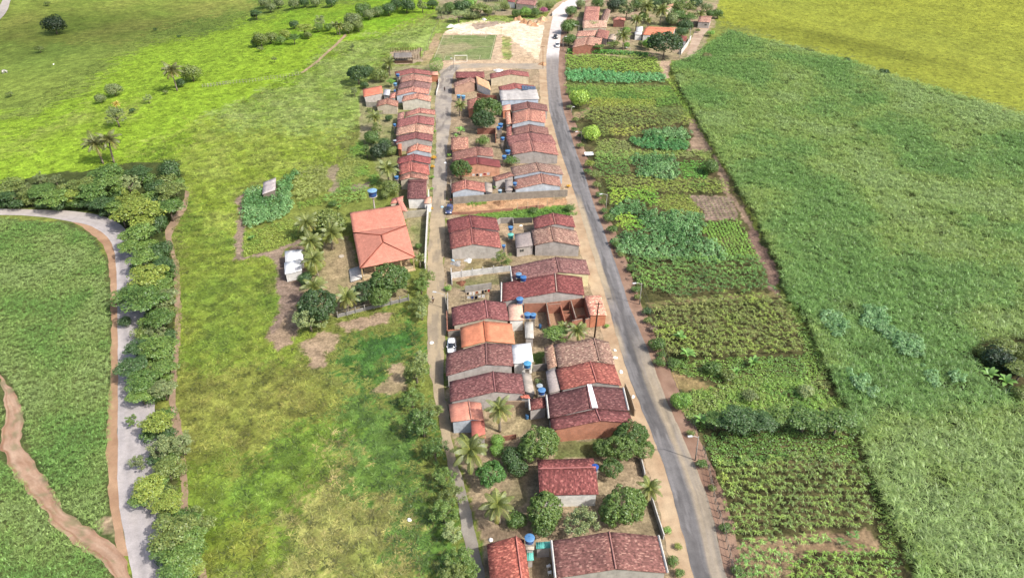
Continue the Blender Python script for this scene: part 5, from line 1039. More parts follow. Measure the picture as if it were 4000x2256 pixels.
    ring = [(0,0)] + ([((r*U-iu)/(U-2*iu), 0)] if ridge == 'y' else []) + [(1,0)] + ([(1, (r*W-iv)/(W-2*iv))] if ridge == 'x' else []) + [(1,1)] + ([((r*U-iu)/(U-2*iu), 1)] if ridge == 'y' else []) + [(0,1)] + ([(0, (r*W-iv)/(W-2*iv))] if ridge == 'x' else [])
    bot = [base + uu*s + vv*t + Zv*-.1 for s, t in ring]; tp = [base + uu*s + vv*t + Zv*top(s, t) for s, t in ring]; m = len(ring)
    w.add(bot + tp, [(i, (i+1)%m, m+(i+1)%m, m+i) for i in range(m)] + [tuple(range(m, 2*m))])
    wo = w.obj('wall', MB if brick else MP, root, None, alb(wall, KLUM*.66))
    Lb, Rb = base, base + uu
    rr = np.random.default_rng(sd + 9); dc = [(110,78,58),(70,92,120),(150,150,150),(86,110,84),(190,186,176)]
    for sdn, p0, outn in (('L', Lb, -unit(np.cross(ev, Zv))), ('R', Rb, unit(np.cross(ev, Zv)))):
        if sdn in sides and W > 3:
            outn = outn * (1 if outn @ (p0 - (Lb+Rb)/2) > 0 else -1); q = W - 2*iv
            opening(root, 'door', p0 + ev*q*(.3 + .1*rr.random()), ev, outn, .9, 2.05, alb(dc[rr.integers(5)]))
            opening(root, 'window', p0 + ev*q*.72 + Zv*.95, ev, outn, 1.1, 1.0)
            if W > 7.5: opening(root, 'window', p0 + ev*q*.1 + Zv*.95, ev, outn, .9, 1.0)
    if 'N' in sides or gable_win:
        s = gable_win or .6; opening(root, 'window', base + uu*s + Zv*1.15, eu, -unit(ev - eu*(ev@eu)), .95, .8)
    if parapet:
        for s in parapet:
            k = MBd(); p, q = (A, C) if s == 'L' else (B, D); k.tube([p + Zv*.12, q + Zv*.12], .16, 4); k.obj('parapet', MP, root, None, alb(WHT))
    return root
def slab(label, fr, a, b, c, d, he, color, mat=None, wall=None, name='flat_roofed_annex', cat='annex', rise=0, ridge='0', sides='', **k):
    """flat or single pitch roof given by near-left, near-right, far-left, far-right"""
    return house(label, fr, a, b, c, d, c=color, wall=wall or GRY, he=he, rise=rise, ridge=ridge, mat=mat or MCO, sides=sides, name=name, cat=cat, amp=.015, inset=(.18,.18), **k)
H_ = house
# --- lower block, right column (bottom of the photograph upwards)
H_('large weathered tiled house with white edge strips at the bottom of the photo','G',(1055,1452),(2312,1392),(1020,1030),(2200,980),c=(148,82,72),wall=GRY,he=3.3,rise=1.5,r=.53,gable_win=.44,parapet='LR',sides='LR')
H_('orange red tiled house left of turquoise sheets at the bottom edge','G',(350,1720),(800,1660),(275,1078),(722,1008),c=(178,86,68),wall=BEI,he=3.0,rise=1.0,r=.78,sides='L')
H_('lone maroon tiled house with white veranda between mango trees','G',(878,525),(1542,510),(856,128),(1478,106),c=(146,66,62),wall=WHT,he=2.9,rise=1.1,r=.6,ridge='x',sides='LR',gable_win=.3,amp=.03)
H_('long maroon house with orange brick gable above the mango trees','F',(1312,655),(2205,572),(1262,525),(2155,440),c=(134,64,62),wall=BRK,he=3.0,rise=1.25,r=.58,brick=True,sides='LR')
H_('dark maroon house with a white skylight strip on its ridge','F',(1262,520),(2150,432),(1250,262),(2078,186),c=(124,62,62),wall=GRY,he=3.2,rise=1.35,r=.52,parapet='LR',sides='LR')
H_('red orange tiled house above the skylight house beside the road','E',(1580,1358),(2345,1300),(1508,1092),(2258,1042),c=(168,82,68),wall=GRY,he=2.9,rise=1.2,r=.58)
H_('rough striped old tile roof house below the palm','E',(1545,1080),(2262,1040),(1492,800),(2182,738),c=(172,116,96),wall=BEI,he=2.9,rise=1.1,r=.72,amp=.1)
H_('long maroon house with wide grey gable above unfinished brick rooms','Dd',(935,1372),(2120,1280),(930,1120),(2090,1010),c=(140,68,66),wall=GRY,he=3.0,rise=1.45,r=.66,parapet='L',cap=(206,176,160))
H_('maroon house with yellow street front and twin blue tanks','Dd',(1092,1095),(2200,990),(1070,862),(2130,790),c=(146,82,76),wall=(222,210,160),he=3.0,rise=1.45,r=.6,parapet='L',sides='LR')
H_('brown tiled house with long grey gable and cement annex','Dd',(1400,572),(2062,582),(1368,372),(1992,350),c=(178,114,94),wall=GRY,he=2.9,rise=1.2,r=.43,gable_win=None)
H_('maroon roofed house at the vacant lot corner by the road','Dd',(1408,340),(1992,318),(1376,176),(1952,166),c=(150,72,68),wall=GRY,he=2.9,rise=1.2,r=.5,cap=(212,150,130))
H_('brown tiled house with white painted panel above the long wall','C',(1322,765),(2108,718),(1288,590),(2090,562),c=(168,104,86),wall=BLU,he=2.8,rise=1.3,r=.6)
H_('brown tiled house just behind the white panel house','C',(1302,548),(2146,522),(1230,402),(2102,372),c=(174,110,92),wall=BLU,he=2.8,rise=1.3,r=.52)
H_('rough red house with large plain grey gable near the green shutter','C',(1280,188),(2062,195),(1195,10),(2040,-22),c=(166,98,84),wall=GRY,he=2.8,rise=1.2,r=.46)
H_('dull red house second above the large grey gable','B',(1242,1378),(2036,1348),(1188,1212),(1942,1192),c=(160,84,76),wall=GRY,he=2.8,rise=1.15,r=.5)
H_('dull red house with notch beside the two stacked tanks','B',(1300,1195),(1912,1182),(1284,1075),(1888,1062),c=(166,88,76),wall=GRY,he=2.8,rise=1.15,r=.48)
H_('brown tiled house with pale blue gable and orange lean-to','B',(1276,1012),(1852,988),(1270,802),(1872,806),c=(186,116,92),wall=BLU,he=2.8,rise=1.15,r=.5)
H_('red house with peach slab below the grey sheet roof','B',(1280,792),(1896,790),(1260,680),(1882,690),c=(162,80,72),wall=GRY,he=2.8,rise=1.15,r=.46)
H_('long grey fibre cement sheet roof building beside the solar panels','B',(1100,606),(1746,588),(1086,462),(1690,446),c=(196,190,186),wall=(190,204,222),he=3.0,rise=.5,ridge='F',mat=MC,amp=.02)
H_('red roofed house carrying dark solar panels','B',(1086,470),(1700,452),(1022,392),(1692,352),c=(176,84,76),wall=WHT,he=2.8,rise=1.2,r=.44)
H_('topmost house of the block with broad beige gable','B',(922,242),(1578,212),(905,158),(1568,142),c=(160,84,76),wall=(206,190,160),he=2.8,rise=1.2,r=.53)
H_('low red wing at the street corner of the topmost row','B',(342,232),(830,228),(334,152),(828,142),c=(150,70,66),wall=(90,70,60),he=2.6,rise=.4,ridge='F',sides='')
H_('brown gabled house front open onto a dark yard with blue tanks','B',(312,388),(672,322),(300,330),(664,232),c=(176,112,92),wall=(176,140,120),he=2.8,rise=.9,r=.78,sides='L')
H_('pale red tiled house hidden behind the big mango','B',(540,772),(850,762),(490,604),(880,604),c=(198,112,90),wall=BRK,he=2.8,rise=1.0,r=.6,brick=True,sides='L')
# --- lower block, left column
H_('small tile roofed shed on the street below the banana clump','B',(266,1438),(560,1428),(270,1272),(552,1236),c=(190,118,92),wall=BRK,he=2.5,rise=.6,ridge='F',brick=True,sides='L',name='shed',cat='shed')
H_('brown tiled long house behind the smooth maroon roof','C',(290,292),(980,215),(276,112),(960,106),c=(176,100,84),wall=GRY,he=2.8,rise=.9,r=.62,sides='L')
H_('smooth maroon roofed house beside the round street tree','C',(292,402),(1096,398),(270,300),(1080,256),c=(140,68,66),wall=(222,160,128),he=2.8,rise=1.1,r=.52,mat=MS,sides='L')
H_('brown tiled house with pale blue gable on the street side','C',(272,822),(840,808),(278,674),(812,652),c=(178,104,86),wall=BLU,he=2.8,rise=1.1,r=.42,sides='L')
H_('maroon house at the street below the vacant lot','Dd',(190,392),(918,362),(205,206),(822,192),c=(140,66,64),wall=GRY,he=2.8,rise=1.2,r=.46,sides='L')
H_('red house with long grey gable beside blue drums','Dd',(215,625),(942,608),(183,402),(916,372),c=(164,80,70),wall=(190,182,172),he=2.9,rise=1.2,r=.44,sides='L')
H_('maroon house with an orange patched street edge','E',(220,552),(932,492),(200,322),(890,262),c=(142,72,70),wall=BEI,he=2.8,rise=1.2,r=.62,sides='L')
H_('bright smooth orange roofed house by the white car','E',(330,828),(1004,776),(306,566),(970,530),c=(232,140,100),wall=CRM,he=2.9,rise=1.15,r=.46,mat=MS,amp=.02,sides='L',cap=(210,120,86))
H_('wide dark tiled house below the bright orange roof','E',(134,1186),(986,1058),(142,902),(962,790),c=(140,76,70),wall=GRY,he=3.0,rise=1.35,r=.6,sides='L')
H_('dark maroon house behind the leaning coconut palm','F',(166,338),(1000,248),(158,108),(962,30),c=(140,68,66),wall=GRY,he=2.9,rise=1.3,r=.6,sides='L')
H_('small pale orange roofed house above the lower street palm','F',(176,562),(545,545),(134,366),(526,342),c=(232,150,124),wall=BLU,he=2.8,rise=.5,r=.62,mat=MS,sides='L',amp=.03)
slab('pink tiled lean-to on the small pale orange house','F',(408,742),(562,738),(398,545),(546,542),2.6,(206,116,98),MS,name='lean_to',cat='lean-to',rise=.25,ridge='L')
# --- western row
H_('topmost house of the western row with small bright awning','V',(1190,722),(1868,700),(1152,642),(1850,602),c=(168,86,78),wall=BEI,he=2.8,rise=1.2,r=.5,sides='R')
H_('pinkish lit roof second in the western row','V',(1272,842),(1880,842),(1285,735),(1872,722),c=(208,122,100),wall=BEI,he=2.8,rise=1.15,r=.42,sides='R')
H_('dull maroon roof third in the western row','V',(1215,960),(1826,962),(1258,850),(1862,850),c=(162,92,84),wall=BEI,he=2.8,rise=1.15,r=.46,sides='R')
H_('brown roof fourth in the western row','V',(1190,1086),(1812,1052),(1228,965),(1822,966),c=(188,118,96),wall=BLU,he=2.8,rise=1.1,r=.5,sides='R')
H_('brown and orange roof with streaky pale gable above the street corner','V',(1300,1196),(1852,1194),(1330,1098),(1862,1085),c=(200,126,100),wall=(214,206,190),he=3.0,rise=1.1,r=.52,sides='R')
H_('detached orange roofed outhouse at the field edge','V',(582,1108),(948,1030),(546,992),(946,912),c=(224,128,98),wall=GRY,he=2.6,rise=.5,ridge='F',sides='',mat=MS,name='outhouse',cat='outhouse')
H_('small brown gabled back house beside a dark yard','V',(822,1292),(1232,1292),(862,1190),(1222,1172),c=(186,118,94),wall=BEI,he=2.6,rise=1.0,r=.48,sides='')
H_('brown speckled roof below the dark yard','W',(1048,802),(1590,762),(1062,700),(1582,692),c=(190,112,94),wall=BEI,he=2.8,rise=1.1,r=.48,sides='R')
H_('maroon roof with peach patch in the middle western row','W',(902,992),(1572,952),(905,872),(1582,792),c=(164,82,76),wall=BEI,he=2.8,rise=1.15,r=.56,sides='R')
H_('light peach roof in the middle of the western row','W',(890,1132),(1556,1112),(906,1002),(1562,962),c=(216,142,112),wall=BEI,he=2.8,rise=1.15,r=.54,sides='R')
H_('deep maroon roof above the grey party gable','W',(880,1262),(1542,1232),(892,1142),(1556,1122),c=(158,78,76),wall=GRY,he=2.8,rise=1.15,r=.56,sides='R')
H_('narrow peach tiled gable house with pale blue front gable','X',(1142,292),(1612,272),(1162,172),(1642,152),c=(204,128,98),wall=BLU,he=2.9,rise=1.1,r=.42,sides='R')
H_('maroon roof beside the yellow flowering shrub','X',(962,492),(1602,482),(990,372),(1612,352),c=(158,76,74),wall=GRY,he=2.8,rise=1.15,r=.48,sides='R')
H_('orange and maroon roof above the small blue tank','X',(1012,692),(1592,692),(970,502),(1602,502),c=(178,92,78),wall=BEI,he=2.8,rise=1.1,r=.42,sides='R')
H_('narrow brown roof strip behind the lowest street house','X',(1022,800),(1562,780),(1012,702),(1552,702),c=(196,118,96),wall=BEI,he=2.8,rise=.9,r=.42,sides='R')
H_('lowest maroon house of the western row by white wall','X',(1162,1142),(1532,1142),(1172,772),(1556,772),c=(146,68,66),wall=WHT,he=2.9,rise=.9,ridge='x',r=.72,sides='R')
H_('pink tiled lean-to between the school and street house','X',(1062,1372),(1172,1372),(822,1180),(1166,1092),c=(232,146,126),wall=BEI,he=2.5,rise=.3,ridge='F',mat=MS,sides='',name='lean_to',cat='lean-to')
# --- upper houses beyond the plots
H_('long two toned house nearest the white dusty road','N',(572,256),(768,262),(592,82),(792,84),c=(196,124,104),wall=BEI,he=2.8,rise=1.0,ridge='x',r=.5,sides='L')
H_('peach front porch roof of the two toned upper house','N',(566,352),(872,345),(568,264),(860,268),c=(220,150,120),wall=BEI,he=2.6,rise=.4,ridge='F',sides='',name='porch',cat='porch')
H_('brown roof right of the two toned upper house','N',(782,258),(870,262),(800,126),(962,130),c=(166,112,96),wall=BEI,he=2.7,rise=.8,r=.4,sides='')
H_('pale brown low roof beside the round dark bush','N',(482,458),(722,448),(500,384),(772,384),c=(198,128,104),wall=BEI,he=2.6,rise=.7,ridge='x',r=.5,sides='')
H_('red tiled roof with grey cement side in upper yard','N',(730,462),(880,492),(748,382),(918,402),c=(196,108,92),wall=GRY,he=2.6,rise=.5,ridge='F',sides='')
H_('brick gabled house directly behind the clipped hedge','N',(432,602),(792,584),(492,484),(792,492),c=(214,128,102),wall=(168,100,78),he=2.8,rise=1.0,r=.48,sides='',brick=True)
H_('dark fronted little house beside the pale olive tree','N',(946,262),(1106,262),(952,232),(1098,228),c=(204,114,90),wall=(134,74,66),he=2.8,rise=.7,r=.5,sides='',brick=True)
H_('long bright orange fronted house among the upper trees','N',(1316,436),(1692,452),(1412,334),(1706,348),c=(236,138,98),wall=WHT,he=2.8,rise=.7,ridge='x',r=.6,sides='',mat=MS,gable_win=.2)
H_('small dark red roof with white walls by the dirt lane','N',(1786,512),(1868,522),(1784,462),(1892,472),c=(160,66,56),wall=WHT,he=2.8,rise=.5,ridge='F',sides='')
H_('small red roofed cottage alone at the yellow field edge','N',(2012,274),(2170,282),(2062,204),(2182,198),c=(202,126,104),wall=GRY,he=2.7,rise=.8,ridge='x',r=.55,sides='',gable_win=.7)
H_('orange roof half hidden by palms at the top','N',(1612,120),(1716,78),(1604,96),(1708,50),c=(226,150,110),wall=BEI,he=2.8,rise=.6,ridge='F',sides='')
H_('red roofed house with pale porch behind the sand heaps','AA',(1100,70),(1500,115),(1130,-10),(1580,-6),c=(176,98,88),wall=(206,192,176),he=2.8,rise=.8,ridge='x',r=.5,sides='')
H_('grey side house left of the red roof behind sand heaps','AA',(935,34),(1100,50),(930,-16),(1110,-14),c=(150,76,70),wall=WHT,he=2.8,rise=.7,ridge='x',r=.4,sides='')
# --- slabs, lean-tos and small roofs
slab('white sheet roof annex beside the wide dark house','E',(986,1028),(1234,1000),(958,794),(1204,764),3.0,(250,250,248),MCO,WHT)
slab('peach coloured slab roof with a blue tank behind','E',(932,486),(1114,474),(898,284),(1110,270),2.9,(244,190,164),MCO,WHT)
slab('small grey fibre cement roof hut beside the palm yard','E',(1130,704),(1242,706),(1116,502),(1236,500),2.4,(196,190,180),MC,GRY,name='shed',cat='shed')
slab('pale striped sheet lean-to beside the dark maroon roof','E',(1130,1392),(1252,1410),(1084,1152),(1212,1152),2.6,(186,174,160),MC,GRY,name='lean_to',cat='lean-to',rise=.3,ridge='L')
slab('grey cement strip roof left of the red orange house','E',(1440,1400),(1576,1362),(1402,1116),(1510,1096),2.7,(170,158,154),MCO,GRY,name='lean_to',cat='lean-to')
slab('narrow old tile lean-to left of the rough striped roof','E',(1416,1096),(1532,1082),(1368,818),(1480,812),2.5,(206,142,112),MT,GRY,name='lean_to',cat='lean-to',rise=.5,ridge='R')
slab('orange tiled porch roof at the road end of brick rooms','E',(1946,442),(2160,414),(1882,182),(2074,180),2.9,(226,150,118),MT,BRK,name='porch',cat='porch',rise=.4,ridge='L')
slab('dark grey cement roof annex with a small window','Dd',(1150,610),(1402,572),(1124,402),(1370,390),2.6,(160,148,144),MCO,GRY,gable_win=.3)
slab('fibre cement lean-to right of the street side blue gable','C',(832,806),(956,822),(820,662),(950,662),2.5,(178,164,150),MC,GRY,name='lean_to',cat='lean-to',rise=.3,ridge='L')
slab('tiled lower wing joining two brown roofs','C',(1000,632),(1312,562),(972,592),(1222,468),2.5,(172,102,86),MT,GRY,name='lean_to',cat='lean-to',rise=.5,ridge='R')
slab('grey slab with tiled shadow between the lower gables','C',(1170,790),(1290,782),(1166,612),(1282,600),2.4,(164,152,146),MCO,GRY)
slab('orange lean-to on the left of the blue gabled house','B',(1192,1012),(1278,1012),(1150,818),(1270,802),2.5,(228,146,114),MT,GRY,name='lean_to',cat='lean-to',rise=.4,ridge='R')
slab('peach slab roof left of the red road house','B',(1130,786),(1276,762),(1114,694),(1260,676),2.6,(240,168,142),MCO,BRK)
slab('sloping bright orange yard roof beside the open dark yard','B',(700,330),(930,440),(668,228),(910,322),2.6,(246,190,140),MS,WHT,name='lean_to',cat='lean-to',rise=.6,ridge='F')
slab('red narrow lean-to left of the notched dull red house','B',(1196,1212),(1284,1200),(1206,1052),(1270,1040),2.6,(164,84,74),MT,GRY,name='lean_to',cat='lean-to')
slab('little bright awning on the topmost western house','V',(1862,692),(2000,694),(1832,622),(2002,630),2.6,(240,164,136),MS,BRK,name='awning',cat='awning')
slab('blue grey awning beside the detached orange outhouse','V',(950,1066),(1068,1076),(960,960),(1106,962),2.3,(196,198,206),MC,GRY,name='awning',cat='awning')
slab('red yard roof next to the pale fourth gable','V',(1072,1132),(1180,1120),(1100,1032),(1196,1022),2.4,(196,112,92),MT,GRY,name='lean_to',cat='lean-to')
slab('red lean-to left of the brown speckled western roof','W',(912,862),(1030,832),(930,722),(1046,716),2.5,(180,104,90),MT,GRY,name='lean_to',cat='lean-to')
slab('cement slab with brick base behind the peach gable house','X',(985,200),(1060,215),(985,95),(1055,85),2.4,(204,120,92),MCO,BRK)
slab('second pink lean-to tucked behind the rear school roof','X',(842,1240),(1058,1194),(832,1166),(1156,1096),2.5,(232,146,126),MS,BEI,name='lean_to',cat='lean-to',rise=.3,ridge='F')
slab('turquoise sheet roof beside the bottom blue tank','G',(840,1120),(1006,1108),(836,1046),(1004,1038),2.4,(96,196,180),MC,GRY,name='lean_to',cat='lean-to')
slab('pale cement terrace under the bottom blue tank','G',(724,1130),(820,1130),(722,1010),(824,1030),2.9,(196,182,164),MCO,GRY)
slab('turquoise sheet in the yard below the cement terrace','G',(740,1254),(816,1246),(726,1144),(814,1136),1.9,(104,200,186),MC,GRY,name='lean_to',cat='lean-to')
slab('tiled link roof with white edge beside the leaning palm yard','F',(1052,430),(1240,396),(1020,322),(1244,264),2.6,(150,74,68),MT,GRY,name='lean_to',cat='lean-to',parapet='L')
slab('bright orange short roof between two maroon houses','F',(955,292),(1060,296),(945,252),(1030,258),2.5,(214,104,80),MT,GRY,name='lean_to',cat='lean-to')
slab('grey tin roof over a chair in the dark yard','F',(150,330),(380,300),(160,322),(384,292),2.3,(150,130,120),MCO,GRY,name='awning',cat='awning')
slab('upper white sheet shed in the school yard','AD',(622,1230),(828,1210),(618,1130),(822,1094),2.2,(240,240,240),MC,(200,196,190),name='shed',cat='shed',rise=.4,ridge='F')
slab('lower white sheet shed with slatted front in the school yard','AD',(618,1370),(812,1322),(612,1246),(806,1216),2.2,(246,246,246),MC,(206,204,200),name='shed',cat='shed',rise=.4,ridge='F')
slab('grey sheet roof shed standing in the cassava garden','AD',(362,464),(512,420),(374,312),(520,294),2.2,(192,180,178),MC,(120,110,100),name='shed',cat='shed',rise=.3,ridge='R')
slab('white washed flat annex on the upper orange house','N',(1222,436),(1316,436),(1222,396),(1318,396),2.4,(236,232,226),MCO,WHT)
slab('white roofed hut behind the short palm','N',(1240,396),(1322,392),(1240,336),(1330,334),2.6,(232,230,226),MCO,(120,100,90),name='shed',cat='shed')
slab('grey cement roof right of the red upper yard roof','N',(882,492),(960,500),(918,420),(1000,440),2.4,(190,168,148),MCO,GRY)
# --- big school with hip roof
def school():
    he = 3.4; q = lambda x, y, z: on_plane([Z('H', x, y)], z)[0]
    E = [q(1130,888,he), q(1612,792,he), q(1536,514,he), q(1070,578,he)]; R0, R1 = q(1334,662,he+1.9), q(1318,600,he+1.9)
    F0, F1 = q(1042,402,he+.9), q(1482,334,he+.9); sh = lambda p, o: p - o
    org = np.mean(E, 0); org[2] = 0
    root = empty('school', tuple(org)); tag(root, 'large salmon hip roofed building with a cream pillared veranda', 'building')
    E = [e - org for e in E]; R0, R1, F0, F1 = R0-org, R1-org, F0-org, F1-org
    col = alb((238,150,124), KLUM)
    for lab, mb_planes in (('roof', [(E[0],E[1],R0,R0),(E[1],E[2],R0,R1),(E[2],E[3],R1,R1),(E[3],E[0],R1,R0)]),('rear_roof',[(E[3]+(0,0,.06),E[2]+(0,0,.06),F0,F1)])):
        mb = dict(v=[],q=[],uv=[])
        for k, p in enumerate(mb_planes): roof_plane(mb, *[np.array(x, float) for x in p], 14, 10, .012, 900+k)
        ro = ob(lab, mesh_np(lab, np.array(mb['v']), np.array(mb['q']), None, np.array(mb['uv']), MS), root, None, col)
        if lab == 'roof':
            k = MBd(); 
            for a, b in ((E[0],R0),(E[1],R0),(R0,R1),(E[2],R1),(E[3],R1)): k.tube([a+(0,0,.03), b+(0,0,.05)], .12, 6)
            k.obj('ridge_cap', MP, ro, None, alb((168,84,66)), True)
    w = MBd(); ex, ey = unit(E[1]-E[0]), unit(E[3]-E[0]); U = np.linalg.norm(E[1]-E[0])
    a, b = E[0]+ex*.9+ey*3.2, E[1]-ex*.9+ey*3.2; c, d = F1-ex*.7-ey*.6, F0+ex*.7-ey*.6
    ring = [np.array([p[0],p[1],0.]) for p in (a,b,c,d)]; H3 = np.array([0,0,he-.15])
    w.add([p-(0,0,.1) for p in ring]+[p+H3 for p in ring], [(0,1,5,4),(1,2,6,5),(2,3,7,6),(3,0,4,7),(4,5,6,7)]); w.obj('wall', MP, root, None, alb((240,206,160)))
    v = MBd(); fl = [np.array([p[0],p[1],.25]) for p in (E[0]+ex*.4-ey*.2, E[1]-ex*.1-ey*.2, b, a)]; v.add(fl+[p-(0,0,.4) for p in fl], [(0,1,2,3),(0,4,5,1),(1,5,6,2),(3,2,6,7),(0,3,7,4)]); v.obj('veranda_floor', MCO, root, None, alb((226,196,150)))
    for t in (.03,.27,.5,.74,.97):
        p = E[0]+ex*U*t+ey*.35; k = MBd(); k.box((p[0],p[1],he/2), (.28,.28,he-.05)); k.obj('pillar', MP, root, None, alb((238,206,150)))
    k = MBd(); 
    for t0, t1 in ((.03,.27),(.27,.5),(.74,.97)):
        p, q2 = E[0]+ex*U*t0+ey*.35, E[0]+ex*U*t1+ey*.35; m = (p+q2)/2; k.box((m[0],m[1],.6), (np.linalg.norm(q2-p)-.3,.14,.8), (ex, np.cross((0,0,1),ex), (0,0,1)))
    k.obj('low_wall', MP, root, None, alb((236,212,170)))
    for t in (.15,.4,.65,.88): opening(root, 'window' if t != .4 else 'door', np.array([*(E[0]+ex*U*t+ey*3.2)[:2], .3 if t == .4 else 1.1]), ex, -ey, 1.2, 2.1 if t == .4 else 1.0)
    for t in (.15,.4,.62,.85): opening(root, 'window', np.array([*(E[0]+ex*.9+(F0-E[0])*t)[:2], 1.2]), ey, -ex, 1.3, 1.0)
school()
slab('pale concrete platform with a low edge beside the veranda','H',(1050,1008),(1170,968),(1030,884),(1156,872),.35,(206,202,196),MCO,GRY,name='platform',cat='platform')
# --- unfinished brick rooms
def bwall(label, fr, pts, h, c=BRK, th=.16, mat=MB, name='garden_wall', cat='wall', lift=0, cap=None, group=None):
    """a wall whose foot runs along photograph points"""
    P = ground(ZP(fr, pts)); org = P.mean(0); b = MBd()
    for i in range(len(P)-1):
        a, q = P[i]-org, P[i+1]-org; L = np.linalg.norm(q-a); d = unit(q-a); m = (a+q)/2
        b.box(m + (0,0,h/2-.05+lift), (L+(th if i < len(P)-2 else 0), th + .002*i, h+.1), (d, np.cross((0,0,1), d), (0,0,1)))
    root = empty(name, tuple(org)); tag(root, label, cat, group); w = b.obj('panel', mat, root, None, alb(c))
    if cap:
        k = MBd()
        for i in range(len(P)-1):
            a, q = P[i]-org, P[i+1]-org; L = np.linalg.norm(q-a); d = unit(q-a); k.box((a+q)/2 + (0,0,h+.04+lift), (L+.1, th+.1+.002*i, .08), (d, np.cross((0,0,1), d), (0,0,1)))
        k.obj('coping', MCO, root, None, alb(cap))
    return root
def brick_rooms():
    q = lambda x, y: on_plane([Z('E', x, y)], 2.4)[0]
    segs = [((1400,262),(1445,530)),((1400,262),(1880,200)),((1580,275),(1635,470)),((1706,232),(1772,455)),((1880,195),(1945,440)),((1420,285),(1580,272)),((1445,545),(1660,500)),((1720,490),(1850,462)),((1595,330),(1690,322)),((1610,370),(1700,362)),((1800,355),(1890,350)),((1890,470),(1950,450)),((1120,270),(1400,262))]
    pts = [(q(*a), q(*b)) for a, b in segs]; org = np.mean([p for s in pts for p in s], 0); org[2] = 0
    root = empty('unfinished_house', tuple(org)); tag(root, 'roofless unfinished house of raw orange brick rooms', 'house')
    for k, (a, b) in enumerate(pts):
        a, b = a-org, b-org; d = unit((b-a)*(1,1,0)); L = np.linalg.norm((b-a)[:2]); m = (a+b)/2; h = 2.4 - .5*(k%4 == 2) - .9*(k in (8,9,10))
        w = MBd(); w.box((m[0],m[1],h/2-.05), (L,.15+.004*k,h+.1), (d, np.cross((0,0,1),d), (0,0,1))); w.obj('wall', MB, root, None, alb((206,128,98)))
    f = MBd(); c = [q(1410,270),q(1880,205),q(1945,450),q(1450,540)]; c = [np.array([p[0]-org[0],p[1]-org[1],.06]) for p in c]; f.add(c+[p-(0,0,.15) for p in c], [(0,1,2,3),(0,4,5,1),(1,5,6,2),(2,6,7,3),(3,7,4,0)]); f.obj('floor', MCO, root, None, alb((190,150,116)))
brick_rooms()
# ------------------------------------------------------------------ water tanks
BLT=(40,104,190)
def tank(fr, x, y, r, hb, label, c=BLT, lid=(92,154,214), stand=None):
    zc = hb + .5; P = on_plane([Z(fr, x, y)], zc)[0]; Rm = r/FR[fr][2]*depth_at(P)/FPX; hgt = Rm*1.25
    P = on_plane([Z(fr, x, y)], hb + hgt*.75)[0]; gr = float(gz(P[:1], P[1:2])[0])
    root = empty('water_tank', (P[0], P[1], gr)); tag(root, label, 'water tank', 'water tanks of the village')
    b = MBd(); b.lathe([(Rm*.8,0),(Rm*.84,hgt*.1),(Rm*.9,hgt*.5),(Rm*.95,hgt*.88),(Rm*1.0,hgt*.9),(Rm*1.0,hgt)], 20, (0,0,hb)); b.obj('tank_body', MPL, root, None, alb(c), True)
    b = MBd(); b.lathe([(Rm*1.04,hgt*.98),(Rm*1.05,hgt*1.04),(Rm*.8,hgt*1.12),(Rm*.3,hgt*1.2),(Rm*.12,hgt*1.24)], 20, (0,0,hb))
    for k in range(8): a = k*math.pi/4; b.box((math.cos(a)*Rm*.5, math.sin(a)*Rm*.5, hb+hgt*1.17), (Rm*.7,.04,.05), ((math.cos(a),math.sin(a),-.2),(-math.sin(a),math.cos(a),0),(0,0,1)))
    b.obj('lid', MPL, root, None, alb(lid))
    b = MBd()
    if stand == 'pole':
        b.tube([(0,0,-.1),(0,0,hb-.25)], .2, 10); b.lathe([(Rm*.5,hb-.35),(Rm*.95,hb-.12),(Rm*.95,hb-.01)], 16)
    elif stand == 'legs':
        for i in (-1,1):
            for j in (-1,1): b.box((i*Rm*.7,j*Rm*.7,hb/2-.1), (.18,.18,hb))
        b.box((0,0,hb-.06), (Rm*1.9,Rm*1.9,.1))
    else: b.box((0,0,hb-.08), (Rm*1.8,Rm*1.8,.14)); b.box((0,0,(hb-.15)/2-.05), (Rm*1.1,Rm*1.1,hb-.05))
    b.obj('stand', MCO, root, None, alb((208,202,192) if stand == 'pole' else (176,164,150)))
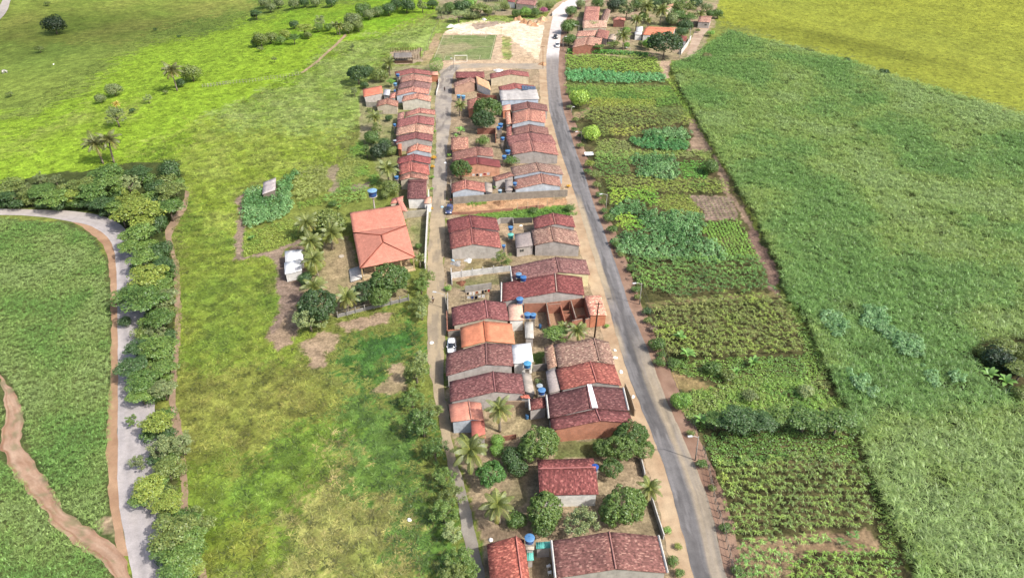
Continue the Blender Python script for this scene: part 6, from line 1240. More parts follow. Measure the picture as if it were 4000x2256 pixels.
for t in (('G',770,1010,55,3.1,'big blue tank on the cement terrace at the bottom of the photo'),('G',1500,212,40,3.0,'blue tank on a cement stand beside the lone maroon roof',BLT,(40,96,200),'legs'),('F',1187,215,42,3.3,'blue tank left of the skylight house'),
          ('F',1162,165,34,2.2,'pale lidded tank just behind a blue one near the skylight house',(120,140,150),(190,202,206)),('E',1064,225,44,3.1,'blue tank on the peach slab roof'),('E',1160,415,42,3.0,'left tank of the blue pair by the peach slab'),('E',1232,420,38,3.0,'right tank of the blue pair by the peach slab'),
          ('E',1160,1035,48,2.8,'bright blue tank at the corner of the white sheet roof',(50,140,214),(90,180,232)),('Dd',1185,990,42,3.6,'left tank of the twin pair on the long maroon roofs',BLT,(120,170,214),'legs'),('Dd',1252,1035,44,3.6,'right tank of the twin pair on the long maroon roofs',BLT,(70,130,204),'legs'),
          ('Dd',1070,322,34,2.7,'blue tank in the grey yard above the turquoise drum'),('Dd',1072,430,42,1.0,'large turquoise tank standing in the narrow yard',(86,206,192),(120,222,206)),('Dd',972,580,26,2.4,'small blue tank on the corner of the grey gabled house'),
          ('C',1212,135,42,2.8,'blue tank beside the large plain grey gable'),('C',1150,220,38,2.2,'blue tank above the squat green shrub'),('C',1330,668,34,3.2,'pale blue tank on the white panel house'),('C',1080,790,34,1.2,'low pale blue tank behind the long wall',(120,180,214),(190,214,230)),
          ('B',1095,1018,40,3.0,'rear tank of the stacked pair beside the brick tower'),('B',1060,1068,33,2.9,'front tank of the stacked pair beside the brick tower'),('B',1130,1245,33,2.8,'tank below the stacked pair and beside the walled yard'),
          ('B',392,535,33,1.6,'left of two blue tanks in the dark open yard',(80,150,214),(120,190,236)),('B',470,545,36,1.5,'right of two blue tanks in the dark open yard',(80,150,214),(130,196,236)),('V',1230,690,34,2.8,'small tank on the topmost western house'),
          ('V',1180,862,36,2.5,'light blue tank behind the third western roof',(90,150,200),(130,190,226)),('W',868,940,28,2.5,'blue tank behind the maroon and peach western roof'),('W',872,1228,30,2.5,'dark blue tank behind the deep maroon western roof',(40,60,120),(190,200,214)),
          ('X',962,735,40,3.2,'blue tank on a white tower near the lowest street house'),('V',1172,988,22,2.4,'tiny blue tank on the fourth western house')):
    tank(*t)
tank('H',1240,222,40,7.6,'large blue tank raised on a pale concrete column behind the school',(30,100,180),(140,190,228),'pole')
# ------------------------------------------------------------------ walls and fences
W_=bwall
W_('long bare grey boundary wall above the vacant lot','C',[(306,1012),(1180,938),(2205,884)],2.0,(176,166,152),.18,MP)
W_('long white wall along the west side of the street','H',[(1736,262),(1728,420),(1716,640),(1704,905)],2.0,(238,234,224),.18,MP,cap=(236,232,224))
W_('grey cream wall between school garden and street house','H',[(1512,452),(1722,432)],1.9,(206,198,178),.18,MP)
W_('white yard wall with posts beside the junk filled yard','Dd',[(240,1040),(500,1004),(820,966),(1062,940)],1.5,(238,236,232),.16,MP)
W_('short white wall facing the street below the junk yard','Dd',[(228,960),(236,1060),(240,1135)],1.3,(236,234,230),.16,MP)
W_('grey cement wall behind the clothesline yard','Dd',[(425,1240),(800,1190)],1.6,(186,180,172),.16,MP)
W_('white boundary fence wall beside the road near the small palm','G',[(2128,590),(2190,790),(2264,1018)],1.15,(236,234,228),.14,MP)
W_('upper white boundary fence wall under the mango by the road','G',[(2000,120),(2030,230),(2052,330)],1.15,(230,228,222),.14,MP)
W_('low brick footing wall running through the vacant lot','C',[(285,1188),(540,1184),(800,1165),(1300,1120)],.75,(204,136,108),.16)
W_('second low brick footing wall at the far side of the vacant lot','C',[(535,952),(820,938),(1180,930)],.7,(214,142,110),.16)
W_('low brick wall divided by posts near the road in the vacant lot','C',[(1375,1110),(1530,1095),(1670,1082),(1820,1072)],.8,(210,140,112),.16)
W_('low concrete wall with posts below the school trees','H',[(940,1316),(1250,1238),(1560,1166)],.8,(176,172,168),.16,MP)
W_('brick wall on the street front left of the orange house','E',[(158,690),(150,445)],1.6,(200,130,104),.2)
W_('cement wall between the street wall and orange house','E',[(166,694),(312,676)],1.6,(176,166,152),.18,MP,cap=(206,120,90))
W_('grey street wall of the junk yard house','E',[(162,420),(158,210)],1.6,(196,188,176),.18,MP)
W_('beige front wall outside the skylight house','F',[(2108,205),(2170,350),(2215,500)],1.7,(204,178,146),.18,MP)
W_('cement yard wall below the dark maroon left house','F',[(560,395),(800,402),(1010,396)],1.6,(196,168,140),.18,MP)
W_('brick garden wall under the large mango','F',[(750,770),(900,745)],1.0,(190,116,92),.18)
W_('brick yard wall right of the banana clump','B',[(705,1178),(1008,1168)],1.9,(196,116,92),.16)
W_('brick yard end wall beside the stacked tanks','B',[(1012,1172),(1016,1330)],1.9,(196,124,100),.16)
W_('white wall along the lane above the cane field','N',[(1800,690),(1880,580),(1925,500)],1.8,(246,242,236),.18,MP)
W_('beige garden wall beyond the sand lot','AA',[(690,296),(1150,278)],1.3,(204,186,156),.18,MP)
W_('white pillared wall at the bend of the dusty road','AA',[(1838,330),(1900,270),(1990,200),(2060,120)],1.8,(250,248,244),.25,MP)
W_('white street front wall of the upper western houses','V',[(1990,760),(2010,900),(1960,1080)],1.1,(246,242,236),.18,MP)
W_('pale gate wall below the streaky gable','V',[(1850,1190),(1840,1320)],1.8,(240,230,214),.18,MP)
W_('orange brick yard wall below the open dark yard','B',[(705,560),(860,590),(1030,600)],1.5,(206,124,98),.16)
W_('grey enclosing wall in the yard above the turquoise tank','Dd',[(830,330),(925,262),(1100,258),(1110,330)],1.6,(186,178,170),.16,MP)
W_('dark wall behind the corner house yard','Dd',[(1100,262),(1376,252)],1.5,(110,104,100),.16,MP)
W_('cement street wall of the brown house with pale gable','C',[(268,690),(262,940)],1.5,(180,170,158),.16,MP)
W_('rough yard wall at the back of the detached outhouse','V',[(600,1130),(640,1300),(840,1300)],1.8,(196,188,172),.16,MP)
W_('blue grey yard wall beside the green strip between roofs','E',[(1228,1130),(1402,1105)],1.6,(176,166,156),.16,MP)
def fence(label, fr, pts, n, h, c, name='wire_fence', rails=2, pw_=.1, cat='fence', mat=MW):
    Pw = ground(ZP(fr, pts)); P, _ = resample(Pw, n); P[:,2] = gz(P[:,0], P[:,1]); org = P.mean(0); root = empty(name, tuple(org)); tag(root, label, cat)
    for p in P:
        b = MBd(); q = p - org; b.box(q + (0,0,h/2-.1), (pw_,pw_,h+.2)); b.obj('post', mat, root, None, alb(c))
    if rails:
        b = MBd()
        for k in range(rails):
            z = h*(.35 + .55*k/max(1,rails-1)); b.tube([q - org + (0,0,z) for q in P], .025, 4)
        b.obj('wire', mat, root, None, alb((170,165,155)))
fence('row of pale posts crossing the green meadow below the footpath','Y',[(40,1100),(200,1075),(400,1050),(640,1030),(820,1000),(960,985),(1180,950)],30,1.3,(200,196,170))
fence('pale post fence on the lit slope above the meadow','I',[(2040,880),(2200,862),(2300,845)],10,1.2,(206,204,176))
fence('post and wire fence on the earth bank beside the lower crops','R',[(470,500),(510,640),(560,900),(610,1050),(700,1430)],18,1.4,(150,140,126))
fence('post and wire fence between the road bank and upper crops','N',[(345,1040),(350,900),(362,720)],10,1.4,(160,150,136))
fence('concrete post fence along the low wall below the school trees','H',[(940,1322),(1250,1244),(1560,1172)],9,1.7,(190,186,180),pw_=.14,mat=MCO)
fence('thin fence beside the left pitch edge','A',[(1080,200),(1010,330),(970,440),(900,600)],10,1.6,(150,120,90))
fence('white posted yard fence along the wall of the junk yard','Dd',[(230,1048),(410,1020),(610,992),(830,968)],5,2.0,(236,234,230),rails=0,pw_=.16,mat=MCO)
fence('thin white posts across the red soil of the vacant lot','C',[(1375,1120),(1525,1105),(1672,1092),(1825,1082),(1980,1000)],5,2.2,(232,206,172),rails=0,pw_=.12,mat=MCO)
fence('garden stick fence behind the small brown back house','W',[(590,770),(720,745),(880,720)],9,1.3,(150,130,96))
# cattle pen with a grey roof
def pen():
    P = ground(ZP('A', [(580,525),(885,515),(935,490),(880,590),(590,610)])); org = P.mean(0); root = empty('cattle_pen', tuple(org)); tag(root, 'timber cattle pen with a grey sheet shelter near the pitch', 'cattle pen')
    for a, b2, n in ((P[0],P[1],13),(P[1],P[3],6),(P[4],P[3],12)):
        for t in np.linspace(0,1,n):
            q = a*(1-t)+b2*t-org; b = MBd(); b.box(q+(0,0,.8),(.14,.14,1.7)); b.obj('post', MW, root, None, alb((120,92,66)))
    b = MBd()
    for a, b2 in ((P[0],P[1]),(P[4],P[3])):
        for z in (.5,1.0,1.5): b.tube([a-org+(0,0,z), b2-org+(0,0,z)], .05, 4)
    b.obj('rails', MW, root, None, alb((130,100,72)))
    q = [on_plane([Z('A',*s)], 2.2)[0]-org for s in ((612,582),(800,578),(615,545),(790,540))]; mb = dict(v=[],q=[],uv=[]); roof_plane(mb, q[0],q[1],q[2]+(0,0,.5),q[3]+(0,0,.5),10,4,.03,77)
    ob('roof', mesh_np('roof', np.array(mb['v']), np.array(mb['q']), None, np.array(mb['uv']), MC), root, None, alb((150,140,132)))
    for s in q:
        b = MBd(); b.box((s[0],s[1],1.05),(.16,.16,2.1)); b.obj('pillar', MW, root, None, alb((96,74,56)))
    b = MBd(); m = (q[0]+q[1])/2; d = unit(q[1]-q[0]); b.box((m[0],m[1],.5),(np.linalg.norm(q[1]-q[0])-.4,.12,1.0),(d,np.cross((0,0,1),d),(0,0,1))); b.obj('trough_wall', MW, root, None, alb((110,86,70)))
pen()
def dark_pen():
    P = ground(ZP('AA', [(535,50),(840,36),(820,-20),(540,-10)])); org = P.mean(0); root = empty('cattle_pen', tuple(org)); tag(root, 'dark roofed pen with pale posts at the top edge', 'cattle pen')
    for t in np.linspace(0,1,9):
        q = P[0]*(1-t)+P[1]*t-org; b = MBd(); b.box(q+(0,0,1.2),(.22,.22,2.5)); b.obj('post', MW, root, None, alb((206,196,176)))
    mb = dict(v=[],q=[],uv=[]); up = np.array([0,0,2.5]); roof_plane(mb, P[0]-org+up,P[1]-org+up,P[3]-org+up*1.2,P[2]-org+up*1.2,8,4,.03,78); ob('roof', mesh_np('roof', np.array(mb['v']), np.array(mb['q']), None, np.array(mb['uv']), MC), root, None, alb((60,56,56)))
    b = MBd(); m = (P[2]+P[3])/2-org; d = unit(P[2]-P[3]); b.box(m+(0,0,1.2),(np.linalg.norm(P[2]-P[3]),.2,2.4),(d,np.cross((0,0,1),d),(0,0,1))); b.obj('back_wall', MP, root, None, alb((50,48,50)))
dark_pen()
# ------------------------------------------------------------------ poles
POLETOPS = []
def lamp(label, fr, base, top, head=None, c=(186,180,170), rad=.085, name='street_lamp'):
    G = ground([Z(fr, *base)])[0]; St = Z(fr, *top); lo, hi = 1, 16
    for _ in range(40):
        h = (lo+hi)/2; s, dep = proj(G + (0,0,h))
        if s[0][1] > St[1]: lo = h
        else: hi = h
    h = min(h, 9.5); lean = np.clip((St[0]-s[0][0])*dep[0]/FPX, -1.5, 1.5)
    root = empty(name, tuple(G)); tag(root, label, 'street lamp' if head else 'pole', 'street lamps' if head else 'poles')
    b = MBd(); b.tube([(0,0,-.2),(lean*.5,0,h*.5),(lean,0,h)], [rad*1.3,rad*1.1,rad*.8], 8); b.obj('pole', MCO, root, None, alb(c), True)
    POLETOPS.append(G + (lean, 0, h - .3))
    if head:
        Hh = on_plane([Z(fr, *head)], G[2]+h+.2)[0] - G; Hh = Hh * np.array([1,1,1]); d = Hh - np.array([lean,0,h]); d[1] *= .3; L = np.linalg.norm(d); d = d/L*min(L,2.4); e = np.array([lean,0,h-.3])
        b = MBd(); b.tube([e, e+d*.5+(0,0,.28), e+d+(0,0,.32)], .045, 6); b.obj('arm', MPL, root, None, alb((200,200,198)))
        b = MBd(); dd = unit(d*(1,1,0)); b.box(e+d+dd*.3+(0,0,.32), (.75,.3,.16), (dd, np.cross((0,0,1),dd), (0,0,1))); b.obj('lamp_head', MPL, root, None, alb((238,240,242)))
    elif name == 'utility_pole':
        b = MBd(); b.box((lean,0,h-.4),(1.5,.1,.12)); b.obj('crossarm', MW, root, None, alb((130,110,90)))
for a in (('street lamp beside the leafy low crop at the lower right','R',(415,570),(440,390),(393,404)),('street lamp on the bank beside the tall green crop','Q',(410,600),(430,425),(385,445)),('street lamp above the big cassava patch','AF',(480,1240),(500,1040),(445,1056)),
          ('street lamp beside the tall clipped tree','AF',(208,430),(208,330),(165,355)),('street lamp near the round bright tree','AF',(97,118),(92,58),(106,50)),('street lamp over the dirt street by the junk yard','AE',(712,600),(690,428),(592,385)),
          ('street lamp among the houses at the upper road side','N',(320,640),(320,470),(345,455)),('street lamp at the mouth of the dusty road yard','N',(516,430),(520,320),(485,327)),('street lamp in the yard right of the upper brick gable','N',(1003,500),(1005,385),(1050,380)),('street lamp at the hedge of the upper houses','N',(1160,705),(1165,600),(1130,605)),
          ('street lamp on the bend by the pitch goal','A',(1218,690),(1210,592),(1200,588))):
    lamp(*a)
for a in (('brownish pole beside the road at the sand lot','A',(2115,690),(2115,462),None,(190,130,90)),('thin pole on the corner of the pitch','A',(1692,360),(1696,268),None,(214,190,150)),('slender pole standing at the near left pitch corner','A',(1112,612),(1108,520),None,(206,196,150)),
          ('utility pole at the white wall by the lane','N',(1782,735),(1776,588),None,(206,204,198)),('utility pole leaning over the upper lane','N',(1905,545),(1926,350),None,(210,206,198))):
    lamp(*a, name='utility_pole')
lamp('dark leaning pole beside the coconut palm near the brick rooms','E',(2000,712),(2058,256),None,(84,66,56),.14,'utility_pole')
for k, (i, j) in enumerate(((0,1),(1,2),(2,3),(3,4))):
    A, B = POLETOPS[i], POLETOPS[j]; org = (A+B)/2; b = MBd()
    for o_ in (-.25, .25): b.tube([A-org+(o_,0,0) + (B-A)*t - np.array([0,0,1.0])*3.2*t*(1-t) for t in np.linspace(0,1,14)], .022, 4)
    tag(b.obj('power_cable', MRB, None, tuple(org), (.06,.06,.06)), ('cable span nearest the camera between road lamps','cable span from the tall green crop lamp up to the cassava lamp','cable span between the cassava lamp and the clipped tree lamp','uppermost cable span between lamps along the road')[k], 'power cable', 'power cables along the asphalt road')
# ------------------------------------------------------------------ vehicles, people and small things
def car(label, fr, x, y, ang, c, L=4.2, name='parked_car', cat='car'):
    P = ground([Z(fr, x, y)], .8)[0]; root = empty(name, (P[0],P[1],.05), ang); tag(root, label, cat); W=1.74; k = L/4.2
    st = [(-2.1,.48,.72,.70),(-2.0,.32,.86,.8),(-1.3,.25,.92,.86),(0,.25,.95,.87),(1.0,.25,.93,.87),(1.75,.3,.84,.83),(2.1,.42,.66,.7)]
    def loft(secs, name, mat, parent, col, n=10):
        b = MBd(); V0 = []
        for (yy,z0,z1,w) in secs:
            ring = [(-w,z0),(-w,(z0*.4+z1*.6)),(-w*.9,z1),(0,z1+.03),(w*.9,z1),(w,(z0*.4+z1*.6)),(w,z0),(0,z0)]
            V0.append([(px, yy*k, pz) for px,pz in ring])
        vs = [p for r_ in V0 for p in r_]; m = 8; fs = []
        for i in range(len(secs)-1):
            for j in range(m): fs.append((i*m+j,i*m+(j+1)%m,(i+1)*m+(j+1)%m,(i+1)*m+j))
        fs += [tuple(range(m-1,-1,-1)), tuple((len(secs)-1)*m+j for j in range(m))]; b.add(vs, fs); return b.obj(name, mat, parent, None, col, True)
    body = loft(st, 'body', MPT, root, alb(c, 1.0))
    loft([(-1.75,.85,.95,.72),(-1.35,.85,1.32,.66),(-.6,.85,1.44,.64),(.35,.85,1.42,.63),(.95,.85,1.1,.68),(1.3,.85,.93,.7)], 'cabin', MGL, root, (.02,.024,.03))
    loft([(-1.3,1.33,1.37,.58),(-.6,1.45,1.49,.6),(.3,1.43,1.47,.58)], 'roof', MPT, root, alb(c, 1.0))
    for sx_ in (-1,1):
        for sy in (-1.3,1.3):
            b = MBd(); b.tube([(sx_*.72,sy*k,.31),(sx_*.88,sy*k,.31)], .31, 14); wh = b.obj('wheel', MRB, root, None, (.02,.02,.02)); b = MBd(); b.tube([(sx_*.87,sy*k,.31),(sx_*.9,sy*k,.31)], .19, 10); b.obj('rim', MPL, wh, None, (.4,.4,.42))
        b = MBd(); b.box((sx_*.58,2.03*k,.66),(.34,.12,.16)); b.obj('headlight', MPL, root, None, (.8,.8,.78)); b = MBd(); b.box((sx_*.6,-2.04*k,.7),(.26,.1,.16)); b.obj('tail_light', MPL, root, None, (.4,.02,.02))
        b = MBd(); b.box((sx_*.93,.8*k,.98),(.2,.1,.14)); b.obj('mirror', MPT, root, None, alb(c,1.0))
car('white car parked beside the bright orange roof', 'E', 207, 790, R(184), (244,244,242))
car('dark blue car parked on the street at the vacant lot', 'C', 235, 1085, R(178), (62,72,110), 4.4)
car('silver car parked under the trees on the dusty road', 'N', 250, 562, R(180), (206,208,206))
car('small dark car in tree shade on the dusty road', 'N', 226, 458, R(180), (40,42,46), 3.6)
def trailer():
    P = ground([Z('O',312,620)], .9)[0]; root = empty('farm_trailer', (P[0],P[1],.03), R(4)); root.scale = (.75,.75,.75); tag(root, 'white open farm trailer among the roadside shrubs', 'trailer')
    b = MBd(); b.box((0,0,.75),(3.4,1.8,.1))
    for s in (-1,1): b.box((0,s*.86,1.05),(3.4,.07,.5)); b.box((s*1.66,0,1.05),(.07,1.65,.5))
    b.obj('bed', MPL, root, None, alb((236,236,234),1.0))
    for s in (-1,1):
        b = MBd(); b.tube([(-.4,s*.95,.33),(-.4,s*1.12,.33)], .33, 12); b.obj('wheel', MRB, root, None, (.02,.02,.02))
    b = MBd(); b.tube([(1.7,0,.7),(2.9,0,.5)], .05, 6); b.obj('drawbar', MPL, root, None, (.3,.3,.3))
trailer()
def person(label, fr, x, y, ang, shirt, pants, skin=(120,80,60), hair=(24,20,18), walk=.18, h=1.7):
    P = ground([Z(fr, x, y)])[0]; root = empty('person', (P[0],P[1],P[2]+.05), ang); tag(root, label, 'person'); s = h/1.7
    def skinmesh(nm, verts, edges, rad, mat, col, par=root, root_i=0, sub=1):
        me = bpy.data.meshes.new(nm); me.from_pydata([tuple(np.array(v)*s) for v in verts], edges, []); o = ob(nm, me, par, None, col); me.materials.append(mat)
        m = o.modifiers.new('skin','SKIN'); sv = me.skin_vertices[0].data
        for i, r_ in enumerate(rad): sv[i].radius = (r_*s, r_*s)
        sv[root_i].use_root = True; ss = o.modifiers.new('sub','SUBSURF'); ss.levels = ss.render_levels = sub; return o
    V = [(0,0,.92),(0,.01,1.1),(0,.02,1.3),(0,.01,1.42),(0,.02,1.5),(0,.03,1.6),(0,.03,1.68)]; E = [(i,i+1) for i in range(6)]; Rr = [.14,.125,.15,.1,.05,.095,.07]
    for sx_ in (-1,1):
        b0 = len(V); wk = walk*sx_
        V += [(sx_*.09,.0,.86),(sx_*.1,wk*.6,.48),(sx_*.1,wk*.9-.03,.09),(sx_*.11,wk*.9+.14,.03)]; E += [(0,b0),(b0,b0+1),(b0+1,b0+2),(b0+2,b0+3)]; Rr += [.095,.065,.045,.035]
        b1 = len(V); V += [(sx_*.19,.01,1.38),(sx_*.25,-wk*.3,1.12),(sx_*.26,-wk*.8+.08,.88),(sx_*.26,-wk*.8+.11,.81)]; E += [(3,b1),(b1,b1+1),(b1+1,b1+2),(b1+2,b1+3)]; Rr += [.06,.045,.03,.036]
        for k in range(4):
            b2 = len(V); V += [(sx_*.26+(k-1.5)*.02,-wk*.8+.13,.75),(sx_*.26+(k-1.5)*.021,-wk*.8+.15,.70-.008*abs(k-1.5))]; E += [(b1+3,b2),(b2,b2+1)]; Rr += [.0095,.008]
        b2 = len(V); V += [(sx_*.22,-wk*.8+.14,.79),(sx_*.215,-wk*.8+.17,.75)]; E += [(b1+3,b2),(b2,b2+1)]; Rr += [.011,.009]
    skinmesh('body', V, E, Rr, MSK, alb(skin))
    skinmesh('shirt', [(0,0,.96),(0,.01,1.15),(0,.02,1.32),(0,.015,1.43),(-.2,.01,1.37),(.2,.01,1.37),(-.24,-.02,1.2),(.24,-.02,1.2)], [(0,1),(1,2),(2,3),(2,4),(2,5),(4,6),(5,7)], [.155,.145,.165,.085,.075,.075,.06,.06], MCL, alb(shirt))
    skinmesh('trousers', [(0,0,.95),(-.095,0,.84),(.095,0,.84),(-.1,-walk*.6,.5),(.1,walk*.6,.5),(-.1,-walk*.9-.02,.14),(.1,walk*.9-.02,.14)], [(0,1),(0,2),(1,3),(2,4),(3,5),(4,6)], [.15,.11,.11,.08,.08,.06,.06], MCL, alb(pants))
    b = MBd(); b.lathe([(.11,-.02),(.115,.04),(.09,.1),(.03,.13)], 12, (0,.02*s,1.63*s)); b.obj('hair', MCL, root, None, alb(hair), True)
    b = MBd(); b.box((0,.135*s,1.585*s),(.025,.04,.05)); b.obj('nose', MSK, root, None, alb(skin))
    for sx_ in (-1,1): b = MBd(); b.box((sx_*.035*s,.125*s,1.61*s),(.025,.012,.012)); b.obj('eye', MPL, root, None, (.02,.02,.02))
person('person in dark clothes standing on the upper street','B',160,465,R(170),(60,60,66),(40,42,52))
person('person in a pale top and brown shorts on the dirt street','AE',558,530,R(10),(226,222,216),(120,84,66))
person('person in a red top beside the dark blue car','C',262,1010,R(200),(170,40,40),(60,60,80))
# football goals
def goal(label, fr, a, b_, h):
    A, B = ground([Z(fr, *a)])[0], ground([Z(fr, *b_)])[0]; org = (A+B)/2; root = empty('football_goal', tuple(org)); tag(root, label, 'football goal', 'football goals'); A, B = A-org, B-org
    b = MBd(); b.tube([A, A+(0,0,h), B+(0,0,h), B], .09, 6); b.obj('frame', MPL, root, None, alb((246,244,236),1.3))
    b = MBd()
    for p in (A, B): b.tube([p+(0,0,h), p+(0,-1.2,0)], .05, 5)
    b.tube([A+(0,-1.2,.03), B+(0,-1.2,.03)], .05, 5); b.obj('back_stay', MPL, root, None, alb((226,222,212),1.3))
goal('white football goal at the near end of the pitch','A',(1228,614),(1352,612),2.1)
goal('far football goal at the sandy end of the pitch','A',(1290,348),(1395,347),2.0)
# solar panels and skylight on their houses
def child_of(label): return next(o for o in COL.objects if o.get('label') == label)
rt = child_of('red roofed house carrying dark solar panels'); org = np.array(rt.location)
for k in range(5):
    x0, x1 = 1452+k*47, 1452+(k+1)*47-5; t0, t1 = k/5, (k+1)/5; q = lambda x, y, z: on_plane([Z('B', x, y)], z)[0]-org
    zt = lambda t: 3.86 - .85*t
    c = [q(x0+8,435+1*k,zt(t0)),q(x1+8,435+1*k,zt(t1)),q(x1,357+5*k,zt(t1)),q(x0,357+5*k,zt(t0))]; n_ = unit(np.cross(c[1]-c[0],c[3]-c[0])); b = MBd(); b.add(c+[p-n_*.05 for p in c],[(0,1,2,3),(0,4,5,1),(1,5,6,2),(2,6,7,3),(3,7,4,0),(7,6,5,4)]); b.obj('solar_panel', MGL, rt, None, (.05,.065,.1))
rt = child_of('dark maroon house with a white skylight strip on its ridge'); org = np.array(rt.location)
for x0, x1, xb0, xb1 in ((1690,1712,1748,1776),(1716,1738,1782,1812)):
    q = lambda x, y, z: on_plane([Z('F', x, y)], z)[0]-org; c = [q(xb0,400,4.62),q(xb1,400,4.62),q(x1,142,4.62),q(x0,142,4.62)]; b = MBd(); b.add(c+[p-(0,0,.1) for p in c],[(0,1,2,3),(0,4,5,1),(1,5,6,2),(2,6,7,3),(3,7,4,0),(7,6,5,4)]); b.obj('skylight', MC if False else MPL, rt, None, alb((244,246,250),1.2))
rt = child_of('brown tiled house with white painted panel above the long wall'); org = np.array(rt.location)
q = lambda x, y, z: on_plane([Z('C', x, y)], z)[0]-org; P0, P1 = q(1938,745,1.9), q(2082,738,1.9); d = unit((P1-P0)*(1,1,0)); L = np.linalg.norm(P1-P0)
# small things
def drum(label, fr, x, y, c, hb=0.0):
    P = ground([Z(fr, x, y)], .45+hb)[0]; root = empty('plastic_drum', (P[0],P[1],P[2]-.45)); tag(root, label, 'drum', 'plastic drums')
    b = MBd(); b.lathe([(.25,0),(.3,.05),(.31,.3),(.3,.33),(.31,.6),(.3,.85),(.26,.9)], 14); b.obj('drum_body', MPL, root, None, alb(c), True); b = MBd(); b.lathe([(.27,.9),(.27,.94)], 14); b.obj('lid', MPL, root, None, alb(tuple(int(v*.8) for v in c)))
drum('blue drum standing in the bare yard of the leaning palm','F',1022,505,(70,130,186))
for k, (x, y) in enumerate(((840,640),(870,628),(902,630),(846,676),(880,668))): drum(f'blue drum, {(["first"]+ORD[1:])[k]} from the left among drums at the grey gable' if k < 3 else ('lower left blue drum at the grey gable' if k == 3 else 'lower right blue drum at the grey gable'),'Dd',x,y,(30,84,176))
drum('blue drum beside the small grey sheet hut','E',1318,560,(60,120,180))
def chair(label, fr, x, y, rz):
    P = ground([Z(fr, x, y)], .45)[0]; root = empty('plastic_chair', (P[0],P[1],.03), rz); tag(root, label, 'chair', 'white plastic chairs')
    b = MBd(); b.box((0,0,.45),(.46,.44,.04)); b.obj('seat', MPL, root, None, alb((240,240,240),1.0)); b = MBd(); b.box((0,-.21,.68),(.44,.04,.42)); b.obj('backrest', MPL, root, None, alb((240,240,240),1.0))
    for i in (-1,1):
        for j in (-1,1): b = MBd(); b.box((i*.2,j*.19,.215),(.04,.04,.43)); b.obj('leg', MPL, root, None, alb((230,230,230),1.0))
        b = MBd(); b.box((i*.23,0,.65),(.04,.42,.03)); b.obj('armrest', MPL, root, None, alb((236,236,236),1.0))
chair('upper white plastic chair in the bottom courtyard','G',980,1315,R(30)); chair('lower white plastic chair in the bottom courtyard','G',992,1385,R(10)); chair('white plastic chair in the shaded gap beside the tiled link roof','F',1125,450,R(80))
def clothesline(label, fr, a, b_, cols):
    A, B = ground([Z(fr, *a)])[0], ground([Z(fr, *b_)])[0]; org = (A+B)/2; root = empty('clothesline', tuple(org)); tag(root, label, 'clothesline'); A, B = A-org, B-org
    for p in (A, B): b = MBd(); b.box(p+(0,0,.85),(.08,.08,1.8)); b.obj('post', MW, root, None, alb((120,96,76)))
    b = MBd(); b.tube([A+(0,0,1.65), (A+B)/2+(0,0,1.5), B+(0,0,1.65)], .015, 4); b.obj('line', MPL, root, None, (.5,.5,.5))
    d = unit(B-A); L = np.linalg.norm(B-A); n_ = len(cols)
    for k, c in enumerate(cols):
        t = (k+.7)/(n_+.4); p = A*(1-t)+B*t; w_ = .5*L/n_*1.3; h_ = .55+.3*((k*7)%3)/2; z = 1.6-.4*t*(1-t)
        V = []; Q = []
        for i in range(5):
            for j in range(3): V.append(p + d*w_*(i/4-.5) + np.array([0,0,z-h_*j/2]) + np.cross(d,(0,0,1))*.05*math.sin(i*2+j))
        for i in range(4):
            for j in range(2): Q.append((i*3+j,(i+1)*3+j,(i+1)*3+j+1,i*3+j+1))
        ob('laundry', mesh_np('laundry', np.array(V), np.array(Q), None, None, MCL), root, None, alb(c))
clothesline('washing line full of coloured laundry in the junk yard','E',(385,215),(700,165),[(30,30,34),(240,240,240),(240,240,240),(170,70,40),(236,230,220),(40,40,50),(30,30,30),(200,40,40)])
clothesline('lower washing line with white and blue laundry in the junk yard','E',(390,262),(640,235),[(220,226,232),(60,80,140),(30,30,40),(236,236,236),(236,236,236)])
clothesline('washing line with white sheets beside the street shrub','C',(600,600),(930,570),[(236,236,232),(40,40,40),(240,240,238),(180,60,70),(230,220,220)])
# sand heaps, rubble and the pink gate roof
def heap(label, fr, x, y, r, h, c, name='sand_heap', cat='sand heap'):
    P = ground([Z(fr, x, y)])[0]; Rm = r/FR[fr][2]*depth_at(P)/FPX; n = 26; V = []; Q = []; rs = np.random.default_rng(int(x+y))
    for i in range(n):
        for j in range(9):
            a = 2*math.pi*i/n; q = j/8; rr = Rm*q*(1+.25*math.sin(3*a+x)); zz = h*(1-sm(np.array(q)))*(1+.5*(rs.random()-.5)) if j < 8 else -.1
            V.append((rr*math.cos(a), rr*math.sin(a)*1.0, float(zz)))
    for i in range(n):
        for j in range(8): Q.append((i*9+j,((i+1)%n)*9+j,((i+1)%n)*9+j+1,i*9+j+1))
    Vn = np.array(V); C = alb(c)[None]*(.85+.3*rs.random(len(Vn)))[:,None]
    o = ob(name, mesh_np(name, Vn, np.array(Q), C, None, MG, True)); o.location = tuple(P); tag(o, label, cat, 'heaps of sand and earth')
for k, a in enumerate((('AA',1180,400,95,1.5,(226,172,128)),('AA',1280,460,100,1.6,(222,166,122)),('AA',1390,480,90,1.4,(228,176,132)),('AA',1480,520,95,1.3,(224,170,126)),('AA',1640,410,110,1.7,(230,184,140)),('AA',1560,470,80,1.1,(234,190,146)),('AA',1100,395,60,.9,(220,164,124)))):
    heap(f'orange sand heap, {(["leftmost"]+ORD[1:])[k]} along the far side of the sand lot' if k < 5 else ('lower pale sand heap behind the right end heap' if k == 5 else 'small sand heap at the left end of the heaps'), *a)
heap('white heap at the far left of the sand lot','A',1190,268,50,1.0,(250,248,244)); heap('white heap beyond the middle of the sand lot','A',1520,202,32,.8,(246,244,242)); heap('white gravel heap behind the topmost house','A',1665,712,50,.7,(252,250,246))
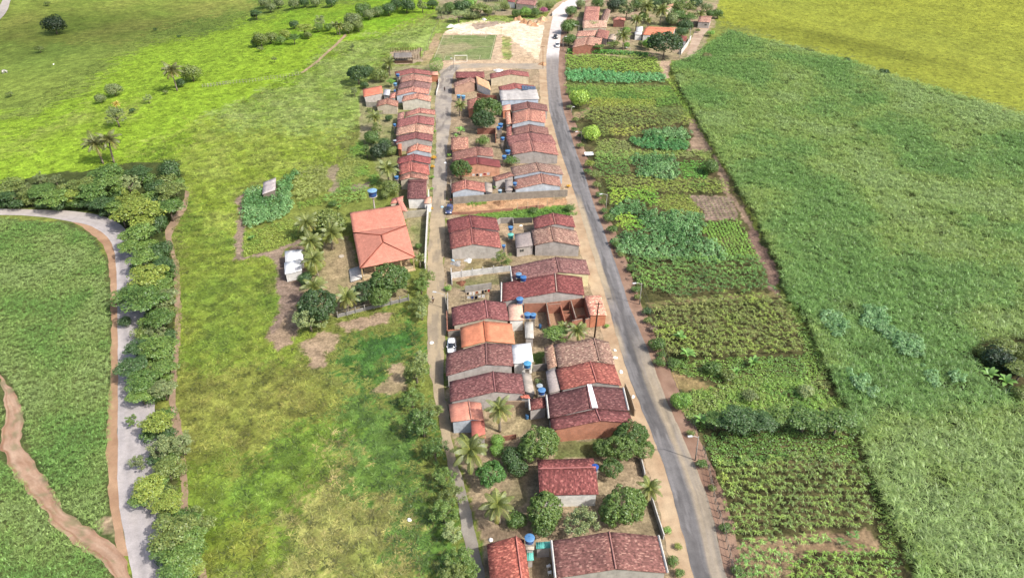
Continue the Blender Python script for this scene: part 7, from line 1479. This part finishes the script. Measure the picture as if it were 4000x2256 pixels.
heap('brown spoil heap in the vacant lot','C',1080,1000,110,.7,(176,132,96)); heap('orange soil heap beside the road bend','A',2110,650,45,.9,(220,168,124)); heap('orange earth heap behind the upper flowering garden','AA',1800,110,60,1.2,(228,170,130))
heap('white plastic covered heap on the junk yard corner','Dd',470,790,60,.6,(244,244,244)); heap('grey rubble heap by the street in the junk yard','Dd',300,830,80,.5,(176,172,168)); heap('reddish compost heap in the narrow walled yard','Dd',370,1110,70,.5,(140,92,70))
slab('little pink gate roof over the white street wall','X',(1482,1232),(1620,1222),(1492,1112),(1628,1102),2.7,(240,176,148),MS,WHT,name='gate_roof',cat='gate')
def disc(label, fr, x, y, r, c):
    P = ground([Z(fr, x, y)])[0]; Rm = r/FR[fr][2]*depth_at(P)/FPX; root = empty('well_cover', tuple(P)); tag(root, label, 'well cover'); b = MBd(); b.lathe([(Rm,-.05),(Rm,.12),(Rm*.9,.16)], 18); b.obj('slab', MCO, root, None, alb(c))
disc('round pale well cover in the middle of the school yard','H',970,785,24,(214,200,180))
# small scattered litter: bags and blocks, each its own thing
LIT = [('L',1402,990,'white sack lying at the edge of the country road'),('AE',540,985,'pale bag on the dirt street above the white car'),('M',962,1142,'white bag in the grass left of the lower street trees'),('E',2258,865,'white bag on the road verge beside the rough tile roof'),('E',2262,958,'second white bag on the road verge'),('E',2335,1135,'small white bag lower on the road verge'),('F',2200,285,'pale plank on the orange verge'),('C',170,330,'pale rag on the street opposite the round tree'),('C',115,1065,'white scrap on the street near the dark blue car'),('I',540,650,'white stone lying in the upper left pasture'),('Dd',250,790,'light blue basin near the grey gable'),('G',335,1025,'white scrap beside the bottom left roof'),('E',1265,350,'white fixture in the brick yard'),('E',1180,335,'white curved pipe in the brick yard'),('V',800,1225,'white basin by the small back house'),('Dd',1230,235,'red and white cloth in the dark yard'),('Dd',1215,300,'white crate in the dark yard')]
for k, (fr, x, y, lab) in enumerate(LIT):
    P = ground([Z(fr, x, y)])[0]; s_ = .45; b = MBd(); r_ = np.random.default_rng(k); b.lathe([(s_*.6,0),(s_*.8,.12),(s_*.5,.32),(s_*.15,.38)], 7); o = b.obj('litter_bag', MCL, None, tuple(P), alb((244,244,242) if 'blue' not in lab else (150,196,226), 1.3)); o.scale = (1+.6*r_.random(), .7+.5*r_.random(), .8); o.rotation_euler = (0,0,r_.random()*3); tag(o, lab, 'litter', 'scattered litter')
for k, (fr, x, y, lab) in enumerate((('I',35,740,'left white cow grazing at the left frame edge'),('I',62,735,'right white cow grazing at the left frame edge'))):
    P = ground([Z(fr, x, y)])[0]; root = empty('cow', tuple(P), R(20+60*k)); tag(root, lab, 'cow', 'white cows')
    V = [(0,.0,.95),(0,.55,1.0),(0,1.0,1.05),(0,1.35,.85),(0,1.6,.6),(0,-.55,1.02),(0,-.8,1.0),(0,-.92,.6)]; E = [(0,1),(1,2),(2,3),(3,4),(0,5),(5,6),(6,7)]; Rr = [.36,.34,.2,.15,.1,.32,.12,.03]
    for sx_ in (-1,1):
        for y0, b0 in ((.5,1),(-.5,5)):
            n0 = len(V); V += [(sx_*.2,y0,.62),(sx_*.2,y0+(.04 if y0>0 else -.08),.34),(sx_*.2,y0,.02)]; E += [(b0,n0),(n0,n0+1),(n0+1,n0+2)]; Rr += [.12,.07,.06]
    me = bpy.data.meshes.new('body'); me.from_pydata(V, E, []); o = ob('body', me, root, None, alb((236,232,224))); me.materials.append(MSK); o.modifiers.new('skin','SKIN')
    for i, r_ in enumerate(Rr): me.skin_vertices[0].data[i].radius = (r_, r_)
    me.skin_vertices[0].data[0].use_root = True; ss = o.modifiers.new('sub','SUBSURF'); ss.levels = ss.render_levels = 1

# ------------------------------------------------------------------ unseen clouds added towards the sun to shade meadow and valley
def m_shade_cloud():
    s = NT('shade_cloud_veil'); tc = s.n('ShaderNodeTexCoord'); sx = s.n('ShaderNodeSeparateXYZ'); s.l(tc.outputs['Object'], sx.inputs[0])
    cb = s.n('ShaderNodeCombineXYZ'); s.l(sx.outputs[0], cb.inputs[0]); s.l(sx.outputs[1], cb.inputs[1])
    ln = s.n('ShaderNodeVectorMath', operation='LENGTH'); s.l(cb.outputs[0], ln.inputs[0])
    q = s.mathn('SUBTRACT', s.mathn('SUBTRACT', 1.35, s.mathn('MULTIPLY', ln.outputs['Value'], 1.35)), s.mathn('MULTIPLY', s.noise(cb.outputs[0], 2.6, 4, .55), .9))
    a = s.maprange(q, 0.0, .75, 0.0, .46)
    d = s.n('ShaderNodeBsdfDiffuse'); d.inputs[0].default_value = (.9,.9,.92,1); t = s.n('ShaderNodeBsdfTransparent'); m = s.n('ShaderNodeMixShader')
    s.l(a, m.inputs[0]); s.l(t.outputs[0], m.inputs[1]); s.l(d.outputs[0], m.inputs[2]); s.l(m.outputs[0], s.out.inputs[0]); return s.m
MCLD = m_shade_cloud()
for lab, (tx, ty), (rx, ry), ang in (('cloud added out of view to shade the yellow meadow', (150, 308), (95, 34), -45), ('broad cloud added out of view to shade the upper left valley', (-205, 352), (150, 80), 12)):
    k = 480 / math.sin(R(48)); c = np.array([tx, ty, 0]) + k * np.array([math.sin(R(118))*math.cos(R(48)), math.cos(R(118))*math.cos(R(48)), math.sin(R(48))])
    b = MBd(); b.lathe([(.02,-.9),(.5,-.8),(.8,-.5),(1,0),(.85,.5),(.5,.85),(.02,1)], 32); o = b.obj('shade_cloud', MCLD, None, tuple(c), (1,1,1), True); o.scale = (rx, ry, 9); o.rotation_euler = (0,0,R(ang)); tag(o, lab, 'shade_cloud', None, 'structure')
# ------------------------------------------------------------------ daylight
SUN_EL, SUN_AZ = 48.0, 118.0                         # azimuth in degrees clockwise from +Y (the view direction)
w = bpy.data.worlds.new("World"); sc.world = w; w.use_nodes = True
bg = w.node_tree.nodes['Background']; sky = w.node_tree.nodes.new('ShaderNodeTexSky'); sky.sky_type = 'NISHITA'; sky.sun_disc = False
sky.sun_elevation = R(SUN_EL); sky.sun_rotation = R(SUN_AZ); w.node_tree.links.new(sky.outputs[0], bg.inputs[0]); bg.inputs[1].default_value = 0.15; sky.dust_density = 4.0; sky.ozone_density = 0.6
sd = bpy.data.lights.new('sun', 'SUN'); sd.energy = 3.9; sd.angle = R(0.6); sd.color = (1.0, 0.955, 0.88)
so = bpy.data.objects.new('sun', sd); COL.objects.link(so)
dv = Vector((math.sin(R(SUN_AZ)) * math.cos(R(SUN_EL)), math.cos(R(SUN_AZ)) * math.cos(R(SUN_EL)), math.sin(R(SUN_EL))))
so.rotation_euler = dv.to_track_quat('Z', 'Y').to_euler(); so.location = (0, 0, 200)
sc.view_settings.view_transform = 'Standard'; sc.view_settings.look = 'None'; sc.view_settings.exposure = 0.66; sc.view_settings.gamma = 1.0
sc.view_settings.use_curve_mapping = False
